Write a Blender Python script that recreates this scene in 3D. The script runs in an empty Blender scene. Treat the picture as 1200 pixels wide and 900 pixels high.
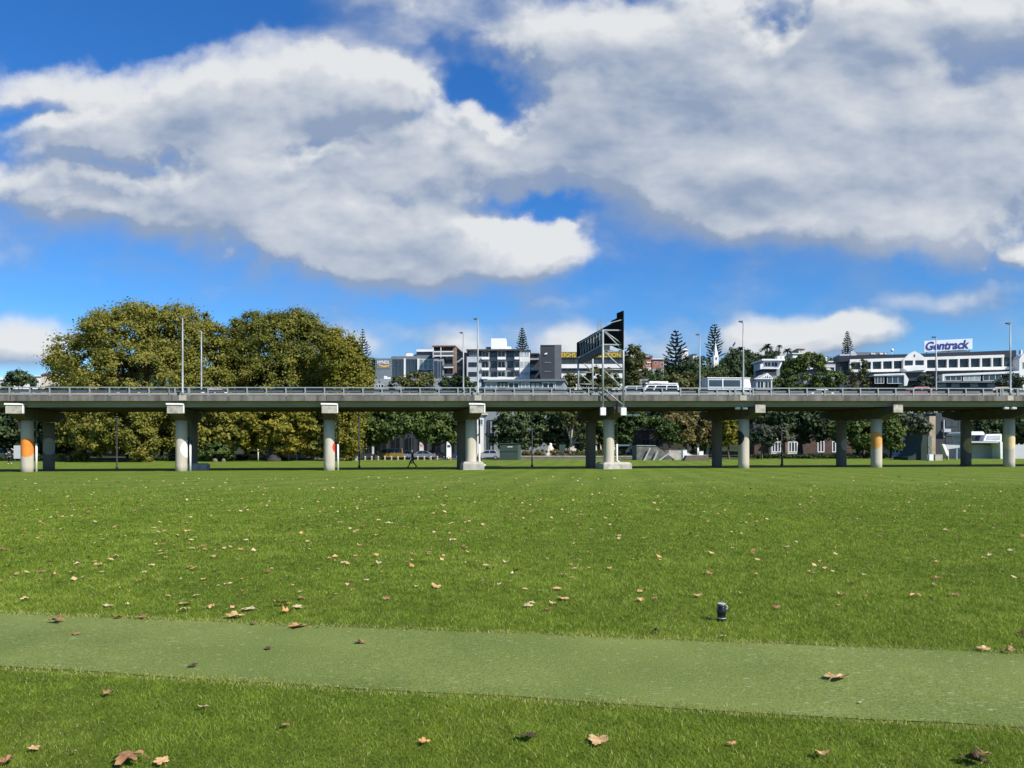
import bpy, bmesh, math, random
import numpy as np
from mathutils import Vector, Matrix

SC = bpy.context.scene
COL = SC.collection
R = math.radians
FPX = 901.0            # focal length of the photograph in its own 1200 px width
CZ = 1.6               # eye height

# ------------------------------------------------------------------ camera
cam_d = bpy.data.cameras.new('camera')
cam_d.sensor_width = 36.0
cam_d.lens = FPX / 1200.0 * 36.0
cam_d.shift_y = 80.0 / 1200.0
cam_d.clip_start = 0.1
cam_d.clip_end = 20000.0
cam = bpy.data.objects.new('camera', cam_d)
cam.location = (0, 0, CZ)
cam.rotation_euler = (R(90), 0, 0)
COL.objects.link(cam)
SC.camera = cam

# ------------------------------------------------------------------ light and sky
SUN_EL, SUN_AZ = 42.0, 48.0      # azimuth measured from straight behind the camera towards the right
SKY_STRENGTH = 0.11
CLOUD_LIT = (5.75, 5.85, 5.9)
CLOUD_DARK = (2.1, 2.65, 3.65)
SC.view_settings.view_transform = 'Standard'
SC.view_settings.look = 'None'
SC.view_settings.exposure = 0.35
SC.view_settings.gamma = 1.0
SC.view_settings.use_curve_mapping = False

sun_d = bpy.data.lights.new('sun', 'SUN')
sun_d.energy = 5.0
sun_d.angle = R(0.55)
sun_d.color = (1.0, 0.95, 0.87)
sun = bpy.data.objects.new('sun', sun_d)
sv = Vector((math.sin(R(SUN_AZ)) * math.cos(R(SUN_EL)), -math.cos(R(SUN_AZ)) * math.cos(R(SUN_EL)), math.sin(R(SUN_EL))))
sun.rotation_euler = (-sv).to_track_quat('-Z', 'Y').to_euler()
sun.location = sv * 300
COL.objects.link(sun)

world = bpy.data.worlds.new('World')
SC.world = world
world.use_nodes = True
wt = world.node_tree
wt.nodes.clear()

# cloud masses of the sky: centre x, y, radius x, y (hundredths of the view's degrees grid), tilt, weight
CLOUDS = [
 (330,95,260,70,-8,1.0),(150,140,230,62,-4,.8),(50,98,120,36,0,.7),(450,115,140,62,12,.9),(300,180,330,62,0,.7),
 (90,165,150,30,0,.5),(560,180,180,60,0,.7),
 (350,250,400,74,3,1.0),(490,290,250,62,3,.9),(150,232,250,48,6,.8),(625,288,85,44,0,1.0),(40,214,120,34,0,.6),(400,312,200,36,4,.7),
 (760,70,220,100,0,.85),(880,140,290,120,0,.9),(1060,110,330,160,0,1.0),(700,180,210,78,8,.9),(1000,225,280,86,4,1.0),
 (1095,268,110,48,0,.9),(850,245,210,58,6,.9),(1170,180,170,95,0,.8),(640,30,170,60,0,.6),(480,5,150,44,0,.6),(1000,10,340,70,0,.7),
 (572,95,85,50,25,-.65),(640,75,120,60,0,.35),(905,28,44,30,-20,-.8),(165,192,120,18,3,-.5),(15,129,80,18,0,-.5),(420,190,330,70,0,.4),(640,246,100,22,4,-.75),(395,170,60,14,10,-.4),
 (150,20,210,60,-8,-.9),(560,130,90,26,35,-.5),
 (20,402,90,40,0,1.1),(425,394,70,40,0,.62),(650,404,80,44,0,.6),(690,412,60,40,0,.5),(530,408,70,40,0,.6),(770,408,70,44,0,.6),
 (945,396,130,38,-2,1.15),(1005,384,70,26,0,.9),(900,404,80,24,0,.6),(1192,298,26,24,0,.9),(648,352,60,20,0,.42),(1115,346,110,26,-4,.42),(40,262,150,34,8,.3),
]

def build_cloud_group():
    g = bpy.data.node_groups.new('cloud_density', 'ShaderNodeTree')
    g.interface.new_socket('Vector', in_out='INPUT', socket_type='NodeSocketVector')
    g.interface.new_socket('Density', in_out='OUTPUT', socket_type='NodeSocketFloat')
    N, L = g.nodes, g.links
    gi = N.new('NodeGroupInput'); go = N.new('NodeGroupOutput')
    sx = N.new('ShaderNodeSeparateXYZ'); L.new(gi.outputs[0], sx.inputs[0])
    calm = N.new('ShaderNodeMapRange'); calm.inputs['From Min'].default_value = 1.0; calm.inputs['From Max'].default_value = 2.6; calm.inputs['To Min'].default_value = .22
    L.new(sx.outputs[1], calm.inputs[0])
    def warp(src, scale, amt, detail):
        n = N.new('ShaderNodeTexNoise'); n.inputs['Scale'].default_value = scale; n.inputs['Detail'].default_value = detail
        L.new(gi.outputs[0], n.inputs['Vector'])
        s = N.new('ShaderNodeVectorMath'); s.operation = 'SUBTRACT'; s.inputs[1].default_value = (.5, .5, .5)
        L.new(n.outputs['Color'], s.inputs[0])
        m = N.new('ShaderNodeVectorMath'); m.operation = 'MULTIPLY'; m.inputs[1].default_value = (amt * 1.3, amt, 0)
        L.new(s.outputs[0], m.inputs[0])
        k = N.new('ShaderNodeVectorMath'); k.operation = 'SCALE'; L.new(m.outputs[0], k.inputs[0]); L.new(calm.outputs[0], k.inputs['Scale'])
        a = N.new('ShaderNodeVectorMath'); a.operation = 'ADD'
        L.new(src, a.inputs[0]); L.new(k.outputs[0], a.inputs[1])
        return a.outputs[0]
    p = warp(gi.outputs[0], 0.8, 1.0, 6)
    p = warp(p, 3.2, 0.34, 6)
    total = None
    for cx, cy, rx, ry, rot, w in CLOUDS:
        mp = N.new('ShaderNodeMapping'); mp.vector_type = 'TEXTURE'
        mp.inputs['Location'].default_value = ((cx - 600) / 100, (530 - cy) / 100, 1)
        mp.inputs['Rotation'].default_value = (0, 0, R(-rot))
        mp.inputs['Scale'].default_value = (rx / 100, ry / 100, 1)
        L.new(p, mp.inputs['Vector'])
        gr = N.new('ShaderNodeTexGradient'); gr.gradient_type = 'SPHERICAL'
        L.new(mp.outputs[0], gr.inputs[0])
        ma = N.new('ShaderNodeMath'); ma.operation = 'MULTIPLY_ADD'
        ma.inputs[1].default_value = w * 1.25
        L.new(gr.outputs['Fac'], ma.inputs[0])
        if total is None: ma.inputs[2].default_value = 0.0
        else: L.new(total, ma.inputs[2])
        total = ma.outputs[0]
    # soft cap so that overlapping masses do not pile up
    n2 = N.new('ShaderNodeTexNoise'); n2.inputs['Scale'].default_value = 1.15; n2.inputs['Detail'].default_value = 7; n2.inputs['Roughness'].default_value = .5
    st = N.new('ShaderNodeMapping'); st.inputs['Scale'].default_value = (.75, 1.25, 1)
    L.new(gi.outputs[0], st.inputs[0]); L.new(st.outputs[0], n2.inputs['Vector'])
    mn = N.new('ShaderNodeMath'); mn.operation = 'MINIMUM'; mn.inputs[1].default_value = 1.15
    L.new(total, mn.inputs[0])
    ad = N.new('ShaderNodeMath'); ad.operation = 'MULTIPLY_ADD'; ad.inputs[1].default_value = 1.55
    L.new(n2.outputs[0], ad.inputs[0]); L.new(mn.outputs[0], ad.inputs[2])
    sb = N.new('ShaderNodeMath'); sb.operation = 'SUBTRACT'; sb.inputs[1].default_value = .80
    L.new(ad.outputs[0], sb.inputs[0])
    L.new(sb.outputs[0], go.inputs[0])
    return g

def build_world():
    N, L = wt.nodes, wt.links
    out = N.new('ShaderNodeOutputWorld'); bg = N.new('ShaderNodeBackground')
    bg.inputs['Strength'].default_value = SKY_STRENGTH
    sky = N.new('ShaderNodeTexSky'); sky.sky_type = 'NISHITA'; sky.sun_disc = False
    sky.sun_elevation = R(SUN_EL); sky.sun_rotation = R(180 - SUN_AZ)
    sky.air_density = 1.0; sky.dust_density = 0.3; sky.ozone_density = 2.2
    hs = N.new('ShaderNodeHueSaturation'); hs.inputs['Saturation'].default_value = 1.38; hs.inputs['Value'].default_value = 1.0
    L.new(sky.outputs[0], hs.inputs['Color'])
    tc = N.new('ShaderNodeTexCoord')
    sp = N.new('ShaderNodeSeparateXYZ'); L.new(tc.outputs['Generated'], sp.inputs[0])
    def math_(op, a, b=None, clamp=False):
        m = N.new('ShaderNodeMath'); m.operation = op; m.use_clamp = clamp
        for i, v in enumerate((a, b)):
            if v is None: continue
            if isinstance(v, (int, float)): m.inputs[i].default_value = v
            else: L.new(v, m.inputs[i])
        return m.outputs[0]
    ay = math_('MAXIMUM', math_('ABSOLUTE', sp.outputs[1]), .12)
    u = math_('MULTIPLY', math_('DIVIDE', sp.outputs[0], ay), FPX / 100)
    v = math_('MULTIPLY', math_('DIVIDE', sp.outputs[2], ay), FPX / 100)
    cb = N.new('ShaderNodeCombineXYZ'); L.new(u, cb.inputs[0]); L.new(v, cb.inputs[1]); L.new(math_('SIGN', sp.outputs[1]), cb.inputs[2])
    g = build_cloud_group()
    def dens(off):
        n = N.new('ShaderNodeGroup'); n.node_tree = g
        a = N.new('ShaderNodeVectorMath'); a.operation = 'ADD'; a.inputs[1].default_value = off
        L.new(cb.outputs[0], a.inputs[0]); L.new(a.outputs[0], n.inputs[0])
        return n.outputs[0]
    d0 = dens((0, 0, 0)); d1 = dens((.09, .16, 0)); d2 = dens((.25, .50, 0))
    mr = N.new('ShaderNodeMapRange'); mr.interpolation_type = 'SMOOTHSTEP'
    mr.inputs['From Min'].default_value = -.26; mr.inputs['From Max'].default_value = .95
    L.new(d0, mr.inputs['Value'])
    alpha = math_('MULTIPLY', mr.outputs[0], .96)
    # thick cloud between this point and the sun makes it greyer
    sh = math_('ADD', math_('MULTIPLY', math_('SUBTRACT', d0, d1), .95), math_('MULTIPLY', math_('SUBTRACT', d0, d2), .36))
    n3 = N.new('ShaderNodeTexNoise'); n3.inputs['Scale'].default_value = .9; n3.inputs['Detail'].default_value = 7; n3.inputs['Roughness'].default_value = .52
    st3 = N.new('ShaderNodeMapping'); st3.inputs['Scale'].default_value = (.55, 1.3, 1); st3.inputs['Location'].default_value = (3.1, 7.7, 0)
    L.new(cb.outputs[0], st3.inputs[0]); L.new(st3.outputs[0], n3.inputs['Vector'])
    thick = math_('ADD', math_('MULTIPLY', math_('SUBTRACT', d0, .75), -.20), math_('MULTIPLY', math_('SUBTRACT', n3.outputs[0], .5), 1.45))
    lit = math_('ADD', math_('ADD', sh, thick), math_('ADD', math_('MULTIPLY', mr.outputs[0], .42), -.03), True)
    # sunnier shoulders of the banks
    for cx, cy, rx, ry, w in ((620, 285, 120, 46, .35), (1105, 272, 130, 44, .40), (330, 95, 190, 50, .22), (480, 262, 190, 55, .20), (850, 190, 110, 40, .22), (955, 385, 110, 26, .25), (1030, 170, 60, 30, .2)):
        mp = N.new('ShaderNodeMapping'); mp.vector_type = 'TEXTURE'
        mp.inputs['Location'].default_value = ((cx - 600) / 100, (530 - cy) / 100, 1); mp.inputs['Scale'].default_value = (rx / 100, ry / 100, 1)
        L.new(cb.outputs[0], mp.inputs['Vector'])
        gr = N.new('ShaderNodeTexGradient'); gr.gradient_type = 'SPHERICAL'; L.new(mp.outputs[0], gr.inputs[0])
        lit = math_('ADD', lit, math_('MULTIPLY', gr.outputs['Fac'], w), True)
    mc = N.new('ShaderNodeMix'); mc.data_type = 'RGBA'
    mc.inputs['A'].default_value = CLOUD_DARK + (1,); mc.inputs['B'].default_value = CLOUD_LIT + (1,)
    L.new(lit, mc.inputs['Factor'])
    # below the horizon no cloud
    al = math_('MULTIPLY', alpha, math_('MULTIPLY', sp.outputs[2], 60, True))
    mx = N.new('ShaderNodeMix'); mx.data_type = 'RGBA'
    # clean sea air: the blue stays deep down to the hills
    tr = N.new('ShaderNodeMapRange'); tr.inputs['From Min'].default_value = .0; tr.inputs['From Max'].default_value = .48
    L.new(sp.outputs[2], tr.inputs[0])
    tn = N.new('ShaderNodeValToRGB'); te = tn.color_ramp.elements; te.new(.5)
    for e, p_, c_ in zip(te, (.0, .35, 1.0), ((.66, .88, 1.10), (.56, .80, 1.06), (.95, .90, 1.12))): e.position = p_; e.color = c_ + (1,)
    L.new(tr.outputs[0], tn.inputs[0])
    tm = N.new('ShaderNodeMix'); tm.data_type = 'RGBA'; tm.blend_type = 'MULTIPLY'; tm.inputs['Factor'].default_value = 1
    L.new(hs.outputs[0], tm.inputs['A']); L.new(tn.outputs[0], tm.inputs['B'])
    L.new(al, mx.inputs['Factor']); L.new(tm.outputs['Result'], mx.inputs['A']); L.new(mc.outputs['Result'], mx.inputs['B'])
    L.new(mx.outputs['Result'], bg.inputs['Color']); L.new(bg.outputs[0], out.inputs[0])
build_world()
world.cycles.sampling_method = 'MANUAL'
world.cycles.sample_map_resolution = 512

# ------------------------------------------------------------------ helpers
def P(px, py, Y):
    return Vector(((px - 600) / FPX * Y, Y, CZ - (py - 530) / FPX * Y))
def PX(px, Y): return (px - 600) / FPX * Y

def sm(a, b, x):
    t = np.clip((x - a) / (b - a), 0, 1)
    return t * t * (3 - 2 * t)

def H(x, y):
    """height of the terrain"""
    x = np.asarray(x, float); y = np.asarray(y, float)
    z = 0.055 + 0.0036 * np.clip(x, -60, 60) + 0.42 * sm(86, 116, y)
    hill = 37 * sm(150, 420, y) * (1 + .10 * np.sin(x / 70 + 1.0)) + 1.2 * sm(170, 260, y) * np.sin(x / 23 + y / 31)
    z = z + hill * (1 - .75 * sm(700, 2500, y))
    return z
def HF(x, y): return float(H(x, y))

def tag(o, label=None, cat=None, group=None, kind=None):
    if label: o['label'] = label
    if cat: o['category'] = cat
    if group: o['group'] = group
    if kind: o['kind'] = kind
    return o

OFF = {}
def thing(name, label, cat, loc=(0, 0, 0), group=None, rz=0.0):
    o = bpy.data.objects.new(name, None)
    o.empty_display_size = .3
    o.location = loc
    o.rotation_euler = (0, 0, rz)
    COL.objects.link(o)
    tag(o, label, cat, group)
    OFF[o] = Vector(loc)
    return o

KIDS = {}
def link(name, me, parent=None, mats=None):
    o = bpy.data.objects.new(name, me)
    COL.objects.link(o)
    if mats:
        for m in mats: me.materials.append(m)
    if parent:
        o.parent = parent
        KIDS.setdefault(parent, []).append(o)
    return o

def copy_tree(o, parent=None):
    c = o.copy()
    COL.objects.link(c)
    if parent:
        c.parent = parent
    for ch in KIDS.get(o, []):
        cc = copy_tree(ch, c)
        KIDS.setdefault(c, []).append(cc)
    return c

class MB:
    def __init__(s): s.v = []; s.f = []; s.m = []; s.cur = 0
    def add(s, vs, fs):
        b = len(s.v); s.v += [tuple(v) for v in vs]
        for f in fs: s.f.append([b + i for i in f]); s.m.append(s.cur)
    def box(s, x0, x1, y0, y1, z0, z1, M=None):
        vs = [Vector((x, y, z)) for z in (z0, z1) for y in (y0, y1) for x in (x0, x1)]
        if M: vs = [M @ v for v in vs]
        s.add(vs, [(0, 2, 3, 1), (4, 5, 7, 6), (0, 1, 5, 4), (2, 6, 7, 3), (0, 4, 6, 2), (1, 3, 7, 5)])
        return s
    def quad(s, a, b, c, d): s.add([a, b, c, d], [(0, 1, 2, 3)]); return s
    def prism(s, pts, vec):
        n = len(pts); vec = Vector(vec); pts = [Vector(p) for p in pts]
        s.add(pts + [p + vec for p in pts], [list(range(n))[::-1], list(range(n, 2 * n))] + [(i, (i + 1) % n, n + (i + 1) % n, n + i) for i in range(n)])
        return s
    def tube(s, pts, rad, n=8, caps=True):
        pts = [Vector(p) for p in pts]
        if isinstance(rad, (int, float)): rad = [rad] * len(pts)
        b = len(s.v); up = Vector((0, 0, 1)); ref = None
        for i, p in enumerate(pts):
            t = (pts[min(i + 1, len(pts) - 1)] - pts[max(i - 1, 0)])
            if t.length < 1e-9: t = up.copy()
            t.normalize()
            if ref is None: ref = Vector((1, 0, 0)) if abs(t.x) < .9 else Vector((0, 1, 0))
            a = (ref - t * ref.dot(t)).normalized(); ref = a; c = t.cross(a)
            for k in range(n):
                an = 2 * math.pi * k / n
                s.v.append(tuple(p + (a * math.cos(an) + c * math.sin(an)) * rad[i]))
        for i in range(len(pts) - 1):
            for k in range(n):
                s.f.append([b + i * n + k, b + i * n + (k + 1) % n, b + (i + 1) * n + (k + 1) % n, b + (i + 1) * n + k]); s.m.append(s.cur)
        if caps:
            s.f.append([b + k for k in range(n)][::-1]); s.m.append(s.cur)
            e = b + (len(pts) - 1) * n
            s.f.append([e + k for k in range(n)]); s.m.append(s.cur)
        return s
    def bar(s, a, b, w, h=None):
        """square bar between two points"""
        a = Vector(a); b = Vector(b); h = h or w
        t = (b - a).normalized(); up = Vector((0, 0, 1)) if abs(t.z) < .95 else Vector((0, 1, 0))
        x = t.cross(up).normalized(); y = x.cross(t)
        vs = [p + x * sx * w / 2 + y * sy * h / 2 for p in (a, b) for sy in (-1, 1) for sx in (-1, 1)]
        s.add(vs, [(0, 2, 3, 1), (4, 5, 7, 6), (0, 1, 5, 4), (2, 6, 7, 3), (0, 4, 6, 2), (1, 3, 7, 5)])
        return s
    def lathe(s, prof, c=(0, 0, 0), n=16):
        c = Vector(c); b = len(s.v)
        for r, z in prof:
            for k in range(n):
                a = 2 * math.pi * k / n
                s.v.append((c.x + r * math.cos(a), c.y + r * math.sin(a), c.z + z))
        for i in range(len(prof) - 1):
            for k in range(n):
                s.f.append([b + i * n + k, b + i * n + (k + 1) % n, b + (i + 1) * n + (k + 1) % n, b + (i + 1) * n + k]); s.m.append(s.cur)
        s.f.append([b + k for k in range(n)][::-1]); s.m.append(s.cur)
        e = b + (len(prof) - 1) * n
        s.f.append([e + k for k in range(n)]); s.m.append(s.cur)
        return s
    def build(s, name, mat, parent=None, smooth=False, off=None, bevel=0):
        me = bpy.data.meshes.new(name)
        if off is None:
            p = parent; off = Vector((0, 0, 0))
            while p is not None:
                if p in OFF: off = OFF[p]; break
                p = p.parent
        vs = [(v[0] - off[0], v[1] - off[1], v[2] - off[2]) for v in s.v]
        me.from_pydata(vs, [], s.f)
        if bevel:
            bm = bmesh.new(); bm.from_mesh(me)
            bmesh.ops.recalc_face_normals(bm, faces=bm.faces)
            ed = [e for e in bm.edges if len(e.link_faces) == 2 and e.calc_face_angle(0) > .5]
            bmesh.ops.bevel(bm, geom=ed, offset=bevel, segments=2, affect='EDGES', clamp_overlap=True)
            bm.to_mesh(me); bm.free()
        else:
            bm = bmesh.new(); bm.from_mesh(me)
            bmesh.ops.recalc_face_normals(bm, faces=bm.faces)
            bm.to_mesh(me); bm.free()
        mats = mat if isinstance(mat, (list, tuple)) else [mat]
        o = link(name, me, parent, mats)
        if len(mats) > 1 and not bevel:
            me.polygons.foreach_set('material_index', s.m)
        if smooth:
            me.polygons.foreach_set('use_smooth', [True] * len(me.polygons))
        return o

def np_mesh(name, verts, faces_flat, loop_n, attrs=None):
    """verts (N,3), faces with loop_n corners each"""
    me = bpy.data.meshes.new(name)
    nv = len(verts); nf = len(faces_flat) // loop_n
    me.vertices.add(nv); me.vertices.foreach_set('co', np.ascontiguousarray(verts, np.float32).ravel())
    me.loops.add(nf * loop_n); me.loops.foreach_set('vertex_index', np.ascontiguousarray(faces_flat, np.int32))
    me.polygons.add(nf)
    me.polygons.foreach_set('loop_start', np.arange(0, nf * loop_n, loop_n, dtype=np.int32))
    me.polygons.foreach_set('loop_total', np.full(nf, loop_n, np.int32))
    for k, a in (attrs or {}).items():
        at = me.attributes.new(k, 'FLOAT', 'FACE'); at.data.foreach_set('value', np.ascontiguousarray(a, np.float32))
    me.update(calc_edges=True)
    return me

# ------------------------------------------------------------------ materials
MATS = {}
def pm(name, col, var=.18, scale=4.0, rough=.75, bump=0.0, metal=0.0, stain=None, stain_scale=1.2, stain_amt=.5, spec=.5, stretch=(1, 1, 1)):
    """painted / mineral surface: two scales of noise around a colour, optional streaky stain"""
    if name in MATS: return MATS[name]
    m = bpy.data.materials.new(name); m.use_nodes = True
    N, L = m.node_tree.nodes, m.node_tree.links
    b = N['Principled BSDF']
    tc = N.new('ShaderNodeTexCoord'); mp = N.new('ShaderNodeMapping'); mp.inputs['Scale'].default_value = stretch
    L.new(tc.outputs['Object'], mp.inputs[0])
    n = N.new('ShaderNodeTexNoise'); n.inputs['Scale'].default_value = scale; n.inputs['Detail'].default_value = 6
    L.new(mp.outputs[0], n.inputs['Vector'])
    r = N.new('ShaderNodeValToRGB')
    c = np.array(col)
    r.color_ramp.elements[0].position = .3; r.color_ramp.elements[1].position = .72
    r.color_ramp.elements[0].color = tuple(np.clip(c * (1 - var), 0, 1)) + (1,)
    r.color_ramp.elements[1].color = tuple(np.clip(c * (1 + var), 0, 1)) + (1,)
    L.new(n.outputs[0], r.inputs[0]); src = r.outputs[0]
    if stain is not None:
        n2 = N.new('ShaderNodeTexNoise'); n2.inputs['Scale'].default_value = stain_scale; n2.inputs['Detail'].default_value = 5
        L.new(mp.outputs[0], n2.inputs['Vector'])
        mr = N.new('ShaderNodeMapRange'); mr.inputs['From Min'].default_value = .48; mr.inputs['From Max'].default_value = .7; mr.inputs['To Max'].default_value = stain_amt
        L.new(n2.outputs[0], mr.inputs[0])
        mx = N.new('ShaderNodeMix'); mx.data_type = 'RGBA'; L.new(mr.outputs[0], mx.inputs['Factor'])
        L.new(src, mx.inputs['A']); mx.inputs['B'].default_value = tuple(stain) + (1,); src = mx.outputs['Result']
    L.new(src, b.inputs['Base Color'])
    b.inputs['Roughness'].default_value = rough; b.inputs['Metallic'].default_value = metal
    b.inputs['Specular IOR Level'].default_value = spec
    if bump:
        bp = N.new('ShaderNodeBump'); bp.inputs['Strength'].default_value = bump; bp.inputs['Distance'].default_value = .02
        n3 = N.new('ShaderNodeTexNoise'); n3.inputs['Scale'].default_value = scale * 6; n3.inputs['Detail'].default_value = 4
        L.new(mp.outputs[0], n3.inputs['Vector']); L.new(n3.outputs[0], bp.inputs['Height']); L.new(bp.outputs[0], b.inputs['Normal'])
    MATS[name] = m
    return m

def foliage(name, cols, trans=.3, scale=.35, rand=.25):
    """leaves: the tint of every leaf picks a colour on a ramp, patches of the crown lean to one side"""
    if name in MATS: return MATS[name]
    m = bpy.data.materials.new(name); m.use_nodes = True
    N, L = m.node_tree.nodes, m.node_tree.links
    N.clear()
    out = N.new('ShaderNodeOutputMaterial')
    at = N.new('ShaderNodeAttribute'); at.attribute_name = 'tint'
    oi = N.new('ShaderNodeObjectInfo')
    a = N.new('ShaderNodeMath'); a.operation = 'MULTIPLY_ADD'; a.inputs[1].default_value = rand
    s = N.new('ShaderNodeMath'); s.operation = 'SUBTRACT'; s.inputs[1].default_value = .5; L.new(oi.outputs['Random'], s.inputs[0])
    L.new(s.outputs[0], a.inputs[0]); L.new(at.outputs['Fac'], a.inputs[2])
    r = N.new('ShaderNodeValToRGB')
    el = r.color_ramp.elements
    while len(el) < len(cols): el.new(.5)
    for i, c in enumerate(cols):
        el[i].position = i / (len(cols) - 1); el[i].color = tuple(c) + (1,)
    L.new(a.outputs[0], r.inputs[0])
    d = N.new('ShaderNodeBsdfPrincipled'); d.inputs['Roughness'].default_value = .6; d.inputs['Specular IOR Level'].default_value = .25
    t = N.new('ShaderNodeBsdfTranslucent')
    L.new(r.outputs[0], d.inputs['Base Color']); L.new(r.outputs[0], t.inputs['Color'])
    mx = N.new('ShaderNodeMixShader'); mx.inputs[0].default_value = trans
    L.new(d.outputs[0], mx.inputs[1]); L.new(t.outputs[0], mx.inputs[2]); L.new(mx.outputs[0], out.inputs[0])
    MATS[name] = m
    return m

def glass_dark(name, col=(.02, .025, .03), rough=.08):
    if name in MATS: return MATS[name]
    m = pm(name, col, .3, 1.5, rough)
    m.node_tree.nodes['Principled BSDF'].inputs['Specular IOR Level'].default_value = .5
    return m

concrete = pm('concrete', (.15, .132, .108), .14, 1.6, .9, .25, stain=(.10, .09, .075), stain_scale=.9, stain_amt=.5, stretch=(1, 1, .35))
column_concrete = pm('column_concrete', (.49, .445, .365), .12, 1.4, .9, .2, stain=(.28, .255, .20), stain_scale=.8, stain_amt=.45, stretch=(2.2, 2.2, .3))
kerb_concrete = pm('kerb_concrete', (.155, .145, .13), .34, 1.1, .95, .3, stain=(.05, .047, .042), stain_scale=1.5, stain_amt=.8, stretch=(1.1, 1.1, .22))
girder_concrete = pm('girder_concrete', (.31, .30, .255), .10, .8, .9, .1, stain=(.22, .21, .18), stain_scale=.5, stretch=(.5, .5, 2))
soffit_concrete = pm('soffit_concrete', (.065, .058, .05), .15, .8, .95)  # near-black tone: the shade below the deck is put into the colour
cap_concrete = pm('cap_concrete', (.40, .375, .32), .2, 2.2, .9, .2, stain=(.12, .11, .095), stain_scale=1.5, stain_amt=.85)
galv = pm('galvanised_steel', (.31, .335, .33), .10, 3, .5, 0, .25)
galv_dull = pm('galvanised_beam', (.085, .105, .125), .12, 2, .55, 0, .3)
white_paint = pm('white_paint', (.80, .80, .78), .05, 2, .55)
pipe_white = pm('pipe_white', (.72, .72, .68), .10, 2, .5)
kerb_pale = pm('kerb_pale', (.30, .30, .29), .15, 1.0, .9, .2)
black_steel = pm('black_steel', (.018, .02, .02), .2, 3, .5)
asphalt = pm('asphalt', (.055, .055, .055), .2, 3, .92, .2)
# ------------------------------------------------------------------ ground
def ground_material():
    m = bpy.data.materials.new('mown_grass'); m.use_nodes = True
    N, L = m.node_tree.nodes, m.node_tree.links
    b = N['Principled BSDF']; b.inputs['Roughness'].default_value = .9; b.inputs['Specular IOR Level'].default_value = .15
    tc = N.new('ShaderNodeTexCoord')
    def noise(sc, det=5, st=(1, 1, 1), rough=.55):
        mp = N.new('ShaderNodeMapping'); mp.inputs['Scale'].default_value = st; L.new(tc.outputs['Object'], mp.inputs[0])
        n = N.new('ShaderNodeTexNoise'); n.inputs['Scale'].default_value = sc; n.inputs['Detail'].default_value = det; n.inputs['Roughness'].default_value = rough
        L.new(mp.outputs[0], n.inputs['Vector']); return n.outputs[0]
    def ramp(src, stops):
        r = N.new('ShaderNodeValToRGB'); el = r.color_ramp.elements
        while len(el) < len(stops): el.new(.5)
        for i, (p, c) in enumerate(stops): el[i].position = p; el[i].color = tuple(c) + (1,)
        L.new(src, r.inputs[0]); return r.outputs[0]
    def mix(f, a, b_, bt='MIX'):
        x = N.new('ShaderNodeMix'); x.data_type = 'RGBA'; x.blend_type = bt
        if isinstance(f, float): x.inputs['Factor'].default_value = f
        else: L.new(f, x.inputs['Factor'])
        for k, s in (('A', a), ('B', b_)):
            if isinstance(s, tuple): x.inputs[k].default_value = s + (1,)
            else: L.new(s, x.inputs[k])
        return x.outputs['Result']
    fine = ramp(noise(38, 6, (1, .8, 1), .7), [(.3, (.078, .120, .010)), (.52, (.135, .192, .020)), (.75, (.205, .262, .036))])
    patch = ramp(noise(.33, 5), [(.32, (.80, .86, .72)), (.68, (1.14, 1.10, 1.16))])
    c = mix(1.0, fine, patch, 'MULTIPLY')
    tuft = ramp(noise(3.2, 5, (1, .6, 1), .65), [(.3, (.76, .80, .72)), (.7, (1.24, 1.2, 1.22))])
    c = mix(1.0, c, tuft, 'MULTIPLY')
    # mower lanes running away from the viewer
    wv = N.new('ShaderNodeTexWave'); wv.wave_type = 'BANDS'; wv.bands_direction = 'X'
    mp = N.new('ShaderNodeMapping'); mp.inputs['Rotation'].default_value = (0, 0, R(7)); L.new(tc.outputs['Object'], mp.inputs[0])
    wv.inputs['Scale'].default_value = .14; wv.inputs['Distortion'].default_value = 1.2; wv.inputs['Detail'].default_value = 2; wv.inputs['Detail Scale'].default_value = .4
    L.new(mp.outputs[0], wv.inputs['Vector'])
    lanes = ramp(wv.outputs['Fac'], [(.2, (.91, .93, .90)), (.8, (1.07, 1.05, 1.08))])
    c = mix(1.0, c, lanes, 'MULTIPLY')
    # dry straw coloured wear
    dry = N.new('ShaderNodeMapRange'); dry.inputs['From Min'].default_value = .55; dry.inputs['From Max'].default_value = .75; dry.inputs['To Max'].default_value = .35
    L.new(noise(.9, 6, (1, .5, 1)), dry.inputs[0])
    c = mix(dry.outputs[0], c, (.24, .23, .07))
    # beyond the park: dark undergrowth on the hill
    sp = N.new('ShaderNodeSeparateXYZ'); L.new(tc.outputs['Object'], sp.inputs[0])
    far = N.new('ShaderNodeMapRange'); far.inputs['From Min'].default_value = 140; far.inputs['From Max'].default_value = 146
    L.new(sp.outputs[1], far.inputs[0])
    und = ramp(noise(.4, 6), [(.3, (.018, .026, .01)), (.7, (.05, .06, .025))])
    c = mix(far.outputs[0], c, und)
    L.new(c, b.inputs['Base Color'])
    bp = N.new('ShaderNodeBump'); bp.inputs['Strength'].default_value = .8; bp.inputs['Distance'].default_value = .04
    L.new(noise(55, 4, (1, 1, 1), .7), bp.inputs['Height']); L.new(bp.outputs[0], b.inputs['Normal'])
    return m

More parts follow.
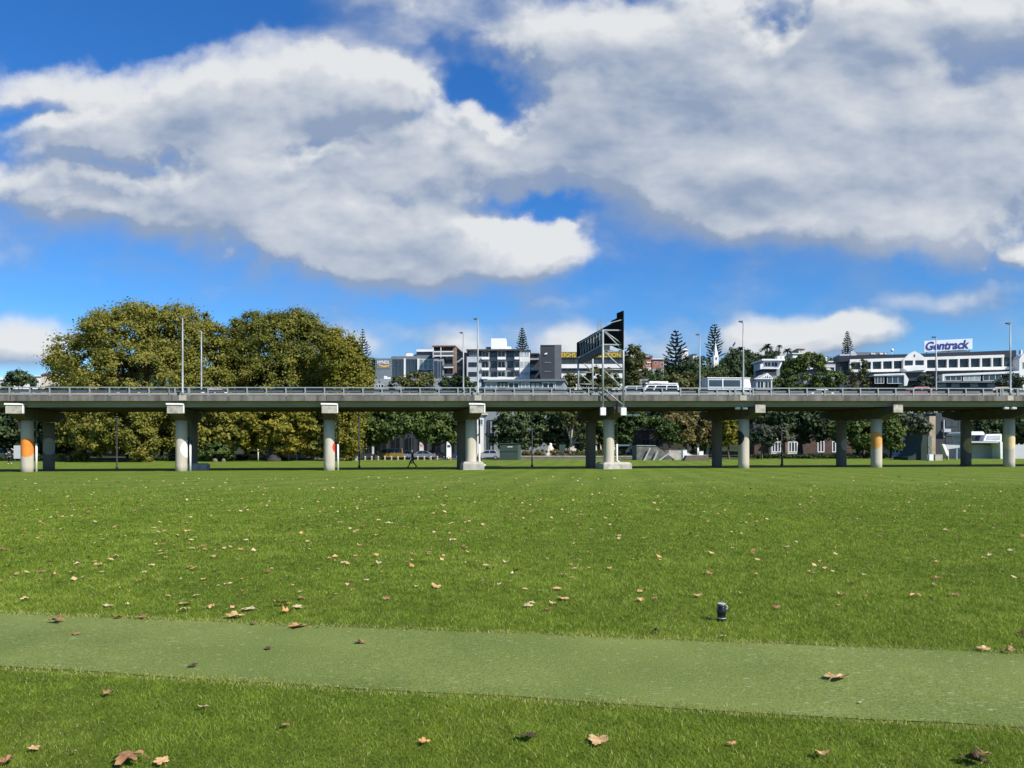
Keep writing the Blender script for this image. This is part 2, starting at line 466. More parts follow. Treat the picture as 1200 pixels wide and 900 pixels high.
def build_ground():
    ys = np.concatenate([np.arange(-60, 60, 6), np.arange(60, 150, 4), np.arange(150, 460, 8), np.array([480, 520, 580, 660, 760, 900, 1200, 1700, 2600, 4000, 7000])])
    xs = np.concatenate([-np.array([7000, 4000, 2500, 1500, 900, 650, 500, 420]), np.arange(-360, 361, 8), np.array([420, 500, 650, 900, 1500, 2500, 4000, 7000])])
    X, Y = np.meshgrid(xs, ys)
    V = np.stack([X, Y, H(X, Y)], -1).reshape(-1, 3)
    nx, ny = len(xs), len(ys)
    i, j = np.meshgrid(np.arange(nx - 1), np.arange(ny - 1))
    a = (j * nx + i).ravel()
    F = np.stack([a, a + 1, a + nx + 1, a + nx], -1).ravel()
    me = np_mesh('ground', V, F, 4)
    o = link('ground', me, None, [ground_material()])
    me.polygons.foreach_set('use_smooth', [True] * len(me.polygons))
    tag(o, kind='structure')
build_ground()

# the artificial cricket strip crossing the foreground
def strip_edge_far(x): return 6.53 - .1825 * x
def strip_edge_near(x): return 4.84 - .200 * x

def build_strip():
    m = bpy.data.materials.new('artificial_turf'); m.use_nodes = True
    N, L = m.node_tree.nodes, m.node_tree.links
    b = N['Principled BSDF']; b.inputs['Roughness'].default_value = .85; b.inputs['Specular IOR Level'].default_value = .2
    tc = N.new('ShaderNodeTexCoord')
    def nz(sc, d=4, st=(1, 1, 1)):
        mp = N.new('ShaderNodeMapping'); mp.inputs['Scale'].default_value = st; L.new(tc.outputs['Object'], mp.inputs[0])
        n = N.new('ShaderNodeTexNoise'); n.inputs['Scale'].default_value = sc; n.inputs['Detail'].default_value = d; L.new(mp.outputs[0], n.inputs['Vector']); return n.outputs[0]
    r = N.new('ShaderNodeValToRGB'); el = r.color_ramp.elements
    el[0].position = .34; el[0].color = (.096, .132, .026, 1); el[1].position = .66; el[1].color = (.245, .300, .070, 1)
    L.new(nz(95, 8, (.8, 1, 1)), r.inputs[0])
    r2 = N.new('ShaderNodeValToRGB'); e2 = r2.color_ramp.elements
    e2[0].position = .3; e2[0].color = (.76, .82, .74, 1); e2[1].position = .7; e2[1].color = (1.18, 1.12, 1.2, 1)
    L.new(nz(.9, 6), r2.inputs[0])
    mx = N.new('ShaderNodeMix'); mx.data_type = 'RGBA'; mx.blend_type = 'MULTIPLY'; mx.inputs['Factor'].default_value = 1
    L.new(r.outputs[0], mx.inputs['A']); L.new(r2.outputs[0], mx.inputs['B'])
    # pale flecks of chalk and straw
    fk = N.new('ShaderNodeMapRange'); fk.inputs['From Min'].default_value = .62; fk.inputs['From Max'].default_value = .70; fk.inputs['To Max'].default_value = .55
    L.new(nz(34, 4, (.45, 1, 1)), fk.inputs[0])
    m2 = N.new('ShaderNodeMix'); m2.data_type = 'RGBA'; L.new(fk.outputs[0], m2.inputs['Factor'])
    L.new(mx.outputs['Result'], m2.inputs['A']); m2.inputs['B'].default_value = (.42, .46, .28, 1)
    L.new(m2.outputs['Result'], b.inputs['Base Color'])
    bp = N.new('ShaderNodeBump'); bp.inputs['Strength'].default_value = .9; bp.inputs['Distance'].default_value = .008
    L.new(nz(210, 3), bp.inputs['Height']); L.new(bp.outputs[0], b.inputs['Normal'])
    mb = MB()
    xs = np.arange(-16, 14.01, .5)
    rr = random.Random(4)
    top = [(x, strip_edge_far(x) + rr.uniform(-.02, .02)) for x in xs]; bot = [(x, strip_edge_near(x) + rr.uniform(-.025, .025)) for x in xs]
    for i in range(len(xs) - 1):
        q = [bot[i], bot[i + 1], top[i + 1], top[i]]
        mb.quad(*[(a, c, HF(a, c) + .005) for a, c in q])
    o = mb.build('path', m)
    tag(o, kind='structure')
build_strip()

# blades of grass (nobody could count them): one mesh
def build_grass():
    rng = np.random.default_rng(3)
    cols = [(.085, .135, .010), (.165, .245, .018), (.25, .345, .034), (.34, .42, .055), (.52, .48, .18)]
    gm = foliage('grass_blades', cols, .45)
    xs, ys = [], []
    for y0 in np.arange(3.0, 40.0, .25):
        y = y0 + .125; hw = .72 * y + 4.0
        dn = 11500 * (4 / max(y, 4)) ** 1.6 * (1 - float(sm(15, 40, y)))
        n = int(dn * 2 * hw * .25)
        xs.append(rng.uniform(-hw, hw, n)); ys.append(y0 + rng.uniform(0, .25, n))
    x = np.concatenate(xs); y = np.concatenate(ys)
    jit = .035 * np.sin(x * 4.3 + 2 * np.sin(x * 1.9)) + .025 * np.sin(x * 23) + .015 * np.sin(x * 71 + 1) + rng.normal(0, .028, len(x)) - .025
    on = (y < strip_edge_far(x) + jit * .8 - .01) & (y > strip_edge_near(x) - jit)
    x = x[~on]; y = y[~on]; n = len(x)
    z = H(x, y)
    # lush and thin patches
    def vn(x, y, sc, seed):
        g = np.random.default_rng(seed).random((257, 257)); u = x / sc; v = y / sc
        i = np.floor(u).astype(int); j = np.floor(v).astype(int); fu = u - i; fv = v - j
        fu = fu * fu * (3 - 2 * fu); fv = fv * fv * (3 - 2 * fv); i %= 256; j %= 256
        return (g[i, j] * (1 - fu) + g[i + 1, j] * fu) * (1 - fv) + (g[i, j + 1] * (1 - fu) + g[i + 1, j + 1] * fu) * fv
    pat = .45 * vn(x, y, .9, 1) + .30 * vn(x, y, .35, 2) + .25 * vn(x, y, 3.1, 3) + .06 * np.sin((x + .12 * y) * 1.05)
    pat2 = vn(x, y * .8, .11, 4) - .5
    lod = np.maximum(y / 4.5, 1)
    h = rng.uniform(.011, .028, n) * (.6 + .8 * pat) * np.minimum(lod ** .35, 1.5)
    w = rng.uniform(.0018, .0034, n) * lod ** .85
    az = rng.uniform(0, 2 * np.pi, n)
    la = rng.uniform(0, 2 * np.pi, n); lean = rng.uniform(.2, 1.5, n) * h
    bx, by = np.cos(az) * w, np.sin(az) * w
    V = np.empty((n, 3, 3), np.float32)
    V[:, 0] = np.stack([x - bx, y - by, z - .003], -1)
    V[:, 1] = np.stack([x + bx, y + by, z - .003], -1)
    V[:, 2] = np.stack([x + np.cos(la) * lean, y + np.sin(la) * lean, z + h], -1)
    tint = np.clip(.07 + .48 * pat + .40 * pat2 + rng.normal(0, .17, n), 0, .86)
    edge = np.minimum(np.abs(y - strip_edge_far(x)), np.abs(y - strip_edge_near(x)))
    dry = (rng.random(n) < .035) | ((edge < .10) & (rng.random(n) < .42))
    tint[dry] = .98
    me = np_mesh('grass', V.reshape(-1, 3), np.arange(n * 3), 3, {'tint': tint})
    o = link('grass', me, None, [gm])
    tag(o, 'short mown green grass of the park lawn in the foreground', 'grass', kind='stuff')
build_grass()

# ------------------------------------------------------------------ viaduct
COLPX = [32, 212.7, 386, 552, 713.5, 871.5, 1027, 1182.5]
YF = [66 + .943 * k for k in range(8)]
COLS = [Vector((PX(p, y), y, 0)) for p, y in zip(COLPX, YF)]
dstep = (COLS[7] - COLS[0]) / 7
COLS_ALL = [COLS[0] - dstep] + COLS + [COLS[7] + dstep]
DV = dstep.normalized(); NV = Vector((-DV.y, DV.x, 0)); CV = Vector((-.224, .975, 0)).normalized(); CP = Vector((CV.y, -CV.x, 0))
SLEN = (COLS[7] - COLS[0]).length
def zk(s): return 5.83 + .44 * s / SLEN
def VP(s, q, dz): 
    p = COLS[0] + DV * s + NV * q
    return Vector((p.x, p.y, zk(s) + dz + .012 * (q + 3)))

VIA = thing('viaduct', 'long low concrete motorway viaduct on round painted columns crossing the whole park', 'viaduct', COLS[0])
S0, S1 = -34.0, SLEN + 34.0
def sweep(name, prof, mat, nseg=14, s0=S0, s1=S1, parent=VIA):
    mb = MB(); n = len(prof); vs = []
    for i in range(nseg + 1):
        s = s0 + (s1 - s0) * i / nseg
        vs += [VP(s, q, z) for q, z in prof]
    fs = [(i * n + k, i * n + (k + 1) % n, (i + 1) * n + (k + 1) % n, (i + 1) * n + k) for i in range(nseg) for k in range(n)]
    fs += [list(range(n))[::-1], [nseg * n + k for k in range(n)]]
    mb.add(vs, fs)
    return mb.build(name, mat, parent)
def rect(q0, q1, z0, z1): return [(q0, z0), (q1, z0), (q1, z1), (q0, z1)]
QF = 8.0
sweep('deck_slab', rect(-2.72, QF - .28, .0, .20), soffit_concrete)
sweep('road_surface', rect(-2.0, QF - 1.0, .203, .215), asphalt)
sweep('kerb', rect(-3.0, -2.717, -.02, .44), kerb_concrete)
sweep('kerb', rect(QF - .277, QF, -.02, .44), kerb_concrete)
sweep('safety_kerb', rect(-2.3, -2.02, .203, .70), kerb_pale)
sweep('fascia_girder', [(-2.3, -.50), (-1.9, -.50), (-1.9, -.003), (-2.3, -.003), (-2.3, -.16), (-2.24, -.19), (-2.24, -.40), (-2.3, -.44)], girder_concrete)
for q in (-.4, 1.4, 3.2, 5.0, 6.6):
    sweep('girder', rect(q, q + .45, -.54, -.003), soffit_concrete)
sweep('top_rail', rect(-2.92, -2.80, 1.07, 1.15), galv)
sweep('guard_beam', [(-2.78, .735), (-2.73, .72), (-2.70, .78), (-2.75, .84), (-2.70, .90), (-2.73, .97), (-2.78, .955), (-2.76, .84)], galv_dull)
sweep('top_rail', rect(QF - .2, QF - .08, 1.0, 1.08), galv)
sweep('guard_beam', rect(QF - .30, QF - .22, .62, .86), galv_dull)
sweep('median_barrier', [(2.3, .22), (2.7, .22), (2.6, .5), (2.56, .75), (2.44, .75), (2.4, .5)], kerb_concrete)
# rail posts
def s_of_px(px, q):
    # station of the point of line q seen at column px
    a = COLS[0] + NV * q; t = (px - 600) / FPX
    return (t * a.y - a.x) / (DV.x - t * DV.y)
post_px = []
p = -60.0
while p < 1262:
    post_px.append(p); p += 23.6 - 3.4 * (p / 1200)
for l in (214, 560, 871, 1184): post_px += [l - 9, l + 8, l - 16]
proto = None
for i, px in enumerate(sorted(post_px)):
    s = s_of_px(px, -2.9); b = VP(s, -2.9, 0)
    if proto is None:
        mb = MB(); mb.box(-.05, .05, -.04, .04, .44, 1.07); mb.box(-.10, .10, .06, .075, .44, .54); mb.box(-.03, .03, .04, .16, .76, .94)
        proto = mb.build('rail_post', galv, VIA, off=(0, 0, 0)); o = proto
    else:
        o = proto.copy(); COL.objects.link(o); o.parent = VIA
    o.location = Vector((b.x, b.y, zk(s))) - COLS[0]
    o.rotation_euler = (0, 0, math.atan2(DV.y, DV.x))
mb = MB()
for k in range(70):
    s = -20 + k * 1.85; a = VP(s, QF - .14, .44); mb.bar(a, VP(s, QF - .14, 1.0), .09)
o = mb.build('far_rail_posts', galv, VIA); o['kind'] = 'stuff'

def shell_disc(center, rad, a0, zc, r, mat, parent):
    mb = MB(); rings, seg = 10, 40
    vs = []
    for i in range(rings + 1):
        for k in range(seg):
            an = 2 * math.pi * k / seg
            u = r * i / rings * math.cos(an); w = r * i / rings * math.sin(an)
            aa = a0 + u / rad
            vs.append((center.x + (rad + .004) * math.cos(aa), center.y + (rad + .004) * math.sin(aa), zc + w))
    fs = [(i * seg + k, i * seg + (k + 1) % seg, (i + 1) * seg + (k + 1) % seg, (i + 1) * seg + k) for i in range(rings) for k in range(seg)]
    mb.add(vs, fs)
    return mb.build('painted_disc', mat, parent, smooth=True)

cap_dark = pm('cap_shaded', (.075, .066, .055), .25, 1.2, .95, .2)  # darker copy of the cap concrete, under-deck shade painted in
RC = .49
orange = pm('orange_paint', (.72, .22, .03), .12, 2, .7)
discs = {  # (row, k): colour, facing angle offset (px across), centre py, radius
 (0, 0): (orange, -1, 524.5, .80),
 (0, 1): (pm('disc_white', (.84, .84, .82), .04, 2, .7), 8, 526, .78),
 (0, 2): (pm('disc_red', (.62, .04, .03), .12, 2, .7), 8.5, 524, .46),
 (0, 5): (pm('disc_black', (.012, .02, .02), .2, 2, .7), -7.5, 513, .70),
 (0, 6): (pm('disc_tan', (.60, .30, .07), .14, 2, .7), -1, 516, .78),
 (0, 7): (pm('disc_cream', (.66, .52, .30), .12, 2, .7), 0, 518, .70),
 (1, 0): (pm('disc_grey', (.30, .30, .28), .1, 2, .8), 0, 523, .76),
 (1, 1): (pm('disc_navy', (.01, .016, .07), .2, 2, .7), -7, 519, .62),
 (1, 6): (pm('disc_grey', (.30, .30, .28)), 7, 521, .62),
 (1, 7): (pm('disc_ochre', (.42, .33, .16), .12, 2, .8), 6, 522, .76),
}
foot_concrete = pm('footing_concrete', (.42, .40, .35), .2, 1.6, .95, .3, stain=(.2, .19, .16), stain_scale=2, stain_amt=.6)
TR = 5.1
for kk, c in enumerate(COLS_ALL):
    k = kk - 1
    s = (c - COLS[0]).dot(DV)
    zt = zk(s)
    for row, t in ((0, 0.0), (1, TR)):
        b = c + CV * t
        zg = HF(b.x, b.y) - .3
        mb = MB(); mb.lathe([(RC, zg), (RC, zg + .8), (RC, 3.0), (RC, zt - 1.5)], b, 40)
        co = mb.build('column', column_concrete if row == 0 else concrete, VIA, smooth=True)  # rear row takes a darker concrete, deck shade baked into its colour
        if (row, k) in discs:
            mt, dx, py, r = discs[(row, k)]
            toc = math.atan2(-b.y, -b.x)
            # right of the column seen from the camera is the positive turn about z
            a0 = toc + max(-1.6, min(1.6, dx / 6.3 * 1.1))
            z = CZ - (py - 530) / FPX * (b.y - .4)
            shell_disc(b, RC, a0, z, r, mt, co)
    # pier cap
    prof = [(-2.75, -.50), (-2.75, -1.02), (-.75, -1.5), (TR + .75, -1.5), (TR + 2.6, -1.02), (TR + 2.6, -.545), (-2.32, -.545), (-2.32, -.50)]
    pts = [c + CV * t - CP * .52 + Vector((0, 0, zt + z + (.06 if t > 0 else 0))) for t, z in prof]
    mb = MB(); mb.prism(pts, CP * 1.04)
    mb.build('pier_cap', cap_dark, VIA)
    if k != 4:
        w = .62 if k < 4 else .50
        sh = 0
        a = c + CV * -2.97 - CP * w
        mb = MB()
        M = Matrix.Translation(c + CV * -2.77 + Vector((0, 0, zt))) @ Matrix.Rotation(math.atan2(CP.y, CP.x), 4, 'Z')
        mb.box(-w, w, -.10, .40 if k < 0 else .0, -1.06, -.34, M)
        mb.build('end_block', cap_concrete, VIA, bevel=.02)
        if k < 4:
            mb = MB(); mb.box(-w - .06, w + .10, -.18, .30, -.335, -.20, M); mb.build('end_ledge', white_paint, VIA)
            mb = MB(); mb.box(w + .004, w + .12, -.14, .04, -1.02, -.34, M); mb.build('rain_head', pipe_white, VIA)
    # drain pipes
    if 0 <= k:
        side = c + CP * .74 - CV * .1
        z0 = HF(side.x, side.y)
        foot = k in (3, 4)
        mb = MB()
        lo = [Vector((side.x, side.y, z0 + (.75 if foot else -.1))), Vector((side.x, side.y, 2.35))]
        if foot: lo = [Vector((side.x + .55, side.y - .2, z0 + .35)), lo[0]] + lo[1:]
        if k not in (5, 6, 7):
            mb.tube(lo, .085, 10); mb.build('drain_pipe', pipe_white, VIA, smooth=True)
            mb = MB(); mb.tube([lo[-1], Vector((side.x, side.y, zt - 1.5)), Vector((side.x - .1, side.y - 2.0, zt - 1.0))], .065, 8)
            mb.build('drain_pipe', galv_dull, VIA, smooth=True)
def footing(b, wx, wy, h, label_mat=foot_concrete):
    z = HF(b.x, b.y); M = Matrix.Translation((b.x, b.y, z)) @ Matrix.Rotation(math.atan2(CP.y, CP.x), 4, 'Z')
    mb = MB(); vs = []
    for zz, kx in ((-.3, 1), (h * .72, 1), (h, .86)):
        vs += [M @ Vector((sx * wx / 2 * kx, sy * wy / 2 * kx, zz)) for sx, sy in ((-1, -1), (1, -1), (1, 1), (-1, 1))]
    fs = [(i * 4 + j, i * 4 + (j + 1) % 4, i * 4 + 4 + (j + 1) % 4, i * 4 + 4 + j) for i in range(2) for j in range(4)] + [(8, 9, 10, 11), (3, 2, 1, 0)]
    mb.add(vs, fs); mb.build('footing', label_mat, VIA, bevel=.02)
footing(COLS[3] + Vector((.1, -.1, 0)), 1.9, 1.7, .72)
footing(COLS[4] + Vector((.45, .2, 0)), 2.7, 2.2, .62)
footing(COLS[1] + CV * TR + Vector((.6, 0, 0)), 1.8, 1.8, .62)

# plinths under the lamps and the joints of the deck over the piers
plinth_m = pm('plinth_concrete', (.40, .37, .31), .15, 3, .9, .2)
for px in (214, 560, 871, 1184):
    s = s_of_px(px, -3.0); M = Matrix.Translation(VP(s, -3.0, 0)) @ Matrix.Rotation(math.atan2(DV.y, DV.x), 4, 'Z')
    mb = MB(); mb.box(-.30, .30, -.03, .25, .0, .47, M); mb.build('lamp_plinth', plinth_m, VIA, bevel=.015)
joint_m = pm('joint_dark', (.02, .02, .02), .2, 3, .9)
for c in COLS_ALL:
    s = (c - COLS[0]).dot(DV); M = Matrix.Translation(VP(s + .25, 0, 0)) @ Matrix.Rotation(math.atan2(DV.y, DV.x), 4, 'Z')
    mb = MB(); mb.box(-.025, .025, -3.006, -2.98, -.03, .445, M); mb.box(-.02, .02, -2.306, -2.28, -.5, -.02, M); mb.build('expansion_joint', joint_m, VIA)

# ------------------------------------------------------------------ lamps on the viaduct
def lamp_post(px, ytop, q, near, label):
    s = s_of_px(px, q); b = VP(s, q, .44 if near else .2)
    yb = b.y; ztop = CZ + (530 - ytop) / FPX * yb
    t = thing('street_lamp', label, 'street lamp', b, 'street lamps along the viaduct')
    h = ztop - b.z
    mb = MB(); mb.lathe([(.12, 0), (.12, .35), (.085, .4), (.075, h * .5), (.05, h)], (0, 0, 0), 12)
    mb.build('pole', galv, t, smooth=True, off=(0, 0, 0))
    mb = MB(); mb.box(-.16, .16, -.16, .16, -.01, .035); mb.build('base_plate', galv_dull, t, off=(0, 0, 0))
    sg = -1
    mb = MB(); mb.tube([(0, 0, h - .05), (sg * .12, .1 if near else -.1, h + .04)], .035, 8); mb.build('arm', galv, t, off=(0, 0, 0))
    mb = MB(); mb.prism([(sg * .08, -.12, h), (sg * .38, -.12, h + .06), (sg * .38, -.12, h + .14), (sg * .06, -.12, h + .16)], (0, .28, 0)); mb.build('lamp_head', pm('lamp_grey', (.10, .11, .12), .1, 3, .5), t, off=(0, 0, 0))
    return t
near_l = ['tall grey street lamp on the near kerb before the big autumn trees',
 'tall grey street lamp on the near kerb before the white apartment block',
 'tall grey street lamp on the near kerb, right of the white box truck',
 'tall grey street lamp on the near kerb at the far right edge']
far_l = ['shorter grey far side street lamp before the autumn trees',
 'shorter grey far side street lamp, left of the white apartment block',
 'shorter grey far side street lamp, just left of the white church spire',
 'shorter grey far side street lamp crossing the navy lettered roof sign']
for (px, yt), lb in zip(((214, 373), (560, 375), (871, 378), (1184, 380)), near_l): lamp_post(px, yt, -2.86, True, lb)
for (px, yt), lb in zip(((236, 388), (543, 391), (820, 393), (1097, 396)), far_l): lamp_post(px, yt, QF - 1.0, False, lb)

# ------------------------------------------------------------------ sign gantry
def build_gantry():
    c = COLS[4]; s = (c - COLS[0]).dot(DV); zt = zk(s)
    nb = c + CV * -3.35 + Vector((.55, 0, 0))
    t = thing('sign_gantry', 'galvanised steel gantry with a dark overhead sign straddling the viaduct', 'gantry', (nb.x, nb.y, zt - .9))
    along = DV
    pn = [P(706.5, 0, nb.y - .1), P(730.5, 0, nb.y + .05)]
    pf = [P(677.5, 0, 78.3), P(694.5, 0, 78.6)]
    ztn = CZ + (530 - 387) / FPX * nb.y; ztf = CZ + (530 - 404) / FPX * 78.3
    zb = zt - .75; zbf = zt + .2
    def V(p, z): return Vector((p.x, p.y, z))
    for p in pn:
        mb = MB(); mb.tube([V(p, zb), V(p, ztn)], .09, 12); mb.build('leg', galv, t, smooth=True)
        mb = MB(); M = Matrix.Translation(V(p, zb)); mb.box(-.24, .24, -.22, .22, -.55, .12, M); mb.build('leg_foot', white_paint, t, bevel=.02)
    def braces(pp, zs):
        for i in range(len(zs) - 1):
            a, b = zs[i], zs[i + 1]
            mb = MB(); mb.tube([V(pp[0], b), V(pp[1], a)], .055, 8); mb.build('brace', galv, t, smooth=True)
            mb = MB(); mb.tube([V(pp[0], b), V(pp[1], b)], .05, 8); mb.build('brace', galv, t, smooth=True)
    zy = lambda py, Y: CZ + (530 - py) / FPX * Y
    braces(pn, [zb + .35, zy(455, nb.y), zy(433, nb.y), zy(411, nb.y), ztn])
    for p in pf:
        mb = MB(); mb.tube([V(p, zbf), V(p, ztf)], .10, 12); mb.build('leg', galv, t, smooth=True)
    braces(pf, [zbf, zy(450, 78.3), zy(436, 78.3), zy(419, 78.3)])
    # narrow overhead lattice from the near left leg to the far left leg
    zl0, zu0 = zy(404, nb.y), zy(387, nb.y); zl1, zu1 = zy(420, 78.3), zy(403, 78.3)
    na, nb2 = pn[0], pn[0].lerp(pn[1], .34); fa, fb = pf[0], pf[0].lerp(pf[1], .40)
    for p0, p1 in ((na, fa), (nb2, fb)):
        for z0, z1 in ((zl0, zl1), (zu0, zu1)):
            mb = MB(); mb.bar(V(p0, z0), V(p1, z1), .10); mb.build('beam', galv, t)
    for z in (zl0, ztn):
        mb = MB(); mb.bar(V(pn[0], z), V(pn[1], z), .11); mb.build('beam', galv, t)
    mb = MB(); mb.tube([V(pn[0], zu0), V(pn[1], zl0)], .055, 8); mb.build('brace', galv, t, smooth=True)
    n = 9
    for i in range(n + 1):
        f = i / n
        a = na.lerp(fa, f); zl = zl0 + (zl1 - zl0) * f; zu = zu0 + (zu1 - zu0) * f
        b = nb2.lerp(fb, f)
        mb = MB(); mb.bar(V(a, zl), V(a, zu), .06); mb.build('strut', galv, t)
        mb = MB(); mb.bar(V(a, zl), V(b, zl), .06); mb.build('strut', galv, t)
        if i < n:
            f2 = (i + 1) / n; a2 = na.lerp(fa, f2); zl_2 = zl0 + (zl1 - zl0) * f2
            mb = MB(); mb.bar(V(a, zu), V(a2, zl_2), .055); mb.build('strut', galv, t)
    mb = MB()
    mb.prism([V(na, zl0 - .075), V(nb2, zl0 - .075), V(fb, zl1 - .075), V(fa, zl1 - .075)], (0, 0, -.42)); mb.build('walkway', pm('dark_grating', (.03, .032, .035), .3, 8, .6), t)
    dk = pm('sign_back', (.010, .011, .012), .25, 2, .95, spec=.1)
    A0, A1 = pn[0].lerp(pn[1], .90), pf[0].lerp(pf[1], -.10)
    def board(f0, f1, lo0, lo1, hi0, hi1, th=.09):
        a = A0.lerp(A1, f0); b = A0.lerp(A1, f1); Ya = nb.y + 12 * f0; Yb = nb.y + 12 * f1
        mb = MB(); mb.prism([V(a, zy(lo0, Ya)), V(b, zy(lo1, Yb)), V(b, zy(hi1, Yb)), V(a, zy(hi0, Ya))], (th, .02, 0)); mb.build('sign_board', dk, t)
    board(-.03, .09, 410, 408, 364, 367)
    board(.092, .20, 408, 405, 373, 376)
    board(.205, .43, 405, 409, 379.5, 386)
    board(.435, .70, 409, 414, 386.4, 394)
    board(.705, 1.0, 414, 419, 394.4, 402)
    zA = lambda f: zl0 + (zl1 - zl0) * f
    zB = lambda f: zu0 + (zu1 - zu0) * f
    for f in (0.02, .08, .14, .20):
        a = na.lerp(fa, f)
        mb = MB(); mb.tube([V(a, zB(f)), V(a, zB(f) + 1.30 - 2.2 * f)], .028, 6); mb.build('post', galv, t)
    mb = MB(); mb.bar(V(na, zu0) + Vector((.3, -.2, .5)), V(pn[1], zy(375, nb.y)) + Vector((-.15, -.2, .0)), .07); mb.build('brace', galv, t)
    return t
build_gantry()

# floodlights hung under the deck
def floods(pxs, py, Y, labels, w=.42):
    for px, lb in zip(pxs, labels):
        b = P(px, py, Y)
        t = thing('flood_light', lb, 'floodlight', b, 'floodlights under the deck')
        mb = MB(); mb.box(-w / 2, w / 2, -.12, .14, -.12, .06); mb.build('housing', white_paint, t, off=(0, 0, 0), bevel=.02)
        mb = MB(); mb.box(-w / 2 + .04, w / 2 - .04, -.135, -.123, -.10, .04); mb.build('lens', pm('lens_grey', (.5, .52, .52), .1, 3, .3), t, off=(0, 0, 0))
        mb = MB(); mb.box(-.10, .10, .0, .6, .05, .14); mb.build('bracket', galv_dull, t, off=(0, 0, 0))
floods((864.5, 873), 478, 68.3, ['small white floodlight below the fascia beside the black disc column, the left one', 'small white floodlight below the fascia tucked against the black disc column cap'])
floods((1179, 1188), 478, 69.8, ['small white floodlight below the fascia at the right edge, farther from the cap', 'small white floodlight below the fascia at the right edge, touching the cap'])
floods((737, 746), 486, 68.5, ['flat white light box just right of the gantry foot', 'flat white light box second right of the gantry foot'], .55)
# ------------------------------------------------------------------ trees
def ellip_clumps(rng, lobes, n_clumps):
    w = np.array([(r[0] * r[1] * r[2]) ** (2 / 3) for _, r in lobes]); w = w / w.sum()
    out = []
    for (c, r), ww in zip(lobes, w):
        n = max(5, int(n_clumps * ww))
        d = rng.normal(size=(n, 3)); d /= np.linalg.norm(d, axis=1)[:, None]
        rad = .45 + .55 * rng.random(n) ** .45
        p = np.array(c) + d * np.array(r) * rad[:, None]
        keep = np.ones(n, bool)
        for (c2, r2) in lobes:                       # nothing grows deep inside a neighbouring lobe
            if c2 is c: continue
            q = np.linalg.norm((p - np.array(c2)) / np.array(r2), axis=1)
            keep &= ~((q < .55) & (rng.random(n) < .8))
        out.append((p[keep], np.repeat(np.array([c]), keep.sum(), 0), np.full(keep.sum(), float(np.mean(r)))))
    return tuple(np.concatenate([o[i] for o in out]) for i in range(3))

def leaf_verts(rng, p, nrm, size):
    n = len(p)
    a = rng.normal(size=(n, 3)); a -= nrm * (a * nrm).sum(1)[:, None]; a /= np.linalg.norm(a, axis=1)[:, None] + 1e-9
    b = np.cross(nrm, a)
    s = size[:, None]
    V = np.empty((n, 4, 3), np.float32)
    V[:, 0] = p - a * s; V[:, 1] = p - b * s * .62 + nrm * s * .12; V[:, 2] = p + a * s; V[:, 3] = p + b * s * .62 + nrm * s * .12
    return V.reshape(-1, 3)

def crown_mesh(name, seed, lobes, n_leaf, leaf, n_clumps, clump_r, zmin=None, mean_tint=.45, spread=.2, flat=.75):
    rng = np.random.default_rng(seed)
    cc, lc, lr = ellip_clumps(rng, lobes, n_clumps)
    m = max(4, n_leaf // len(cc))
    cr = clump_r * rng.uniform(.6, 1.35, len(cc))
    ct = mean_tint + rng.normal(0, spread * .6, len(cc))
    idx = np.repeat(np.arange(len(cc)), m)
    d = rng.normal(size=(len(idx), 3)); d /= np.linalg.norm(d, axis=1)[:, None]
    rad = np.minimum(np.abs(rng.normal(0, .60, len(idx))), 1.12)
    p = cc[idx] + d * (rad * cr[idx])[:, None] * np.array([1, 1, flat])
    outw = (p - lc[idx]); outw /= np.linalg.norm(outw, axis=1)[:, None] + 1e-9
    nrm = .55 * outw + .5 * d + np.array([0, 0, .45]) + rng.normal(0, .55, (len(idx), 3))
    nrm /= np.linalg.norm(nrm, axis=1)[:, None]
    if zmin is not None:
        k = p[:, 2] > zmin; p, nrm, idx = p[k], nrm[k], idx[k]
    size = leaf * rng.uniform(.6, 1.3, len(p))
    tint = np.clip(ct[idx] + rng.normal(0, spread * .7, len(p)), 0, 1)
    me = np_mesh(name, leaf_verts(rng, p, nrm, size), np.arange(len(p) * 4), 4, {'tint': tint})
    return me, cc

def trunk_mb(rng, base, lobes, r0, cc=None, n_twigs=14, fork=.35, sides=9):
    mb = MB(); base = Vector(base)
    cen = sum((Vector(c) for c, _ in lobes), Vector()) / len(lobes)
    top = max(c[2] for c, _ in lobes)
    fz = base.z + (min(c[2] - r[2] * .3 for c, r in lobes) - base.z) * fork + .6
    fp = Vector((base.x + (cen.x - base.x) * .15, base.y + (cen.y - base.y) * .15, max(fz, base.z + 1.2)))
    up = Vector((cen.x, cen.y, top))
    mb.tube([base - Vector((0, 0, .3)), base + Vector((0, 0, .25)), base.lerp(fp, .5) + Vector((rng.uniform(-.1, .1), 0, 0)), fp], [r0 * 1.5, r0 * 1.15, r0, r0 * .85], sides)
    mb.tube([fp, fp.lerp(up, .4) + Vector((rng.uniform(-.3, .3), rng.uniform(-.3, .3), 0)), up], [r0 * .8, r0 * .5, r0 * .08], sides)
    for c, r in lobes:
        c = Vector(c); f = rng.uniform(.0, .35); a = fp.lerp(fp.lerp(up, .4), f)
        mid = a.lerp(c, .5) + Vector((0, 0, -.06 * (c - a).length))
        mb.tube([a, mid, c], [r0 * .5, r0 * .3, r0 * .08], 7)
    if cc is not None:
        for i in rng.sample(range(len(cc)), min(n_twigs, len(cc))):
            t = Vector([float(v) for v in cc[i]]); l = min(lobes, key=lambda q: (Vector(q[0]) - t).length); a = fp.lerp(Vector(l[0]), rng.uniform(.4, .95))
            mb.tube([a, a.lerp(t, .55) + Vector((0, 0, .1)), t], [r0 * .16, r0 * .1, r0 * .03], 5)
    return mb

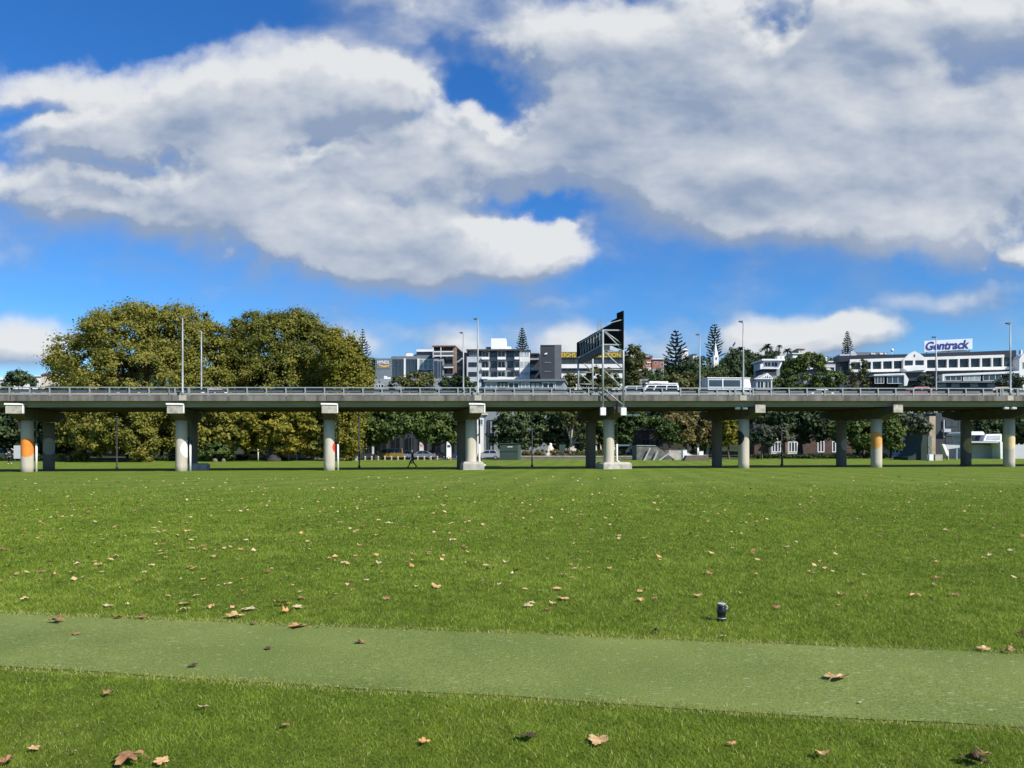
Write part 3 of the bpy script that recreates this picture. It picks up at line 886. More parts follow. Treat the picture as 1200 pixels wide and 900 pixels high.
PLANE = [(.105, .125, .028), (.175, .188, .036), (.25, .25, .045), (.33, .30, .055), (.42, .36, .10)]
GOLD = [(.065, .078, .012), (.175, .175, .022), (.29, .26, .034), (.40, .32, .06)]
DARK = [(0.014, 0.029, 0.012), (0.032, 0.058, 0.02), (0.061, 0.096, 0.032), (0.109, 0.145, 0.051)]
MIDG = [(0.023, 0.044, 0.012), (0.058, 0.098, 0.021), (0.111, 0.156, 0.034), (0.182, 0.221, 0.058)]
OLIV = [(0.044, 0.056, 0.018), (0.094, 0.106, 0.03), (0.156, 0.163, 0.05), (0.237, 0.225, 0.088)]
BROWN = [(0.062, 0.056, 0.02), (0.138, 0.119, 0.037), (0.225, 0.181, 0.062), (0.312, 0.25, 0.112)]
GREYG = [(0.034, 0.048, 0.03), (0.069, 0.092, 0.055), (0.127, 0.149, 0.092), (0.196, 0.218, 0.138)]
f_plane = foliage('plane_leaves', PLANE, .48); f_gold = foliage('golden_leaves', GOLD, .4); f_dark = foliage('dark_leaves', DARK, .2)
f_mid = foliage('green_leaves', MIDG); f_oliv = foliage('olive_leaves', OLIV); f_brown = foliage('brown_leaves', BROWN); f_grey = foliage('greygreen_leaves', GREYG)
bark = pm('bark', (.10, .085, .065), .35, 3, .95, .4, stretch=(1, 1, .3))
bark_dark = pm('bark_dark', (.035, .03, .025), .35, 3, .95, .4, stretch=(1, 1, .3))
bark_pale = pm('bark_pale', (.42, .38, .31), .25, 3, .9, .4, stain=(.2, .17, .13), stretch=(1, 1, .3))

def px_lobes(Y, ells):
    out = []
    for e in ells:
        cx, cy, rx, ry = e[:4]; dy = e[4] if len(e) > 4 else 0
        k = (Y + dy) / FPX
        c = P(cx, cy, Y + dy); out.append(((c.x, c.y, c.z), (rx * k, (rx + ry) / 2 * k * .9, ry * k)))
    return out

def tree(name, label, Y, trunk_px, ells, fol, bk, n_leaf, leaf, n_clumps, clump_r, r0, seed, cat='tree', group=None, fork=.35, mean=.45, spread=.2, twigs=14, base_py=None, ground_clear=.25):
    b = P(trunk_px, 530, Y); b.z = HF(b.x, b.y)
    t = thing(name, label, cat, b, group)
    lobes = [(tuple(np.array(c) - np.array(b)), r) for c, r in px_lobes(Y, ells)]
    me, cc = crown_mesh('crown', seed, lobes, n_leaf, leaf, n_clumps, clump_r, ground_clear, mean, spread)
    link('crown', me, t, [fol])
    trunk_mb(random.Random(seed), (0, 0, 0), lobes, r0, cc, twigs, fork).build('trunk', bk, t, smooth=True, off=(0, 0, 0))
    return t

# the big autumn planes on the left
tree('plane_tree', 'huge olive and gold plane tree at the left, the tallest and broadest of the park', 118, 172,
     [(150, 400, 62, 42), (205, 394, 52, 36), (108, 424, 48, 38), (240, 420, 36, 42), (78, 440, 24, 28), (165, 445, 90, 48, -2), (120, 385, 26, 18), (232, 384, 16, 12), (175, 372, 44, 16), (105, 490, 44, 42), (250, 465, 30, 50), (200, 500, 45, 30, 2)],
     f_plane, bark, 170000, .20, 1100, 1.5, .75, 11, twigs=60, spread=.24)
tree('plane_tree', 'big olive plane tree with a domed crown right of the tallest one', 121, 322,
     [(330, 402, 52, 36), (276, 418, 20, 34), (298, 412, 32, 40), (368, 420, 40, 44), (330, 445, 66, 44), (345, 378, 26, 14), (300, 384, 26, 18), (385, 400, 14, 14), (300, 490, 36, 36, 2), (350, 490, 50, 38), (395, 460, 22, 36)],
     f_plane, bark_dark, 140000, .20, 920, 1.45, .8, 12, twigs=50, mean=.42, spread=.24)
tree('plane_tree', 'golden plane tree with thin ragged top beside the grey office building', 113, 409,
     [(400, 420, 24, 30), (420, 436, 14, 26), (407, 460, 25, 34), (393, 400, 13, 13), (408, 505, 16, 34, -2), (428, 450, 8, 12)],
     f_gold, bark, 48000, .19, 380, 1.1, .38, 13, twigs=30, spread=.22)
tree('plane_tree', 'low bright plane tree whose lit crown droops to the lawn at the left', 108, 160,
     [(150, 492, 36, 30), (165, 512, 20, 24), (130, 498, 30, 26), (112, 510, 22, 20), (176, 528, 7, 11), (158, 534, 9, 6), (110, 484, 30, 20)],
     f_plane, bark, 44000, .20, 320, .9, .35, 14, mean=.56, spread=.22, twigs=24, ground_clear=.1)
tree('plane_tree', 'leafy olive tree under the deck between the first white disc column and big dark trunk', 112, 256,
     [(255, 490, 30, 24), (275, 508, 24, 24), (238, 505, 20, 26), (290, 492, 18, 22)],
     f_plane, bark, 14000, .32, 170, .95, .3, 15, mean=.5)
tree('bush', 'round dark green bush on the lawn edge under the deck, left of a pale trunk', 110, 255,
     [(252, 528, 22, 9), (240, 531, 12, 8), (266, 530, 10, 8)], f_mid, bark_dark, 6000, .2, 70, .5, .1, 16, cat='bush', ground_clear=.03)
tree('plane_tree', 'yellow green tree under the deck with a massive dark trunk on the lawn', 110, 321,
     [(315, 490, 24, 24), (338, 500, 20, 30), (300, 505, 16, 24), (330, 520, 14, 12), (318, 508, 18, 16)],
     f_gold, bark_dark, 14000, .30, 190, .85, .9, 17, mean=.42, fork=.5)
tree('plane_tree', 'mottled olive tree standing just left of the red disc column', 114, 366,
     [(366, 492, 22, 24), (372, 516, 18, 20), (355, 510, 14, 16)], f_plane, bark, 9000, .30, 120, .85, .25, 18, mean=.5)
tree('bush', 'low lime green shrub beside the black bin on the lawn', 112, 90,
     [(86, 534, 14, 4), (74, 536, 10, 3), (97, 536, 8, 3)], f_gold, bark_dark, 3000, .16, 50, .35, .06, 19, cat='bush', ground_clear=.02)
tree('dark_tree', 'dark leafy tree at the far left edge behind the orange disc column', 120, 20,
     [(18, 500, 40, 26), (-15, 495, 34, 30), (45, 505, 22, 24), (0, 480, 30, 14), (60, 515, 20, 14)], f_dark, bark_dark, 14000, .32, 170, 1.0, .35, 20, mean=.5)
tree('dark_tree', 'deep green tree filling the gap right of the rear grey disc column', 124, 82,
     [(85, 505, 26, 26), (70, 516, 16, 16), (110, 500, 26, 26), (150, 505, 30, 24), (185, 500, 24, 30), (215, 505, 20, 26)], f_dark, bark_dark, 22000, .32, 240, 1.1, .4, 21, mean=.55)
# mid green row behind the road, middle of the picture
tree('pohutukawa_tree', 'spreading green tree above the mustard van under the deck', 122, 440,
     [(440, 488, 30, 16), (430, 505, 24, 16), (460, 498, 24, 16), (446, 508, 18, 10)], f_mid, bark_dark, 14000, .30, 150, .9, .35, 22, mean=.45, ground_clear=2.2)
tree('pohutukawa_tree', 'green domed tree over the walking person and parked cars', 124, 508,
     [(500, 496, 28, 14), (520, 502, 22, 15), (485, 490, 22, 14), (535, 510, 10, 12), (505, 510, 18, 8)], f_mid, bark_dark, 14000, .30, 150, .9, .35, 23, mean=.42, ground_clear=2.6)
tree('dark_tree', 'dark tree right of the grey hatchback, above the green shed', 128, 606,
     [(605, 495, 24, 20), (590, 508, 16, 18), (625, 500, 18, 22), (612, 515, 22, 10)], f_dark, bark_dark, 14000, .3, 160, .9, .3, 24, mean=.62)
tree('dark_tree', 'rounded dark tree behind the pale cone tent under the deck', 130, 645,
     [(645, 500, 20, 18), (655, 512, 16, 14), (635, 490, 20, 12)], f_dark, bark_dark, 10000, .3, 120, .9, .3, 25, mean=.7)
tree('gum_tree', 'tree with bare pale forking trunk left of the gantry pier', 126, 668,
     [(668, 488, 16, 8), (682, 500, 14, 14), (660, 482, 12, 8), (688, 515, 10, 12)], f_oliv, bark_pale, 5000, .28, 90, .8, .30, 26, mean=.3, fork=.5, twigs=26)
tree('dark_tree', 'dark tree seen between the gantry pier column and its rear column', 128, 705,
     [(705, 500, 14, 20), (730, 500, 14, 18), (742, 490, 12, 14), (722, 512, 10, 10)], f_mid, bark_dark, 9000, .3, 110, .9, .3, 27, mean=.35)
for i, (tx, ells, lb, sd) in enumerate([
    (797, [(795, 500, 18, 16), (785, 492, 14, 10), (803, 510, 12, 10)], 'golden brown paperbark tree, left of the pale trunked pair under the deck', 28),
    (818, [(818, 496, 18, 16), (812, 508, 12, 12), (826, 510, 10, 12)], 'golden brown paperbark tree with a white wrapped trunk, middle of three', 29),
    (828, [(832, 500, 12, 16), (838, 512, 8, 14)], 'golden brown paperbark tree nearest the rear column, right of three', 30)]):
    tree('paperbark_tree', lb, 118 + i, tx, ells, f_brown, bark_pale, 8000, .26, 100, .7, .22, sd, mean=.5, spread=.22, ground_clear=2.4)
tree('pohutukawa_tree', 'blue green leaning tree above the skate ramp', 116, 786,
     [(780, 504, 12, 12), (770, 496, 12, 8), (790, 512, 8, 8)], f_mid, bark, 6000, .24, 80, .6, .18, 31, mean=.3, ground_clear=2.2)
tree('paperbark_tree', 'yellow leafed tree seen through the pier left of the black disc column', 118, 854,
     [(854, 498, 12, 16), (858, 510, 10, 10), (848, 508, 8, 12)], f_gold, bark, 5000, .26, 70, .7, .16, 32, mean=.45)
tree('cabbage_tree', 'small pale green tufted tree on a thin trunk beside the park post', 84, 917,
     [(912, 506, 9, 6), (922, 510, 9, 7), (905, 512, 7, 6), (917, 503, 7, 5)], f_grey, bark, 5000, .16, 60, .32, .07, 33, mean=.55, ground_clear=1.8)
tree('pohutukawa_tree', 'grey green small tree right of the black disc column', 110, 893,
     [(890, 508, 13, 8), (900, 516, 9, 6), (885, 514, 8, 6)], f_grey, bark, 5000, .2, 60, .5, .1, 34, mean=.45, ground_clear=1.6)
tree('dark_tree', 'thick trunked dark tree in deep shade behind the brick buildings', 120, 938,
     [(935, 492, 30, 14), (955, 500, 24, 20), (915, 490, 20, 10), (975, 495, 22, 18), (900, 488, 18, 10)], f_dark, bark_dark, 14000, .3, 160, .9, .45, 35, mean=.45, ground_clear=1.8)
tree('broadleaf_tree', 'fresh green tree just left of the tan disc column', 114, 1008,
     [(1008, 505, 14, 20), (996, 500, 14, 14), (1018, 515, 10, 14), (985, 505, 10, 14)], f_mid, bark_dark, 9000, .28, 110, .8, .22, 36, mean=.55, ground_clear=1.3)
tree('broadleaf_tree', 'fresh green tree just right of the tan disc column', 114, 1044,
     [(1044, 505, 12, 20), (1040, 494, 10, 12), (1048, 516, 8, 12)], f_mid, bark_dark, 7000, .28, 90, .8, .2, 37, mean=.6, ground_clear=1.3)
tree('pohutukawa_tree', 'spreading grey green tree with leaning dark limb over the brick pillars', 116, 1062,
     [(1068, 494, 18, 10), (1078, 500, 12, 8), (1056, 490, 12, 8)], f_grey, bark_dark, 6000, .26, 80, .7, .22, 38, mean=.3, ground_clear=2.5)
tree('dark_tree', 'dark tree over the pale fence at the right edge', 118, 1199,
     [(1200, 500, 14, 18), (1215, 505, 20, 24), (1205, 514, 12, 12), (1235, 495, 20, 24)], f_dark, bark_dark, 8000, .28, 100, .8, .25, 39, mean=.5, ground_clear=1.8)

# a dense shelter belt of dark trees behind the road
def tree_proto(name, seed, lobes, fol, bk, n_leaf, leaf, ncl, cr, r0, mean=.45, twigs=8):
    me, cc = crown_mesh(name, seed, lobes, n_leaf, leaf, ncl, cr, .2, mean, .2)
    mb = trunk_mb(random.Random(seed), (0, 0, 0), lobes, r0, cc, twigs, .35, 6)
    o = mb.build('trunk', bk, None, off=(0, 0, 0))
    tm = o.data
    bpy.data.objects.remove(o)
    return me, tm, fol, bk
L1 = [((0, 0, 6.2), (3.6, 3.6, 2.6)), ((2.4, .5, 5), (2.2, 2.4, 1.8)), ((-2.4, -.4, 5.2), (2.3, 2.3, 1.9)), ((.4, -1.8, 4.2), (2.6, 2, 1.6)), ((0, 0, 8), (2.0, 2.0, 1.6))]
L2 = [((0, 0, 5), (2.6, 2.6, 3.2)), ((.6, .2, 8), (1.9, 1.9, 2.2)), ((-.8, -.5, 6.5), (1.9, 1.9, 1.8)), ((1.4, -.6, 4), (1.7, 1.7, 1.6)), ((-1.5, -.8, 3.2), (1.8, 1.8, 1.5))]
L3 = [((0, 0, 4.5), (4.2, 4.0, 2.2)), ((2.5, -1, 3.6), (2.4, 2.2, 1.6)), ((-2.6, -.6, 3.8), (2.5, 2.3, 1.6)), ((.5, -.5, 6), (2.5, 2.5, 1.3)), ((0, -2, 2.6), (2.8, 1.6, 1.4))]
PROTOS = {
 'dark': tree_proto('crown', 101, L1, f_dark, bark_dark, 5200, .27, 90, .95, .28, .5),
 'tall': tree_proto('crown', 102, L2, f_dark, bark_dark, 5200, .26, 90, .85, .25, .55),
 'broad': tree_proto('crown', 103, L3, f_dark, bark_dark, 5600, .27, 95, .95, .28, .62),
 'olive': tree_proto('crown', 104, L1, f_oliv, bark, 5200, .27, 90, .95, .26, .3),
 'green': tree_proto('crown', 105, L3, f_mid, bark_dark, 5600, .27, 95, .95, .28, .35),
}
for me, tm, fo, bk in PROTOS.values():
    me.materials.append(fo)
def plant(kind, name, label, x, y, sx, sz, rz, cat='tree', group=None, zoff=0.0, trunk=True):
    me, tm, fo, bk = PROTOS[kind]
    t = thing(name, label, cat, (x, y, HF(x, y) - .2 + zoff), group, rz)
    t.scale = (sx, sx, sz)
    link('crown', me, t); 
    if trunk: link('trunk', tm, t)
    return t
rr = random.Random(77)
x = -100.0
while x < 104:
    y = 146 + rr.uniform(-4, 5)
    px = 600 + x / y * FPX
    k = rr.choice(['dark', 'tall', 'broad', 'dark', 'broad'])
    s = rr.uniform(.85, 1.15)
    if not (1085 < px < 1200 and False):
        plant(k, 'shelter_tree', 'dark evergreen tree of the dense belt along the street behind the viaduct columns', x, y, s * 1.1, s * 1.12, rr.uniform(0, 6.28), group='belt of dark trees behind the street')
    x += rr.uniform(3.4, 5.2)
x = -130.0
while x < 134:
    y = 168 + rr.uniform(-5, 6); k = rr.choice(['dark', 'tall', 'broad'])
    s = rr.uniform(1.0, 1.25)
    plant(k, 'shelter_tree', 'dark evergreen tree of the dense belt along the street behind the viaduct columns', x, y, s * 1.15, s, rr.uniform(0, 6.28), group='belt of dark trees behind the street')
    x += rr.uniform(5, 7.5)

# hillside trees: tops follow the wooded skyline
SKYX = [-300, 40, 70, 120, 430, 470, 520, 545, 720, 735, 760, 800, 850, 900, 940, 965, 1000, 1030, 1500]
SKYT = [446, 444, 430, 425, 410, 414, 424, 432, 430, 409, 412, 409, 407, 404, 407, 412, 407, 424, 426]
rr = random.Random(5)
KEEP_CLEAR = [(750, 763, 436, 285), (764, 780, 431, 290), (834, 844, 425, 306), (890, 918, 439, 205), (884, 908, 452, 150), (938, 976, 433, 204), (960, 982, 438, 214), (934, 945, 412, 308), (929, 942, 417, 298), (798, 808, 416, 313), (738, 748, 417, 333), (811, 818, 418, 298), (-10, 12, 452, 318), (19, 32, 452, 318), (37, 57, 450, 313), (435, 460, 446, 200), (895, 904, 409, 318), (864, 872, 410, 318), (919, 927, 412, 313), (859, 864, 406, 318)]      # px0, px1, lowest py that stays in view, Y
placed = 0; tries = 0
while placed < 255 and tries < 9000:
    tries += 1
    y = 215 + 205 * rr.random() ** .8
    px = rr.uniform(-380, 1580); x = PX(px, y)
    top = float(np.interp(px, SKYX, SKYT)) + abs(rr.gauss(0, 1)) * 9 * (1 if y > 330 else 2.2)
    zt = CZ + (530 - top) / FPX * y; z0 = HF(x, y); h = zt - z0
    if h < 4.5: continue
    h = min(h, rr.uniform(9, 17))
    k = rr.choices(['dark', 'tall', 'broad', 'olive', 'green'], [4, 3, 4, 1.5, 1.2])[0]
    hk = {'dark': 9.6, 'tall': 10.2, 'broad': 7.3, 'olive': 9.6, 'green': 7.3}[k]
    w = h * rr.uniform(.38, .55) / 4.3
    tp = 530 - (z0 + h - CZ) / y * FPX; hw = w * 4.5 / y * FPX
    bad = False
    for a, b, pt, Yk in KEEP_CLEAR:
        if y < Yk and px + hw > a and px - hw < b and tp < pt: bad = True
    if bad: continue
    plant(k, 'hillside_tree', 'evergreen tree in the woods covering the hill behind the viaduct', x, y, w, h / hk, rr.uniform(0, 6.28), group='trees on the wooded hill', trunk=y < 260)
    placed += 1

# more of the same woods closing up round the houses
for a, b, pt, Yk in KEEP_CLEAR:
    if Yk < 250 or a < 60: continue
    for q in range(2):
        y = Yk - 6 - 9 * q; px = rr.uniform(a, b); x = PX(px, y); zt = CZ + (530 - pt - 1.5 - 5 * q) / FPX * y; z0 = HF(x, y); h = zt - z0
        if h < 2.5: continue
        k = rr.choice(['dark', 'broad']); hk = {'dark': 9.6, 'broad': 7.3}[k]; w = min(1.3, max(.6, h * .5 / 4.3))
        plant(k, 'hillside_tree', 'evergreen tree in the woods covering the hill behind the viaduct', x, y, w, h / hk, rr.uniform(0, 6.28), group='trees on the wooded hill', trunk=False)
# individual trees and bushes seen over the parapet
def over(name, label, Y, tx, ells, fol, n, leaf, ncl, cr, seed, mean=.45, cat='tree', bk=bark_dark):
    tree(name, label, Y, tx, ells, fol, bk, n, leaf, ncl, cr, .3, seed, cat=cat, mean=mean, ground_clear=.3)
over('round_tree', 'rounded olive green tree before the grey office and brown balcony flats', 160, 485, [(485, 447, 22, 12), (470, 452, 16, 12), (500, 450, 14, 12), (485, 475, 24, 20)], f_oliv, 9000, .30, 120, .9, 51, .45)
over('round_tree', 'small dark tree behind the parapet, left part of the pair before the white flats', 160, 524, [(524, 450, 9, 8), (524, 470, 10, 16)], f_dark, 3500, .28, 50, .7, 52, .7)
over('round_tree', 'small green tree behind the parapet, right part of the pair before the white flats', 158, 541, [(540, 449, 12, 9), (552, 454, 8, 6), (540, 470, 12, 16)], f_mid, 4500, .28, 60, .7, 53, .35)
over('round_tree', 'olive tree behind the far gantry leg, left of the denser one', 150, 668, [(672, 447, 12, 9), (660, 453, 12, 8), (672, 470, 14, 18)], f_oliv, 6000, .28, 80, .8, 54, .4)
over('round_tree', 'dense olive tree filling the view between both gantry legs', 146, 702, [(700, 443, 16, 13), (714, 448, 14, 12), (690, 450, 10, 10), (702, 470, 18, 20)], f_oliv, 9000, .28, 110, .8, 55, .42)
over('round_tree', 'grey green tree right of the gantry beside the brick houses', 200, 742, [(742, 420, 13, 16), (738, 440, 12, 20), (750, 440, 12, 18)], f_oliv, 8000, .36, 100, 1.1, 56, .25)
over('shrub', 'wide light olive shrub mass behind the white van and lamp', 130, 806, [(800, 446, 28, 8), (822, 448, 18, 9), (785, 452, 14, 6), (806, 465, 34, 14)], f_oliv, 9000, .26, 110, .8, 57, .55, 'shrub')
over('spreading_tree', 'bright green spreading tree crown left of the arched house roof', 190, 928, [(946, 423, 20, 9), (930, 430, 12, 8), (962, 428, 8, 7)], f_mid, 8000, .32, 90, 1.0, 58, .5)
over('spreading_tree', 'green layered tree before the gabled pavilion behind the parapet', 165, 915, [(925, 440, 10, 8), (912, 448, 12, 9), (930, 452, 14, 8), (920, 470, 20, 18)], f_mid, 8000, .28, 90, .9, 59, .5)
over('spreading_tree', 'wide green tree below the arched roof, left of the brown conifers', 160, 962, [(950, 447, 14, 9), (972, 445, 15, 11), (962, 455, 20, 8), (962, 472, 24, 18)], f_mid, 11000, .28, 120, .9, 60, .5)
def conifer(label, Y, px, ytop, hwpx, fol, seed, n=7000):
    b = P(px, 530, Y); b.z = HF(b.x, b.y); zt = CZ + (530 - ytop) / FPX * Y; h = zt - b.z; w = hwpx / FPX * Y
    lobes = []
    for i in range(7):
        f = i / 6; lobes.append(((0, 0, h * (.35 + .60 * f)), (w * (1.05 - .85 * f), w * (1.05 - .85 * f), h * .12)))
    t = thing('conifer', label, 'conifer', b)
    me, cc = crown_mesh('crown', seed, lobes, n, .22, 120, .7, .3, .45, .22); link('crown', me, t, [fol])
    trunk_mb(random.Random(seed), (0, 0, 0), lobes[:2], .2, cc, 6).build('trunk', bark, t, off=(0, 0, 0))
conifer('brownish conifer before the left end of the long white office, left of two', 165, 998, 428, 16, f_brown, 61)
conifer('pointed green brown conifer before the long white office, right of two', 162, 1012, 424, 15, f_oliv, 62)
over('bush', 'round grey green bush before the gable of the long white office', 160, 1084, [(1086, 448, 12, 9), (1078, 454, 9, 6), (1086, 470, 12, 14)], f_grey, 5000, .24, 70, .7, 63, .3, 'bush')
over('bush', 'grey green bush at the right end of the long white office', 158, 1186, [(1184, 447, 12, 9), (1196, 450, 10, 8), (1174, 452, 8, 7), (1186, 470, 16, 14)], f_grey, 6000, .24, 80, .7, 64, .32, 'bush')
over('round_tree', 'dark round tree between the white houses at the far left', 300, 22, [(22, 441, 15, 6), (30, 447, 12, 6), (14, 450, 8, 6)], f_dark, 5000, .45, 60, 1.4, 65, .5)

# Norfolk pines
def pine(label, Y, px, ytop, ybase, hwpx, tiers, fol, seed, droop=.12, gap=.55, cone=1.0):
    rng = np.random.default_rng(seed); b = P(px, 530, Y); b.z = HF(b.x, b.y)
    h = CZ + (530 - ytop) / FPX * Y - b.z; w = hwpx / FPX * Y
    zb = CZ + (530 - ybase) / FPX * Y - b.z
    t = thing('norfolk_pine', label, 'pine', b)
    mb = MB(); mb.tube([(0, 0, -.3), (0, 0, h * .5), (0, 0, h)], [.45, .28, .04], 8); mb.build('trunk', bark_dark, t, off=(0, 0, 0), smooth=True)
    ps, ns, ss, ts = [], [], [], []
    br = MB()
    for i in range(tiers):
        f = (i + .5) / tiers; z = zb + (h - zb) * f ** .95
        L = w * (1 - f) ** cone * rng.uniform(.85, 1.1) + w * .06
        nb = 7 if f < .75 else 5
        th = (h - zb) / tiers
        a0 = rng.uniform(0, 6.28)
        for k in range(nb):
            a = a0 + 6.283 * k / nb + rng.uniform(-.15, .15); l = L * rng.uniform(.75, 1.1)
            tip = Vector((math.cos(a) * l, math.sin(a) * l, z + l * .30))
            br.tube([(0, 0, z), (tip.x * .5, tip.y * .5, z + l * (.10 - droop)), tip], [.07, .05, .02], 4, False)
            m = int(40 + 120 * l / w)
            u = rng.random(m) ** .7; sw = l * .16 * (1 - .55 * u)
            off = rng.normal(0, .5, m) * sw
            zz = z + l * ((.30 + 2 * droop) * u ** 2 - 2 * droop * u + .0 * u) + rng.normal(0, .16, m) * th * gap
            ps.append(np.stack([math.cos(a) * l * u - math.sin(a) * off, math.sin(a) * l * u + math.cos(a) * off, zz], -1))
            nn = rng.normal(0, .6, (m, 3)) + np.array([0, 0, .9]); ns.append(nn / np.linalg.norm(nn, axis=1)[:, None])
            ss.append(np.full(m, max(.14, w * .05))); ts.append(np.clip(rng.normal(.5, .2, m), 0, 1))
    br.build('branches', bark_dark, t, off=(0, 0, 0))
    p = np.concatenate(ps); me = np_mesh('crown', leaf_verts(rng, p, np.concatenate(ns), np.concatenate(ss)), np.arange(len(p) * 4), 4, {'tint': np.concatenate(ts)})
    link('crown', me, t, [fol])
f_pine = foliage('pine_needles', [(.016, .03, .015), (.036, .060, .030), (.07, .105, .05), (.11, .145, .07)], .15)
pine('sparse tiered pine rising above the golden plane tree at left', 300, 425, 385, 420, 11, 11, f_pine, 1, .05, .18, 1.0)
pine('narrow dense pine behind the white roof box of the apartment block', 260, 612, 384, 425, 8.5, 15, f_grey, 2, .02, .7, .55)
pine('broad layered pine on the hill, right of the brick houses', 300, 792, 387, 440, 18, 12, f_pine, 3, .06, .16, .62)
pine('dense round topped pine directly behind the white church spire', 330, 837, 380, 420, 11.5, 13, f_pine, 4, .02, .32, .42)
pine('slim pine poking above the trees left of the long white office', 330, 993, 388, 420, 8, 15, f_pine, 5, .03, .6, .6)

# palms on the hill
def palm(label, Y, px, ytop, hwpx, seed):
    rng = np.random.default_rng(seed); b = P(px, 530, Y); b.z = HF(b.x, b.y)
    w = hwpx / FPX * Y; h = CZ + (530 - ytop) / FPX * Y - b.z - w * .45
    t = thing('palm_tree', label, 'palm', b)
    mb = MB(); mb.tube([(0, 0, -.3), (.1, 0, h * .5), (0, 0, h)], [.4, .32, .3], 9); mb.build('trunk', bark, t, off=(0, 0, 0))
    ps, ns, ss, ts = [], [], [], []
    for k in range(34):
        a = rng.uniform(0, 6.283); e = rng.uniform(-.2, 1.3); l = w * rng.uniform(.8, 1.1); m = 60
        u = np.linspace(.05, 1, m); rr_ = np.cos(e) * l * u; zz = h + np.sin(e) * l * u - .55 * l * u ** 2
        off = rng.normal(0, .06, m) * l
        ps.append(np.stack([math.cos(a) * rr_ - math.sin(a) * off, math.sin(a) * rr_ + math.cos(a) * off, zz], -1))
        nn = rng.normal(0, .5, (m, 3)) + np.array([0, 0, .9]); ns.append(nn / np.linalg.norm(nn, axis=1)[:, None]); ss.append(np.full(m, w * .07)); ts.append(np.clip(rng.normal(.4, .2, m), 0, 1))
    p = np.concatenate(ps); me = np_mesh('crown', leaf_verts(rng, p, np.concatenate(ns), np.concatenate(ss)), np.arange(len(p) * 4), 4, {'tint': np.concatenate(ts)})
    link('crown', me, t, [f_pine])
palm('palm tree with feathery head on the ridge left of the tall near lamp', 320, 868, 406, 8, 1)
palm('tallest palm tree on the ridge above the white terraced house', 320, 899, 403, 9, 2)
palm('palm tree on the ridge right of the tallest palm', 315, 923, 408, 7, 3)
palm('slender palm with small head between two fuller palms on the ridge', 330, 913, 404, 4, 4)
# ------------------------------------------------------------------ buildings
class Facade:
    """a front between two points of the plan; local axes: along the front, into the building, up"""
    def __init__(s, pxA, YA, pxB, YB, name, label, cat='building', group=None):
        A = Vector((PX(pxA, YA), YA, 0)); B = Vector((PX(pxB, YB), YB, 0))
        s.A = A; s.u = (B - A).normalized(); s.n = Vector((-s.u.y, s.u.x, 0)); s.L = (B - A).length
        s.zb = min(HF(A.x, A.y), HF(B.x, B.y)) - .6
        s.root = thing(name, label, cat, (A.x, A.y, s.zb), group, math.atan2(s.u.y, s.u.x))
    def c(s, px, py, d=0.0):
        r = Vector(((px - 600) / FPX, 1, 0)); t = (d + s.A.dot(s.n)) / r.dot(s.n)
        return (r * t - s.A).dot(s.u), CZ + (530 - py) / FPX * t - s.zb
    def box(s, name, x0, y0, x1, y1, d0, d1, mat, parent=None, bevel=0):
        a, z1 = s.c(x0, y0, d0); b, z0 = s.c(x1, y1 if y1 is not None else y0, d0)
        if y1 is None: z0 = 0
        mb = MB(); mb.box(a, b, d0, d1, min(z0, z1), max(z0, z1))
        return mb.build(name, mat, parent or s.root, off=(0, 0, 0), bevel=bevel)
    def poly(s, name, pts, d0, d1, mat, parent=None):
        q = [s.c(px, py, d0) for px, py in pts]
        mb = MB(); mb.prism([(a, d0, z) for a, z in q], (0, d1 - d0, 0))
        return mb.build(name, mat, parent or s.root, off=(0, 0, 0))
    def win(s, x0, y0, x1, y1, d=-.02, mat=None, fmat=None, panes=2, fw=.09, y0b=None, y1b=None):
        """a window: a frame standing a little proud, with one pane set into it; edges may slope"""
        y0b = y0 if y0b is None else y0b; y1b = y1 if y1b is None else y1b
        a, zt = s.c(x0, y0, d); _, zb = s.c(x0, y1, d); b, zt2 = s.c(x1, y0b, d); _, zb2 = s.c(x1, y1b, d)
        f = MB()
        def bx(p, q): 
            f.prism([(p[0], d - .05, p[1]), (q[0], d - .05, q[1]), (q[0], d - .05, q[2]), (p[0], d - .05, p[2])], (0, .06, 0))
        bx((a, zb, zb + fw), (b, zb2, zb2 + fw)); bx((a, zt - fw, zt), (b, zt2 - fw, zt2))
        for i in range(panes + 1):
            g = i / panes; xx = a + (b - a) * g; lo = zb + (zb2 - zb) * g + fw; hi = zt + (zt2 - zt) * g - fw
            x_0 = min(max(xx - fw / 2, a), b - fw); bx((x_0, lo, hi), (x_0 + fw, lo, hi))
        w = f.build('window', fmat or frame_dark, s.root, off=(0, 0, 0))
        p = MB(); p.prism([(a + .01, d, zb + .01), (b - .01, d, zb2 + .01), (b - .01, d, zt2 - .01), (a + .01, d, zt - .01)], (0, .012, 0))
        p.build('pane', mat or gl, w, off=(0, 0, 0))
        return w

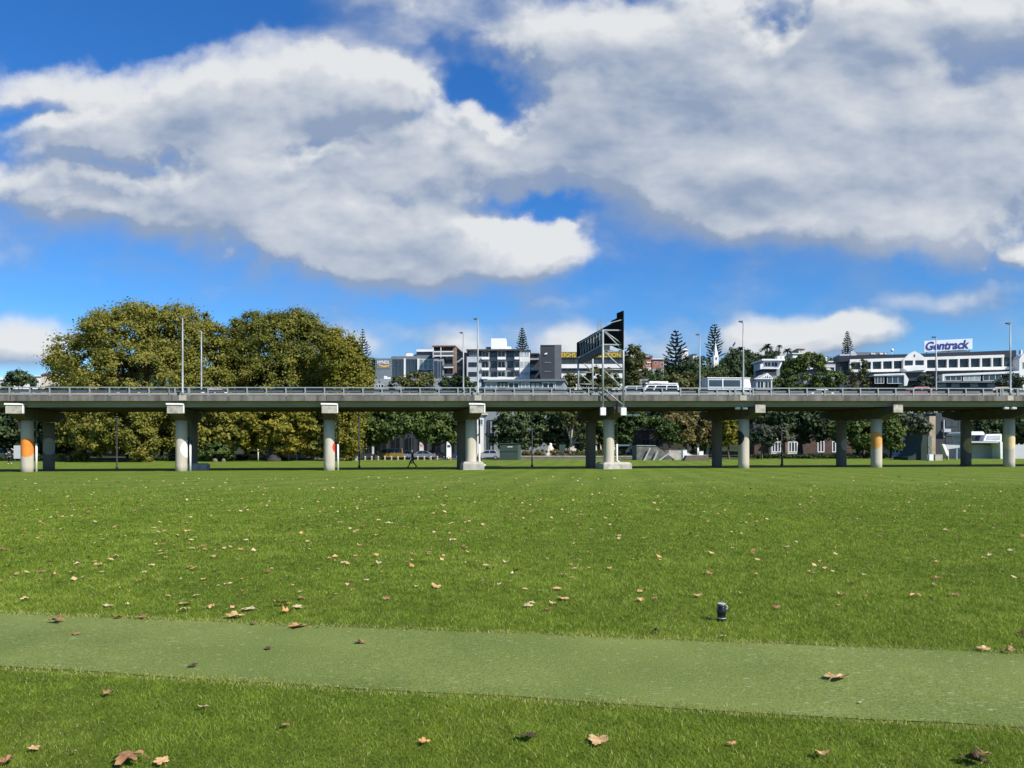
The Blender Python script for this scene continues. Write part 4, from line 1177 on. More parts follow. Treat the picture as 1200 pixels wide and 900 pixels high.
def text_mesh(body, size, ext=.03, shear=0.0, bold=0.0, space=1.0):
    cu = bpy.data.curves.new('lettering', 'FONT'); cu.body = body; cu.size = size; cu.extrude = ext; cu.shear = shear; cu.offset = bold; cu.space_character = space
    cu.align_x = 'LEFT'
    o = bpy.data.objects.new('lettering', cu); COL.objects.link(o)
    bpy.context.view_layer.update()
    dg = bpy.context.evaluated_depsgraph_get()
    me = bpy.data.meshes.new_from_object(o.evaluated_get(dg))
    bpy.data.objects.remove(o); bpy.data.curves.remove(cu)
    return me
def put_text(F, body, x0, y0, x1, y1, d, mat, parent, shear=0, bold=0.0, name='lettering', y0b=None, y1b=None):
    """letters filling the box of the front, rising along a sloping base line if told to"""
    me = text_mesh(body, 1.0, .02, shear, bold)
    n = len(me.vertices); co = np.empty(n * 3, np.float32); me.vertices.foreach_get('co', co); co = co.reshape(-1, 3)
    lo, hi = co.min(0), co.max(0)
    y0b = y0 if y0b is None else y0b; y1b = y1 if y1b is None else y1b
    a, zt = F.c(x0, y0, d); _, zb = F.c(x0, y1, d); b, zt2 = F.c(x1, y0b, d); _, zb2 = F.c(x1, y1b, d)
    fx = (co[:, 0] - lo[0]) / (hi[0] - lo[0]); fy = (co[:, 1] - lo[1]) / (hi[1] - lo[1])
    out = np.stack([a + (b - a) * fx, d + (-co[:, 2]) * 2, (zb + (zb2 - zb) * fx) * (1 - fy) + (zt + (zt2 - zt) * fx) * fy], -1)
    me.vertices.foreach_set('co', np.ascontiguousarray(out, np.float32).ravel()); me.update()
    return link(name, me, parent or F.root, [mat])

shop_glass = glass_dark('shop_glass', (.012, .014, .016), .3)
shop_glass.node_tree.nodes['Principled BSDF'].inputs['Specular IOR Level'].default_value = .12
gl = glass_dark('window_glass', (.016, .02, .024))
gl_blue = glass_dark('window_glass_blue', (.035, .055, .07), .10)
gl_pale = glass_dark('window_glass_pale', (.30, .36, .36), .15)
frame_dark = pm('frame_dark', (.05, .052, .055), .2, 2, .5)
frame_white = pm('frame_white', (.72, .73, .72), .06, 2, .5)
wall_white = pm('wall_white', (.74, .74, .72), .06, .5, .7, stain=(.5, .5, .47), stain_scale=.4, stain_amt=.3)
wall_grey = pm('wall_grey', (.26, .29, .31), .08, .5, .8)
wall_lgrey = pm('wall_light_grey', (.46, .48, .50), .08, .5, .8)
wall_slate = pm('wall_slate', (.145, .175, .195), .08, .4, .7)
wall_navy = pm('wall_navy', (.022, .03, .042), .15, .5, .5)
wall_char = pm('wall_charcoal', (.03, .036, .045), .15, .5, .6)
wall_tan = pm('wall_tan', (.42, .33, .22), .15, .8, .85, stain=(.25, .19, .12))
wall_cream = pm('wall_cream', (.62, .55, .44), .12, .8, .85)
roof_white = pm('roof_white', (.78, .78, .78), .05, .6, .5)
roof_red = pm('roof_red', (.30, .105, .06), .2, 1.0, .8)
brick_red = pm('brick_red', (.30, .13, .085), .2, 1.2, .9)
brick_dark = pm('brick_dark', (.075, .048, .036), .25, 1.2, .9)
balcony_brown = pm('balcony_brown', (.16, .085, .06), .2, 1, .7)
navy_text = pm('navy_text', (.022, .03, .20), .08, 2, .5)
yellow_text = pm('yellow_text', (.66, .47, .03), .06, 2, .5)
board_pale = pm('board_pale', (.66, .73, .82), .05, .6, .5)

# ---- grey office with the white and orange word sign
F = Facade(440, 202, 530, 201, 'office_building', 'slate grey office with a white word sign over an orange swoosh')
F.box('wall', 440, 420, 459, 455, 0, 18, wall_slate)
F.box('wall', 459, 417.5, 503, None, .25, 18, wall_slate)
F.box('lower_wing', 438, 444, 532, None, -4, .2, wall_grey)
F.box('wall', 488, 410, 508, None, .6, 14, wall_slate)
F.box('roof_block', 488, 409.5, 507, 412, .0, 10, roof_white)
for x0, x1 in ((460, 464.5), (464.9, 469), (469.4, 473)): F.win(x0, 421, x1, 441, .2, gl_blue, panes=1)
F.box('pier', 473.2, 420, 475.3, 442, -.05, .24, frame_white)
for x0, x1 in ((475.6, 480), (480.3, 484.5), (484.9, 488.6)): F.win(x0, 421, x1, 440, .2, gl_blue, panes=1)
F.box('pier', 489, 420, 490.5, 452, -.25, .24, frame_white)
F.box('glass_bay', 490.6, 420.5, 507, 433.5, .0, .55, pm('pale_green_panel', (.42, .50, .44), .05, .5, .4))
for x0, x1 in ((491, 496), (496.4, 501.6), (502, 507)): F.win(x0, 421, x1, 433, -.03, glass_dark('window_glass_green', (.20, .27, .23), .12), frame_white, 1)
F.win(491, 434, 507, 443, .3, gl, panes=3)
F.box('pier', 507.2, 420, 508.4, 444, -.4, .4, frame_white)
F.win(509, 422, 518, 446, .2, gl_blue, wall_grey, 2)
F.box('rooftop_unit', 476, 414, 483, 417.6, 3, 6, roof_white); F.box('rooftop_unit', 484, 415, 487, 419, 2, 4, roof_white); F.box('rooftop_unit', 475, 412.5, 481, 414, 4, 6, wall_grey)
sb = F.box('sign', 441.5, 422, 457.5, 432, -.09, -.003, wall_slate)
put_text(F, 'HYNDS', 442, 422.6, 455.8, 426.4, -.14, white_paint, sb, .12, .018)
sw = []
for i in range(21):
    a = math.pi * (1.06 + .98 * i / 20); sw.append((450.3 + 6.6 * math.cos(a), 426.2 - 4.0 * math.sin(a) * 1.0))
for i in range(20, -1, -1):
    a = math.pi * (1.06 + .98 * i / 20); sw.append((450.6 + 6.2 * math.cos(a), 425.9 - 2.6 * math.sin(a)))
F.poly('swoosh', sw, -.13, -.09, pm('swoosh_orange', (.80, .42, .04), .08, 2, .5), sb)
for i, x in enumerate((450, 452, 455, 459, 462)): F.box('roof_item', x, 440.5 if i == 0 else 442, x + (2.2 if i == 0 else 1.6), 444, -3, -1.2, roof_white)
for x0, x1 in ((440.5, 443), (443.3, 446), (446.4, 450)): F.win(x0, 450.2, x1, 455.5, -4.02, gl, frame_white, 1)

# ---- flats with brown balconies
F = Facade(507, 195.5, 534, 195, 'apartment_building', 'narrow flats tower with open brown balconies beside the grey office')
F.box('wall', 507.5, 406, 532, None, 2.4, 14, wall_grey)
F.box('wall', 508, 420, 520, None, .1, 2.38, wall_grey)
F.box('wall', 530.5, 405.5, 533.5, None, .0, 2.6, pm('wall_brown', (.22, .16, .13), .1, 1, .8))
F.box('roof', 506.5, 405, 533.5, 406, -.4, 14, balcony_brown)
for y0, y1, x0 in ((406, 417.5, 507.5), (421.5, 431, 520), (431.5, 442.5, 520)):
    F.box('balcony_slab', x0, y1 - 1.2, 531, y1, -.3, 2.4, frame_white)
    F.box('balcony_wall', x0 + .3, y0 + .6, 530.5, y1 - 1.6, 2.2, 2.38, balcony_brown)
    F.box('balustrade', x0, y1 - 4.6, 531, y1 - 1.3, -.28, -.22, pm('smoked_glass', (.10, .09, .085), .2, 1, .2))
    F.win(x0 + (3 if x0 < 510 else 1), y0 + 1.2, x0 + 9, y1 - 2, 2.15, gl, panes=2)
F.box('balcony_slab', 507.5, 411.5, 531, 412.6, -.3, 2.4, frame_white)
for x in (507.2, 516.2): F.box('post', x, 406, x + .8, 419, -.3, 0, frame_white)
F.win(509, 423, 512.5, 443, .06, gl_blue, panes=1); F.win(513, 423, 519, 443, .06, gl_blue, wall_grey, 2)

# ---- dark glazed link
F = Facade(533, 200, 549, 198, 'office_building', 'dark glazed block squeezed between the brown flats and white flats')
F.box('wall', 533.5, 414, 549, None, 0, 12, wall_navy)
for i, (y0, y1) in enumerate(((416, 421), (422.5, 427), (428, 434), (435.5, 440))):
    F.win(535, y0, 542.5, y1, -.02, gl_blue if i < 3 else gl, wall_navy, 2)
F.poly('canopy', [(534, 424.5), (541, 419.5), (542, 420.5), (537, 424.8)], -.6, -.1, frame_white)

# ---- white apartment block
F = Facade(546, 184.5, 632, 184, 'apartment_building', 'white and grey apartment block with dark roofline and a white roof box')
F.box('wall', 547, 418, 564, None, 0, 14, wall_lgrey)
F.box('wall', 564, 410.5, 609, None, 1.6, 14, wall_grey)
F.box('wall', 609, 411, 621, None, -.3, 14, wall_white)
F.box('wall', 621, 415, 633, None, 2.0, 14, wall_char)
F.box('penthouse', 548, 410.5, 563, 418.2, .8, 12, wall_char)
F.box('roof', 546.5, 409.2, 609, 410.8, -.3, 14.3, frame_dark); F.box('roof', 608.6, 410, 622, 411.1, -.6, 14, frame_dark); F.box('roof', 621, 413.8, 632, 415, .8, 14, frame_dark)
F.box('roof_box', 575.5, 396.5, 593, 409.3, 4, 10, white_paint); F.box('roof_box', 593, 406.2, 599, 409.3, 5, 9, white_paint); F.box('roof_box', 569, 406.5, 575.3, 409.3, 5, 9, wall_slate)
for x0, x1 in ((550, 554.5), (555, 559)): F.win(x0, 411.5, x1, 417.3, .75, gl_blue, frame_white, 2)
for y in (424.5, 435.8):
    F.win(549, y, 558.8, y + 5.4, -.03, gl, frame_dark, 3)
F.win(555, 447, 559, 451, -.03, gl, frame_dark, 1)
for fl, (y0, y1) in enumerate(((411.5, 421.2), (422.6, 433.8), (434.8, 444))):
    for x0, x1, dd in ((564.2, 573, -.6), (574.5, 583, .7), (583, 592.5, -.4), (594, 602.5, 1.0), (603, 609, -.2)):
        proud = dd < 0
        F.win(x0 + .5, y0 + .6, x1 - .8, y1 - 2.6, 1.55, gl if fl != 0 else gl_blue, frame_dark if not proud else frame_white, 2)
        if proud:
            F.box('balcony', x0, y1 - 3.0 + (0 if fl < 2 else .6), x1, y1 - (.2 if fl < 2 else -.2), dd, 1.58, white_paint)
        F.box('divider', x1 - .4, y0, x1 + .4, y1, dd + .6 if proud else .9, 1.58, wall_grey)
    F.win(610, y0 + .8, 613.6, y1 - 3.8, -.33, gl_pale, frame_white, 2); F.win(614.4, y0 + .8, 620, y1 - 3.8, -.33, gl_pale, frame_white, 2)
    F.win(622.2, y0 + 4, 626.5, y1 - 1, 1.95, gl_blue, frame_dark, 1); F.box('balcony', 621.2, y1 - 1.5, 631.5, y1 + .4, .6, 1.98, wall_grey if fl % 2 == 0 else wall_lgrey)
F.box('canopy', 571, 442, 609, 445.2, -2.2, 1.5, white_paint)

# ---- low pavilion in front of the flats
F = Facade(566, 140, 662, 138, 'low_building', 'long low grey pavilion with framed windows just above the parapet')
F.box('wall', 567, 446.2, 661, None, 0, 8, wall_grey)
F.box('roof', 566.5, 445, 662, 446.4, -.5, 8.5, wall_slate)
for x0, x1, m, fr in ((569, 582, gl_pale, frame_white), (584.5, 593.5, glass_dark('window_glass_cream', (.45, .46, .36), .2), frame_dark), (595.5, 608.5, gl, frame_white), (610.5, 620.6, gl_pale, frame_white), (621.5, 633.5, gl_pale, frame_dark), (635.5, 649.5, gl, frame_white)):
    F.win(x0, 448, x1, 455.3, -.02, m, fr, 2, .16)
F.box('downpipe', 650.4, 447, 651, 456, -.15, 0, frame_white)

# ---- charcoal stair tower
F = Facade(633, 176, 650, 175.9, 'tower_block', 'charcoal windowless tower left of the yellow lettered office')
F.box('wall', 633.3, 405, 650, None, 0, 6, wall_char)
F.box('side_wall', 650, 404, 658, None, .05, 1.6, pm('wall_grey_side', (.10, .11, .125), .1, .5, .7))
F.box('parapet', 633.2, 404.2, 650, 405.3, -.1, 6, wall_navy)
F.poly('light', [(638, 414.5), (641, 413), (641.4, 414.8), (638.4, 415.8)], -.25, -.02, white_paint)
for y in (424.5, 435): F.box('ledge', 638, y, 645.6, y + .9, -.1, -.003, wall_slate)

# ---- office with yellow letters
F = Facade(650, 178, 731, 177.5, 'office_building', 'banded white office with large yellow letters along its roof edge')
F.box('wall', 650, 419, 731, None, 0, 14, wall_white)
F.box('fascia', 650.2, 412.5, 731, 419.3, -.35, 14, pm('fascia_olive', (.11, .10, .055), .15, .6, .7))
for y0, y1 in ((419.6, 426.6), (431.4, 437.6), (443.4, 449)):
    F.box('window_recess', 650.2, y0, 731, y1, -.06, -.003, wall_navy)
    for i in range(14):
        x0 = 651 + i * 5.7
        F.win(x0, y0 + .3, x0 + 4.8, y1 - .3, -.08, gl_blue if i % 3 else gl, frame_dark, 3)
for y0, y1 in ((426.8, 431.2), (437.8, 443.2)): F.box('spandrel', 650, y0, 731.2, y1, -.5, -.003, wall_white)
put_text(F, 'LEIGHS CONSTRUCTION', 654.5, 413.4, 727, 418.6, -.40, yellow_text, None, 0, .02)
for x in (728.5, 730.5): F.box('roof_edge', x, 412, x + .9, 413, -.3, .2, wall_slate)

# ---- long white office with name board
F = Facade(983, 193, 1196, 188, 'office_building', 'long white framed office with a big navy lettered name board on its roof')
roofm = pm('roof_navy', (.012, .016, .028), .15, .4, .5)
F.poly('roof', [(983, 417), (1062, 415), (1191, 410.3), (1191, 419), (1062, 420), (983, 424)], .4, 5, roofm)
F.poly('wall', [(984, 424), (1196, 418.5), (1196, 458), (984, 458)], 1.2, 4.8, wall_char)
F.poly('base_wall', [(984, 458), (1196, 458), (1196, 530), (984, 530)], 1.25, 4.7, wall_grey)
def line(xa, ya, xb, yb): return lambda x: ya + (yb - ya) * (x - xa) / (xb - xa)
top = line(996, 421.2, 1177, 415.6); wtop = line(996, 424.6, 1177, 418.8); wbot = line(996, 433.2, 1177, 429.6); low = line(996, 436.2, 1191, 432.8)
F.poly('cornice', [(996, top(996)), (1177, top(1177)), (1177, wtop(1177)), (996, wtop(996))], .0, 1.22, wall_white)
F.poly('sill_band', [(996, wbot(996)), (1191, wbot(1191)), (1191, low(1191)), (996, low(996))], -.1, 1.21, wall_white)
bays = [996.6, 1009.4, 1021.8, 1034.0, 1046.6, 1059.0]; bays2 = [1085.4, 1098, 1110.8, 1123.8, 1136.8, 1149.8, 1162.8, 1175.6]
for x in bays + bays2: F.poly('pier', [(x - .9, wtop(x)), (x + .9, wtop(x)), (x + .9, wbot(x)), (x - .9, wbot(x))], .02, 1.2, wall_white)
for bb in (bays, bays2):
    for a, b in zip(bb[:-1], bb[1:]): F.win(a + 1, wtop(a), b - 1, wbot(a), .75, gl, frame_dark, 1, .12, wtop(b), wbot(b))
F.win(1177.5, 419.5, 1189, 429.4, .9, gl_blue, frame_dark, 2)
F.poly('pier', [(1189.2, 419), (1191, 419), (1191, 434), (1189.2, 434)], -.1, 1.2, wall_white)
# gable bay
F.poly('gable', [(1058.6, 421), (1065, 415), (1072, 411.4), (1079, 415), (1085, 420), (1085, 436), (1058.6, 436)], -.6, 1.15, wall_white)
F.win(1060.6, 422.4, 1069.8, 428, -.63, gl, frame_dark, 1); F.win(1073, 422.2, 1082.6, 427.8, -.63, gl, frame_dark, 1)
F.box('gable_vent', 1071.2, 415.4, 1072.4, 418.2, -.68, -.6, frame_dark)
F.poly('balcony', [(1058.6, 431.5), (1064, 430), (1072, 429.2), (1085, 428.4), (1085, 433.5), (1074, 434), (1064, 435)], -1.6, -.62, roof_white)
F.box('recess', 1059, 436.4, 1085, 446, -.4, 1.1, wall_navy)
# lower storey
for a, b in ((997, 1022), (1023.5, 1058), (1099, 1123), (1125, 1150), (1152, 1176), (1178, 1190)):
    F.poly('low_window_band', [(a, low(a) + .4), (b, low(b) + .4), (b, low(b) + 2.2), (a, low(a) + 2.2)], .9, 1.18, gl)
F.poly('pavilion_frame', [(1024, 438.6), (1058.5, 437.2), (1060.4, 437.4), (1065, 444.5), (1063, 452), (1059.6, 452), (1059.6, 439.6), (1024, 440.4)], -3.0, .9, wall_white)
for a, b in ((1025, 1036), (1039.5, 1058.6)): F.win(a, 440.8, b, 449.5, -2.6, gl_blue, frame_white, 3)
F.poly('terrace_frame', [(1104.5, 438.4), (1197, 434.6), (1197, 437), (1107, 440.6), (1107, 446.6), (1104.5, 446.6)], -2.2, .9, wall_white)
for a, b, m in ((1107.5, 1126.6, gl_blue), (1128.6, 1149, gl_pale), (1151.8, 1173.6, gl_blue), (1176, 1195, gl)):
    F.win(a, 440.2 - (a - 1107) * .035, b, 446.2, -1.9, m, frame_white, 3)
F.poly('terrace_slab', [(1098, 446.8), (1186, 446.8), (1186, 448.2), (1098, 448.2)], -2.4, .9, wall_slate)
F.poly('terrace_base', [(1098, 448.2), (1186, 448.2), (1186, 458), (1098, 458)], -1.2, .9, wall_char)
for i, x in enumerate((1099, 1115, 1137, 1157)): F.box('panel', x, 449.3, x + 9.5, 453.6, -1.3, -1.205, wall_grey)
F.poly('rooftop_plant', [(984, 415.2), (996, 414.6), (996, 417), (984, 417.4)], 2, 8, wall_lgrey)
F.poly('rooftop_plant', [(1004, 412.6), (1040, 412.8), (1040, 415.6), (1004, 416.2)], 4, 9, wall_slate)
for x, w_ in ((1021, 2), (1024, 1.6), (1031, 4), (1037, 2)): F.box('rooftop_unit', x, 413.6, x + w_, 415.2, 3.4, 3.9, roof_white)
F.poly('rooftop_fin', [(997, 412), (1000, 410.6), (1004, 414.6), (1004, 416.5), (997, 416.8)], 3, 4.5, wall_lgrey)
mb = MB(); a, z = F.c(1045.5, 410.4, 4); mb.lathe([(.0, -.42), (.3, -.3), (.42, 0), (.3, .3), (.02, .42)], (a, 4, z), 14); mb.tube([(a, 4, z - 2), (a, 4, z - .3)], .05, 6); mb.build('antenna_dome', white_paint, F.root, off=(0, 0, 0), smooth=True)
F.poly('curved_roof', [(1097, 413.6), (1101, 412), (1108, 410.6), (1118, 409.6), (1130, 410.2), (1136, 411.6), (1136, 412.4), (1097, 414.4)], 1.0, 6, roof_white)
nb = F.poly('name_board', [(1083.2, 399.4), (1139.6, 396.6), (1139.6, 409.2), (1083.2, 412.4)], .6, .8, board_pale)
put_text(F, 'Gentrack', 1084.8, 400.6, 1136, 410.6, .56, navy_text, nb, .22, .03, y0b=398.0, y1b=408.4)
for x in (1086, 1112, 1136): F.box('board_post', x, 398, x + .7, 416, .85, 1.1, galv)

F = Facade(1193, 186, 1206, 185.8, 'gabled_house', 'white gabled house end at the right edge beside the long office')
F.poly('wall', [(1194.5, 421), (1197.5, 416), (1201, 414), (1206, 419), (1206, 440), (1194.5, 440)], 0, 9, wall_white)
F.poly('base_wall', [(1194.5, 440), (1206, 440), (1206, 530), (1194.5, 530)], 0.05, 9, wall_white)
F.box('chimney', 1196.6, 410, 1198.2, 417, 2, 3, wall_white)
F.win(1198.5, 424, 1203, 432, -.02, gl, frame_white, 2)

# ---- houses on the hill
def house(label, Y, x0, x1, yt, yb, wall, roof, kind='flat', wins=(), depth=8, extra=None, name='house', rise=3):
    F = Facade(x0, Y, x1, Y, name, label, 'house')
    F.box('wall', x0, yt, x1, yb, 0, depth, wall)
    F.box('plinth', x0 + .05, yb, x1 - .05, None, .03, depth, wall_grey)
    if kind == 'flat': F.box('roof', x0 - .6, yt - .9, x1 + .6, yt + .02, -.5, depth + .4, roof)
    elif kind == 'gable': F.poly('roof', [(x0 - .7, yt), ((x0 + x1) / 2, yt - rise), (x1 + .7, yt), (x1 + .7, yt + .3), (x0 - .7, yt + .3)], -.5, depth + .4, roof)
    elif kind == 'hip':
        a, z = F.c(x0 - .6, yt); b, _ = F.c(x1 + .6, yt); _, zr = F.c(x0, yt - rise); i = (b - a) * .28
        mb = MB(); mb.add([(a, -.5, z), (b, -.5, z), (b, depth + .4, z), (a, depth + .4, z), (a + i, depth * .5, zr), (b - i, depth * .5, zr)], [(0, 1, 5, 4), (1, 2, 5), (2, 3, 4, 5), (3, 0, 4), (3, 2, 1, 0)])
        mb.build('roof', roof, F.root, off=(0, 0, 0))
    for w in wins: F.win(w[0], w[1], w[2], w[3], -.02, gl, frame_white, 2)
    if extra: extra(F)
    return F
house('white house with a blue wheeled bin colour patch below, seen under the deck at left', 132, 64, 79, 492, 512, wall_white, roof_white, 'gable', [(67, 495, 72.5, 502)], 6, lambda F: F.box('blue_tarpaulin', 70, 505, 76, 512, -.5, -.1, pm('tarpaulin_blue', (.03, .14, .48), .15, 2, .6)))
house('red brick house with horizontal tile coloured bands, left of the hill pine', 285, 752, 763, 419, 434, brick_red, roof_red, 'flat', [(757, 425.5, 761.5, 428.5)], 9, lambda F: (F.box('cornice', 752, 424.2, 763, 425.2, -.3, 0, wall_white), F.box('porch', 757, 430.5, 763, 435, -1.5, 0, wall_white)), rise=2)
house('brick flats half hidden by trees, right neighbour of the red brick house', 292, 764.5, 778, 421, 432, brick_red, roof_white, 'flat', [(767, 424, 771, 427), (774, 425, 777.5, 430)], 9)
house('small dark shed roofed white below the red brick house', 260, 749, 760, 434, 444, wall_navy, roof_white, 'flat', [], 6)
house('small white house on the ridge above the brick houses', 335, 739, 747, 413, 420, wall_white, roof_white, 'hip', [], 8, rise=1.5)
house('white house with stepped roof on the ridge between the two broad pines', 315, 799, 806.5, 410, 420, wall_white, roof_white, 'gable', [(801, 412, 803, 415)], 8, rise=2)
house('tiny pale roofed house below the ridge, right of the broad pine', 300, 812, 817, 415, 420, wall_cream, roof_white, 'hip', [], 8, rise=1.5)
def terr(F):
    F.box('roof', 893, 420.6, 920, 422.4, -1.2, 8, roof_white)
    F.poly('terrace_wing', [(891, 430.8), (912, 430.8), (915.4, 424.2), (917, 424.8), (914, 431), (912.4, 432.6), (891, 432.6)], -2.4, -.8, roof_white)
    F.poly('terrace_wing', [(891, 427), (894, 425.8), (895, 429), (893, 430.8), (891, 430.8)], -2.4, -1.6, roof_white)
    for x in (911.2, 915.8): F.box('chimney', x, 417.2, x + 3.4, 420.6, 1, 3, wall_white)
house('white terraced modern house with winged balcony on the hill', 210, 894, 914, 422.4, 432, wall_lgrey, roof_white, 'none', [(896, 424, 903, 429.5), (904, 424, 911, 429.5)], 8, terr)
house('dark lower storey below the winged balcony house', 208, 894, 910, 433, 440, wall_char, frame_dark, 'flat', [], 6)
def gab(F):
    F.poly('gable', [(884, 443.6), (891, 443), (899.5, 437), (906, 442.6), (906, 444.2), (884, 444.2)], -.5, 5, wall_white)
    for x in (893.4, 896, 898.6, 901.2, 903.2): F.poly('louvre', [(x, 442.6), (x + 1.6, 438.9 + abs(x + .8 - 899) * .55), (x + 1.6, 442.6)], -.56, -.502, frame_dark)
house('white pavilion with a slatted gable behind the parapet', 150, 886, 905, 444.2, 456, wall_lgrey, roof_white, 'none', [(887, 446.5, 895, 455), (896, 446.5, 904, 455)], 6, gab)
house('cream lookout house with orange roof on the ridge', 310, 936, 943, 409, 414, wall_cream, roof_red, 'hip', [(938, 410, 940, 412)], 7, rise=2)
house('low cream house with white eaves just below the orange roofed one', 300, 929, 941, 414.6, 420, wall_white, roof_white, 'flat', [], 6)
def arch(F):
    F.poly('arched_roof', [(940, 434), (945, 430.4), (952, 428.4), (960, 428.2), (968, 430), (974, 432.6), (976, 434.4), (966, 433), (955, 432), (946, 433)], -1, 8, roof_white)
house('house with a white arched roof among the green trees', 205, 942, 974, 433.4, 442, wall_grey, roof_white, 'none', [], 7, arch)
house('grey and white house with two white chimneys left of the long office', 215, 962, 981, 424, 440, wall_lgrey, roof_white, 'flat', [(964, 425.2, 979, 427.2), (966, 430, 978, 438)], 8, lambda F: [F.box('chimney', x, 418.6, x + 2.8, 423, 1, 3, wall_white) for x in (962.5, 966.5)])
house('white flat roofed house at the far left edge over the parapet', 320, -8, 11.5, 445, 456, wall_white, roof_white, 'gable', [(1, 448, 4, 452), (6, 448, 9, 452)], 8, rise=3)
house('small white house left of the big plane tree over the parapet', 320, 20, 31, 447, 456, wall_white, roof_white, 'flat', [(23, 450, 28, 452)], 8)
house('white tower house partly hidden behind the big plane tree edge', 320, 38, 50, 441, 456, wall_white, roof_white, 'flat', [(41, 446, 46, 449)], 8)
house('cream house with a pink wall beside the big plane tree edge', 315, 48, 56, 439, 456, wall_cream, roof_red, 'gable', [], 8, rise=2)
# church
F = Facade(836, 308, 842.4, 308, 'church', 'slender white church spire rising from the trees', 'church')
F.box('tower', 836.4, 416.8, 842.2, 430, 0, 2.4, white_paint); F.box('nave', 836.8, 426, 841.8, None, 2.4, 8, wall_white)
F.box('base_wall', 836.4, 430, 842.2, None, .02, 2.4, wall_white)
a, z = F.c(836.2, 416.8); b, _ = F.c(842.4, 416.8); _, zt = F.c(839.2, 400.2)
mb = MB(); m_ = (a + b) / 2; r_ = (b - a) / 2
vs = [(m_ + r_ * 1.08 * math.cos(math.pi / 8 + k * math.pi / 4), 1.2 + r_ * 1.08 * math.sin(math.pi / 8 + k * math.pi / 4), z) for k in range(8)] + [(m_, 1.2, zt)]
mb.add(vs, [(k, (k + 1) % 8, 8) for k in range(8)] + [tuple(range(8))[::-1]]); mb.build('spire', pm('spire_white', (.66, .66, .68), .06, .5, .6), F.root, off=(0, 0, 0))
F.win(838.2, 418.5, 840.4, 421.6, -.02, gl, frame_white, 1)
mb = MB(); mb.tube([(m_, 1.2, zt - .3), (m_, 1.2, zt + .9)], .05, 6); mb.build('finial', galv, F.root, off=(0, 0, 0))
# flagpole on the ridge
b = P(862, 407, 320); zb = HF(b.x, b.y)
t = thing('flagpole', 'thin white flagpole with a furled flag on the ridge left of the near lamp', 'flagpole', (b.x, b.y, zb))
mb = MB(); mb.tube([(0, 0, 0), (0, 0, P(862, 398.5, 320).z - zb)], .09, 6); mb.build('pole', white_paint, t, off=(0, 0, 0))
mb = MB(); zt = P(862, 400, 320).z - zb
vs = []; 
for i in range(5):
    for j in range(2): vs.append((-.1 - .28 * i, .08 * math.sin(i * 2), zt - .45 * i * .8 - 1.1 * j))
mb.add(vs, [(i * 2, i * 2 + 1, i * 2 + 3, i * 2 + 2) for i in range(4)]); mb.build('flag', pm('flag_navy', (.02, .03, .12), .1, 2, .8), t, off=(0, 0, 0))

# ---- street level buildings seen under the deck
F = Facade(400, 141, 560, 139, 'shop_building', 'dark shaded shopfront row behind the parked cars under the deck')
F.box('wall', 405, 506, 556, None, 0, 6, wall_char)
for i, x in enumerate((410, 426, 441, 457, 473, 489, 505, 521, 537)):
    F.win(x, 513, x + 12, 531, -.02, shop_glass, wall_char, 2)
F = Facade(558, 140, 579, 140, 'white_building', 'bright white house wall seen through the gap right of the fourth column')
F.box('wall', 559, 486, 571, 540, 0, 6, wall_white); F.box('dark_wall', 571.2, 492, 579, 540, -.3, 6, wall_char); F.box('roof', 558.6, 484.6, 571.4, 486.2, -.4, 6.2, wall_cream); F.box('pipe', 575, 494, 575.8, 531, -.5, -.32, wall_lgrey)
F.win(561, 491, 566, 498, -.02, gl, frame_white, 2)
F = Facade(735, 138, 800, 138, 'dark_building', 'dark building in shade behind the skate ramp trees')
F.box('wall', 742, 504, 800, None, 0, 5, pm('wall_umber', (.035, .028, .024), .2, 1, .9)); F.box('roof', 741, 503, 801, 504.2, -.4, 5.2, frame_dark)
for x in (752, 768): F.win(x, 515, x + 10, 525, -.02, gl, frame_dark, 2)
F = Facade(880, 134, 1000, 134, 'brick_villa', 'brown brick villas with white framed windows in tree shade')
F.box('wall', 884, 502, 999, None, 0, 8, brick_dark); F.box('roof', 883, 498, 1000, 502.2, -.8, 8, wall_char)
for x in (903.5, 923): 
    F.box('bay', x, 514.5, x + 12.5, 532, -1.2, 0, wall_cream); F.win(x + .8, 517.5, x + 11.6, 530, -1.22, gl_blue, frame_white, 3, .14); F.box('bay_roof', x - .6, 513.6, x + 13.2, 514.8, -1.5, 0, frame_white)
for x in (958, 975): F.win(x, 517, x + 8, 530, -.02, gl, frame_white, 2, .14)
F = Facade(1040, 130, 1100, 130, 'brick_building', 'low brick building with white window railings between tan pillars')
F.box('wall', 1042, 500, 1097, None, 0, 8, wall_tan); F.box('roof', 1041, 497.5, 1098, 500.4, -.6, 8.3, wall_char)
for a, b in ((1045, 1061.6), (1068, 1077)): F.box('lintel', a, 513.4, b, 515.4, -.3, 0, frame_white); F.win(a, 515.4, b, 531.6, -.02, gl_blue, frame_white, 4, .16)
for a, b in ((1061.8, 1064.2), (1064.4, 1067.6)): F.box('pillar', a, 512, b, 533.5, -.5, 0, wall_tan if a > 1064 else brick_red)
F.box('low_wall', 1042, 533, 1090, 536.4, -2.0, -1.6, wall_lgrey)
F = Facade(1088, 124, 1126, 124, 'tower_building', 'tall tan pillar and dark glazed building under the deck at right')
F.box('wall', 1096.6, 484, 1127, None, .2, 8, wall_char); F.box('pillar', 1089.2, 487.6, 1096.4, None, -.4, 2, wall_tan); F.box('pillar', 1086.4, 492, 1089, None, .2, 2, brick_red)
for y in (492, 503, 513): F.win(1108, y, 1124, y + 8, .17, gl_blue, frame_dark, 2)
F.box('beam', 1106.4, 502.6, 1114.5, 506.4, -.6, .18, wall_lgrey); F.box('mullion', 1106, 492, 1107, 512, -.1, .18, wall_lgrey)
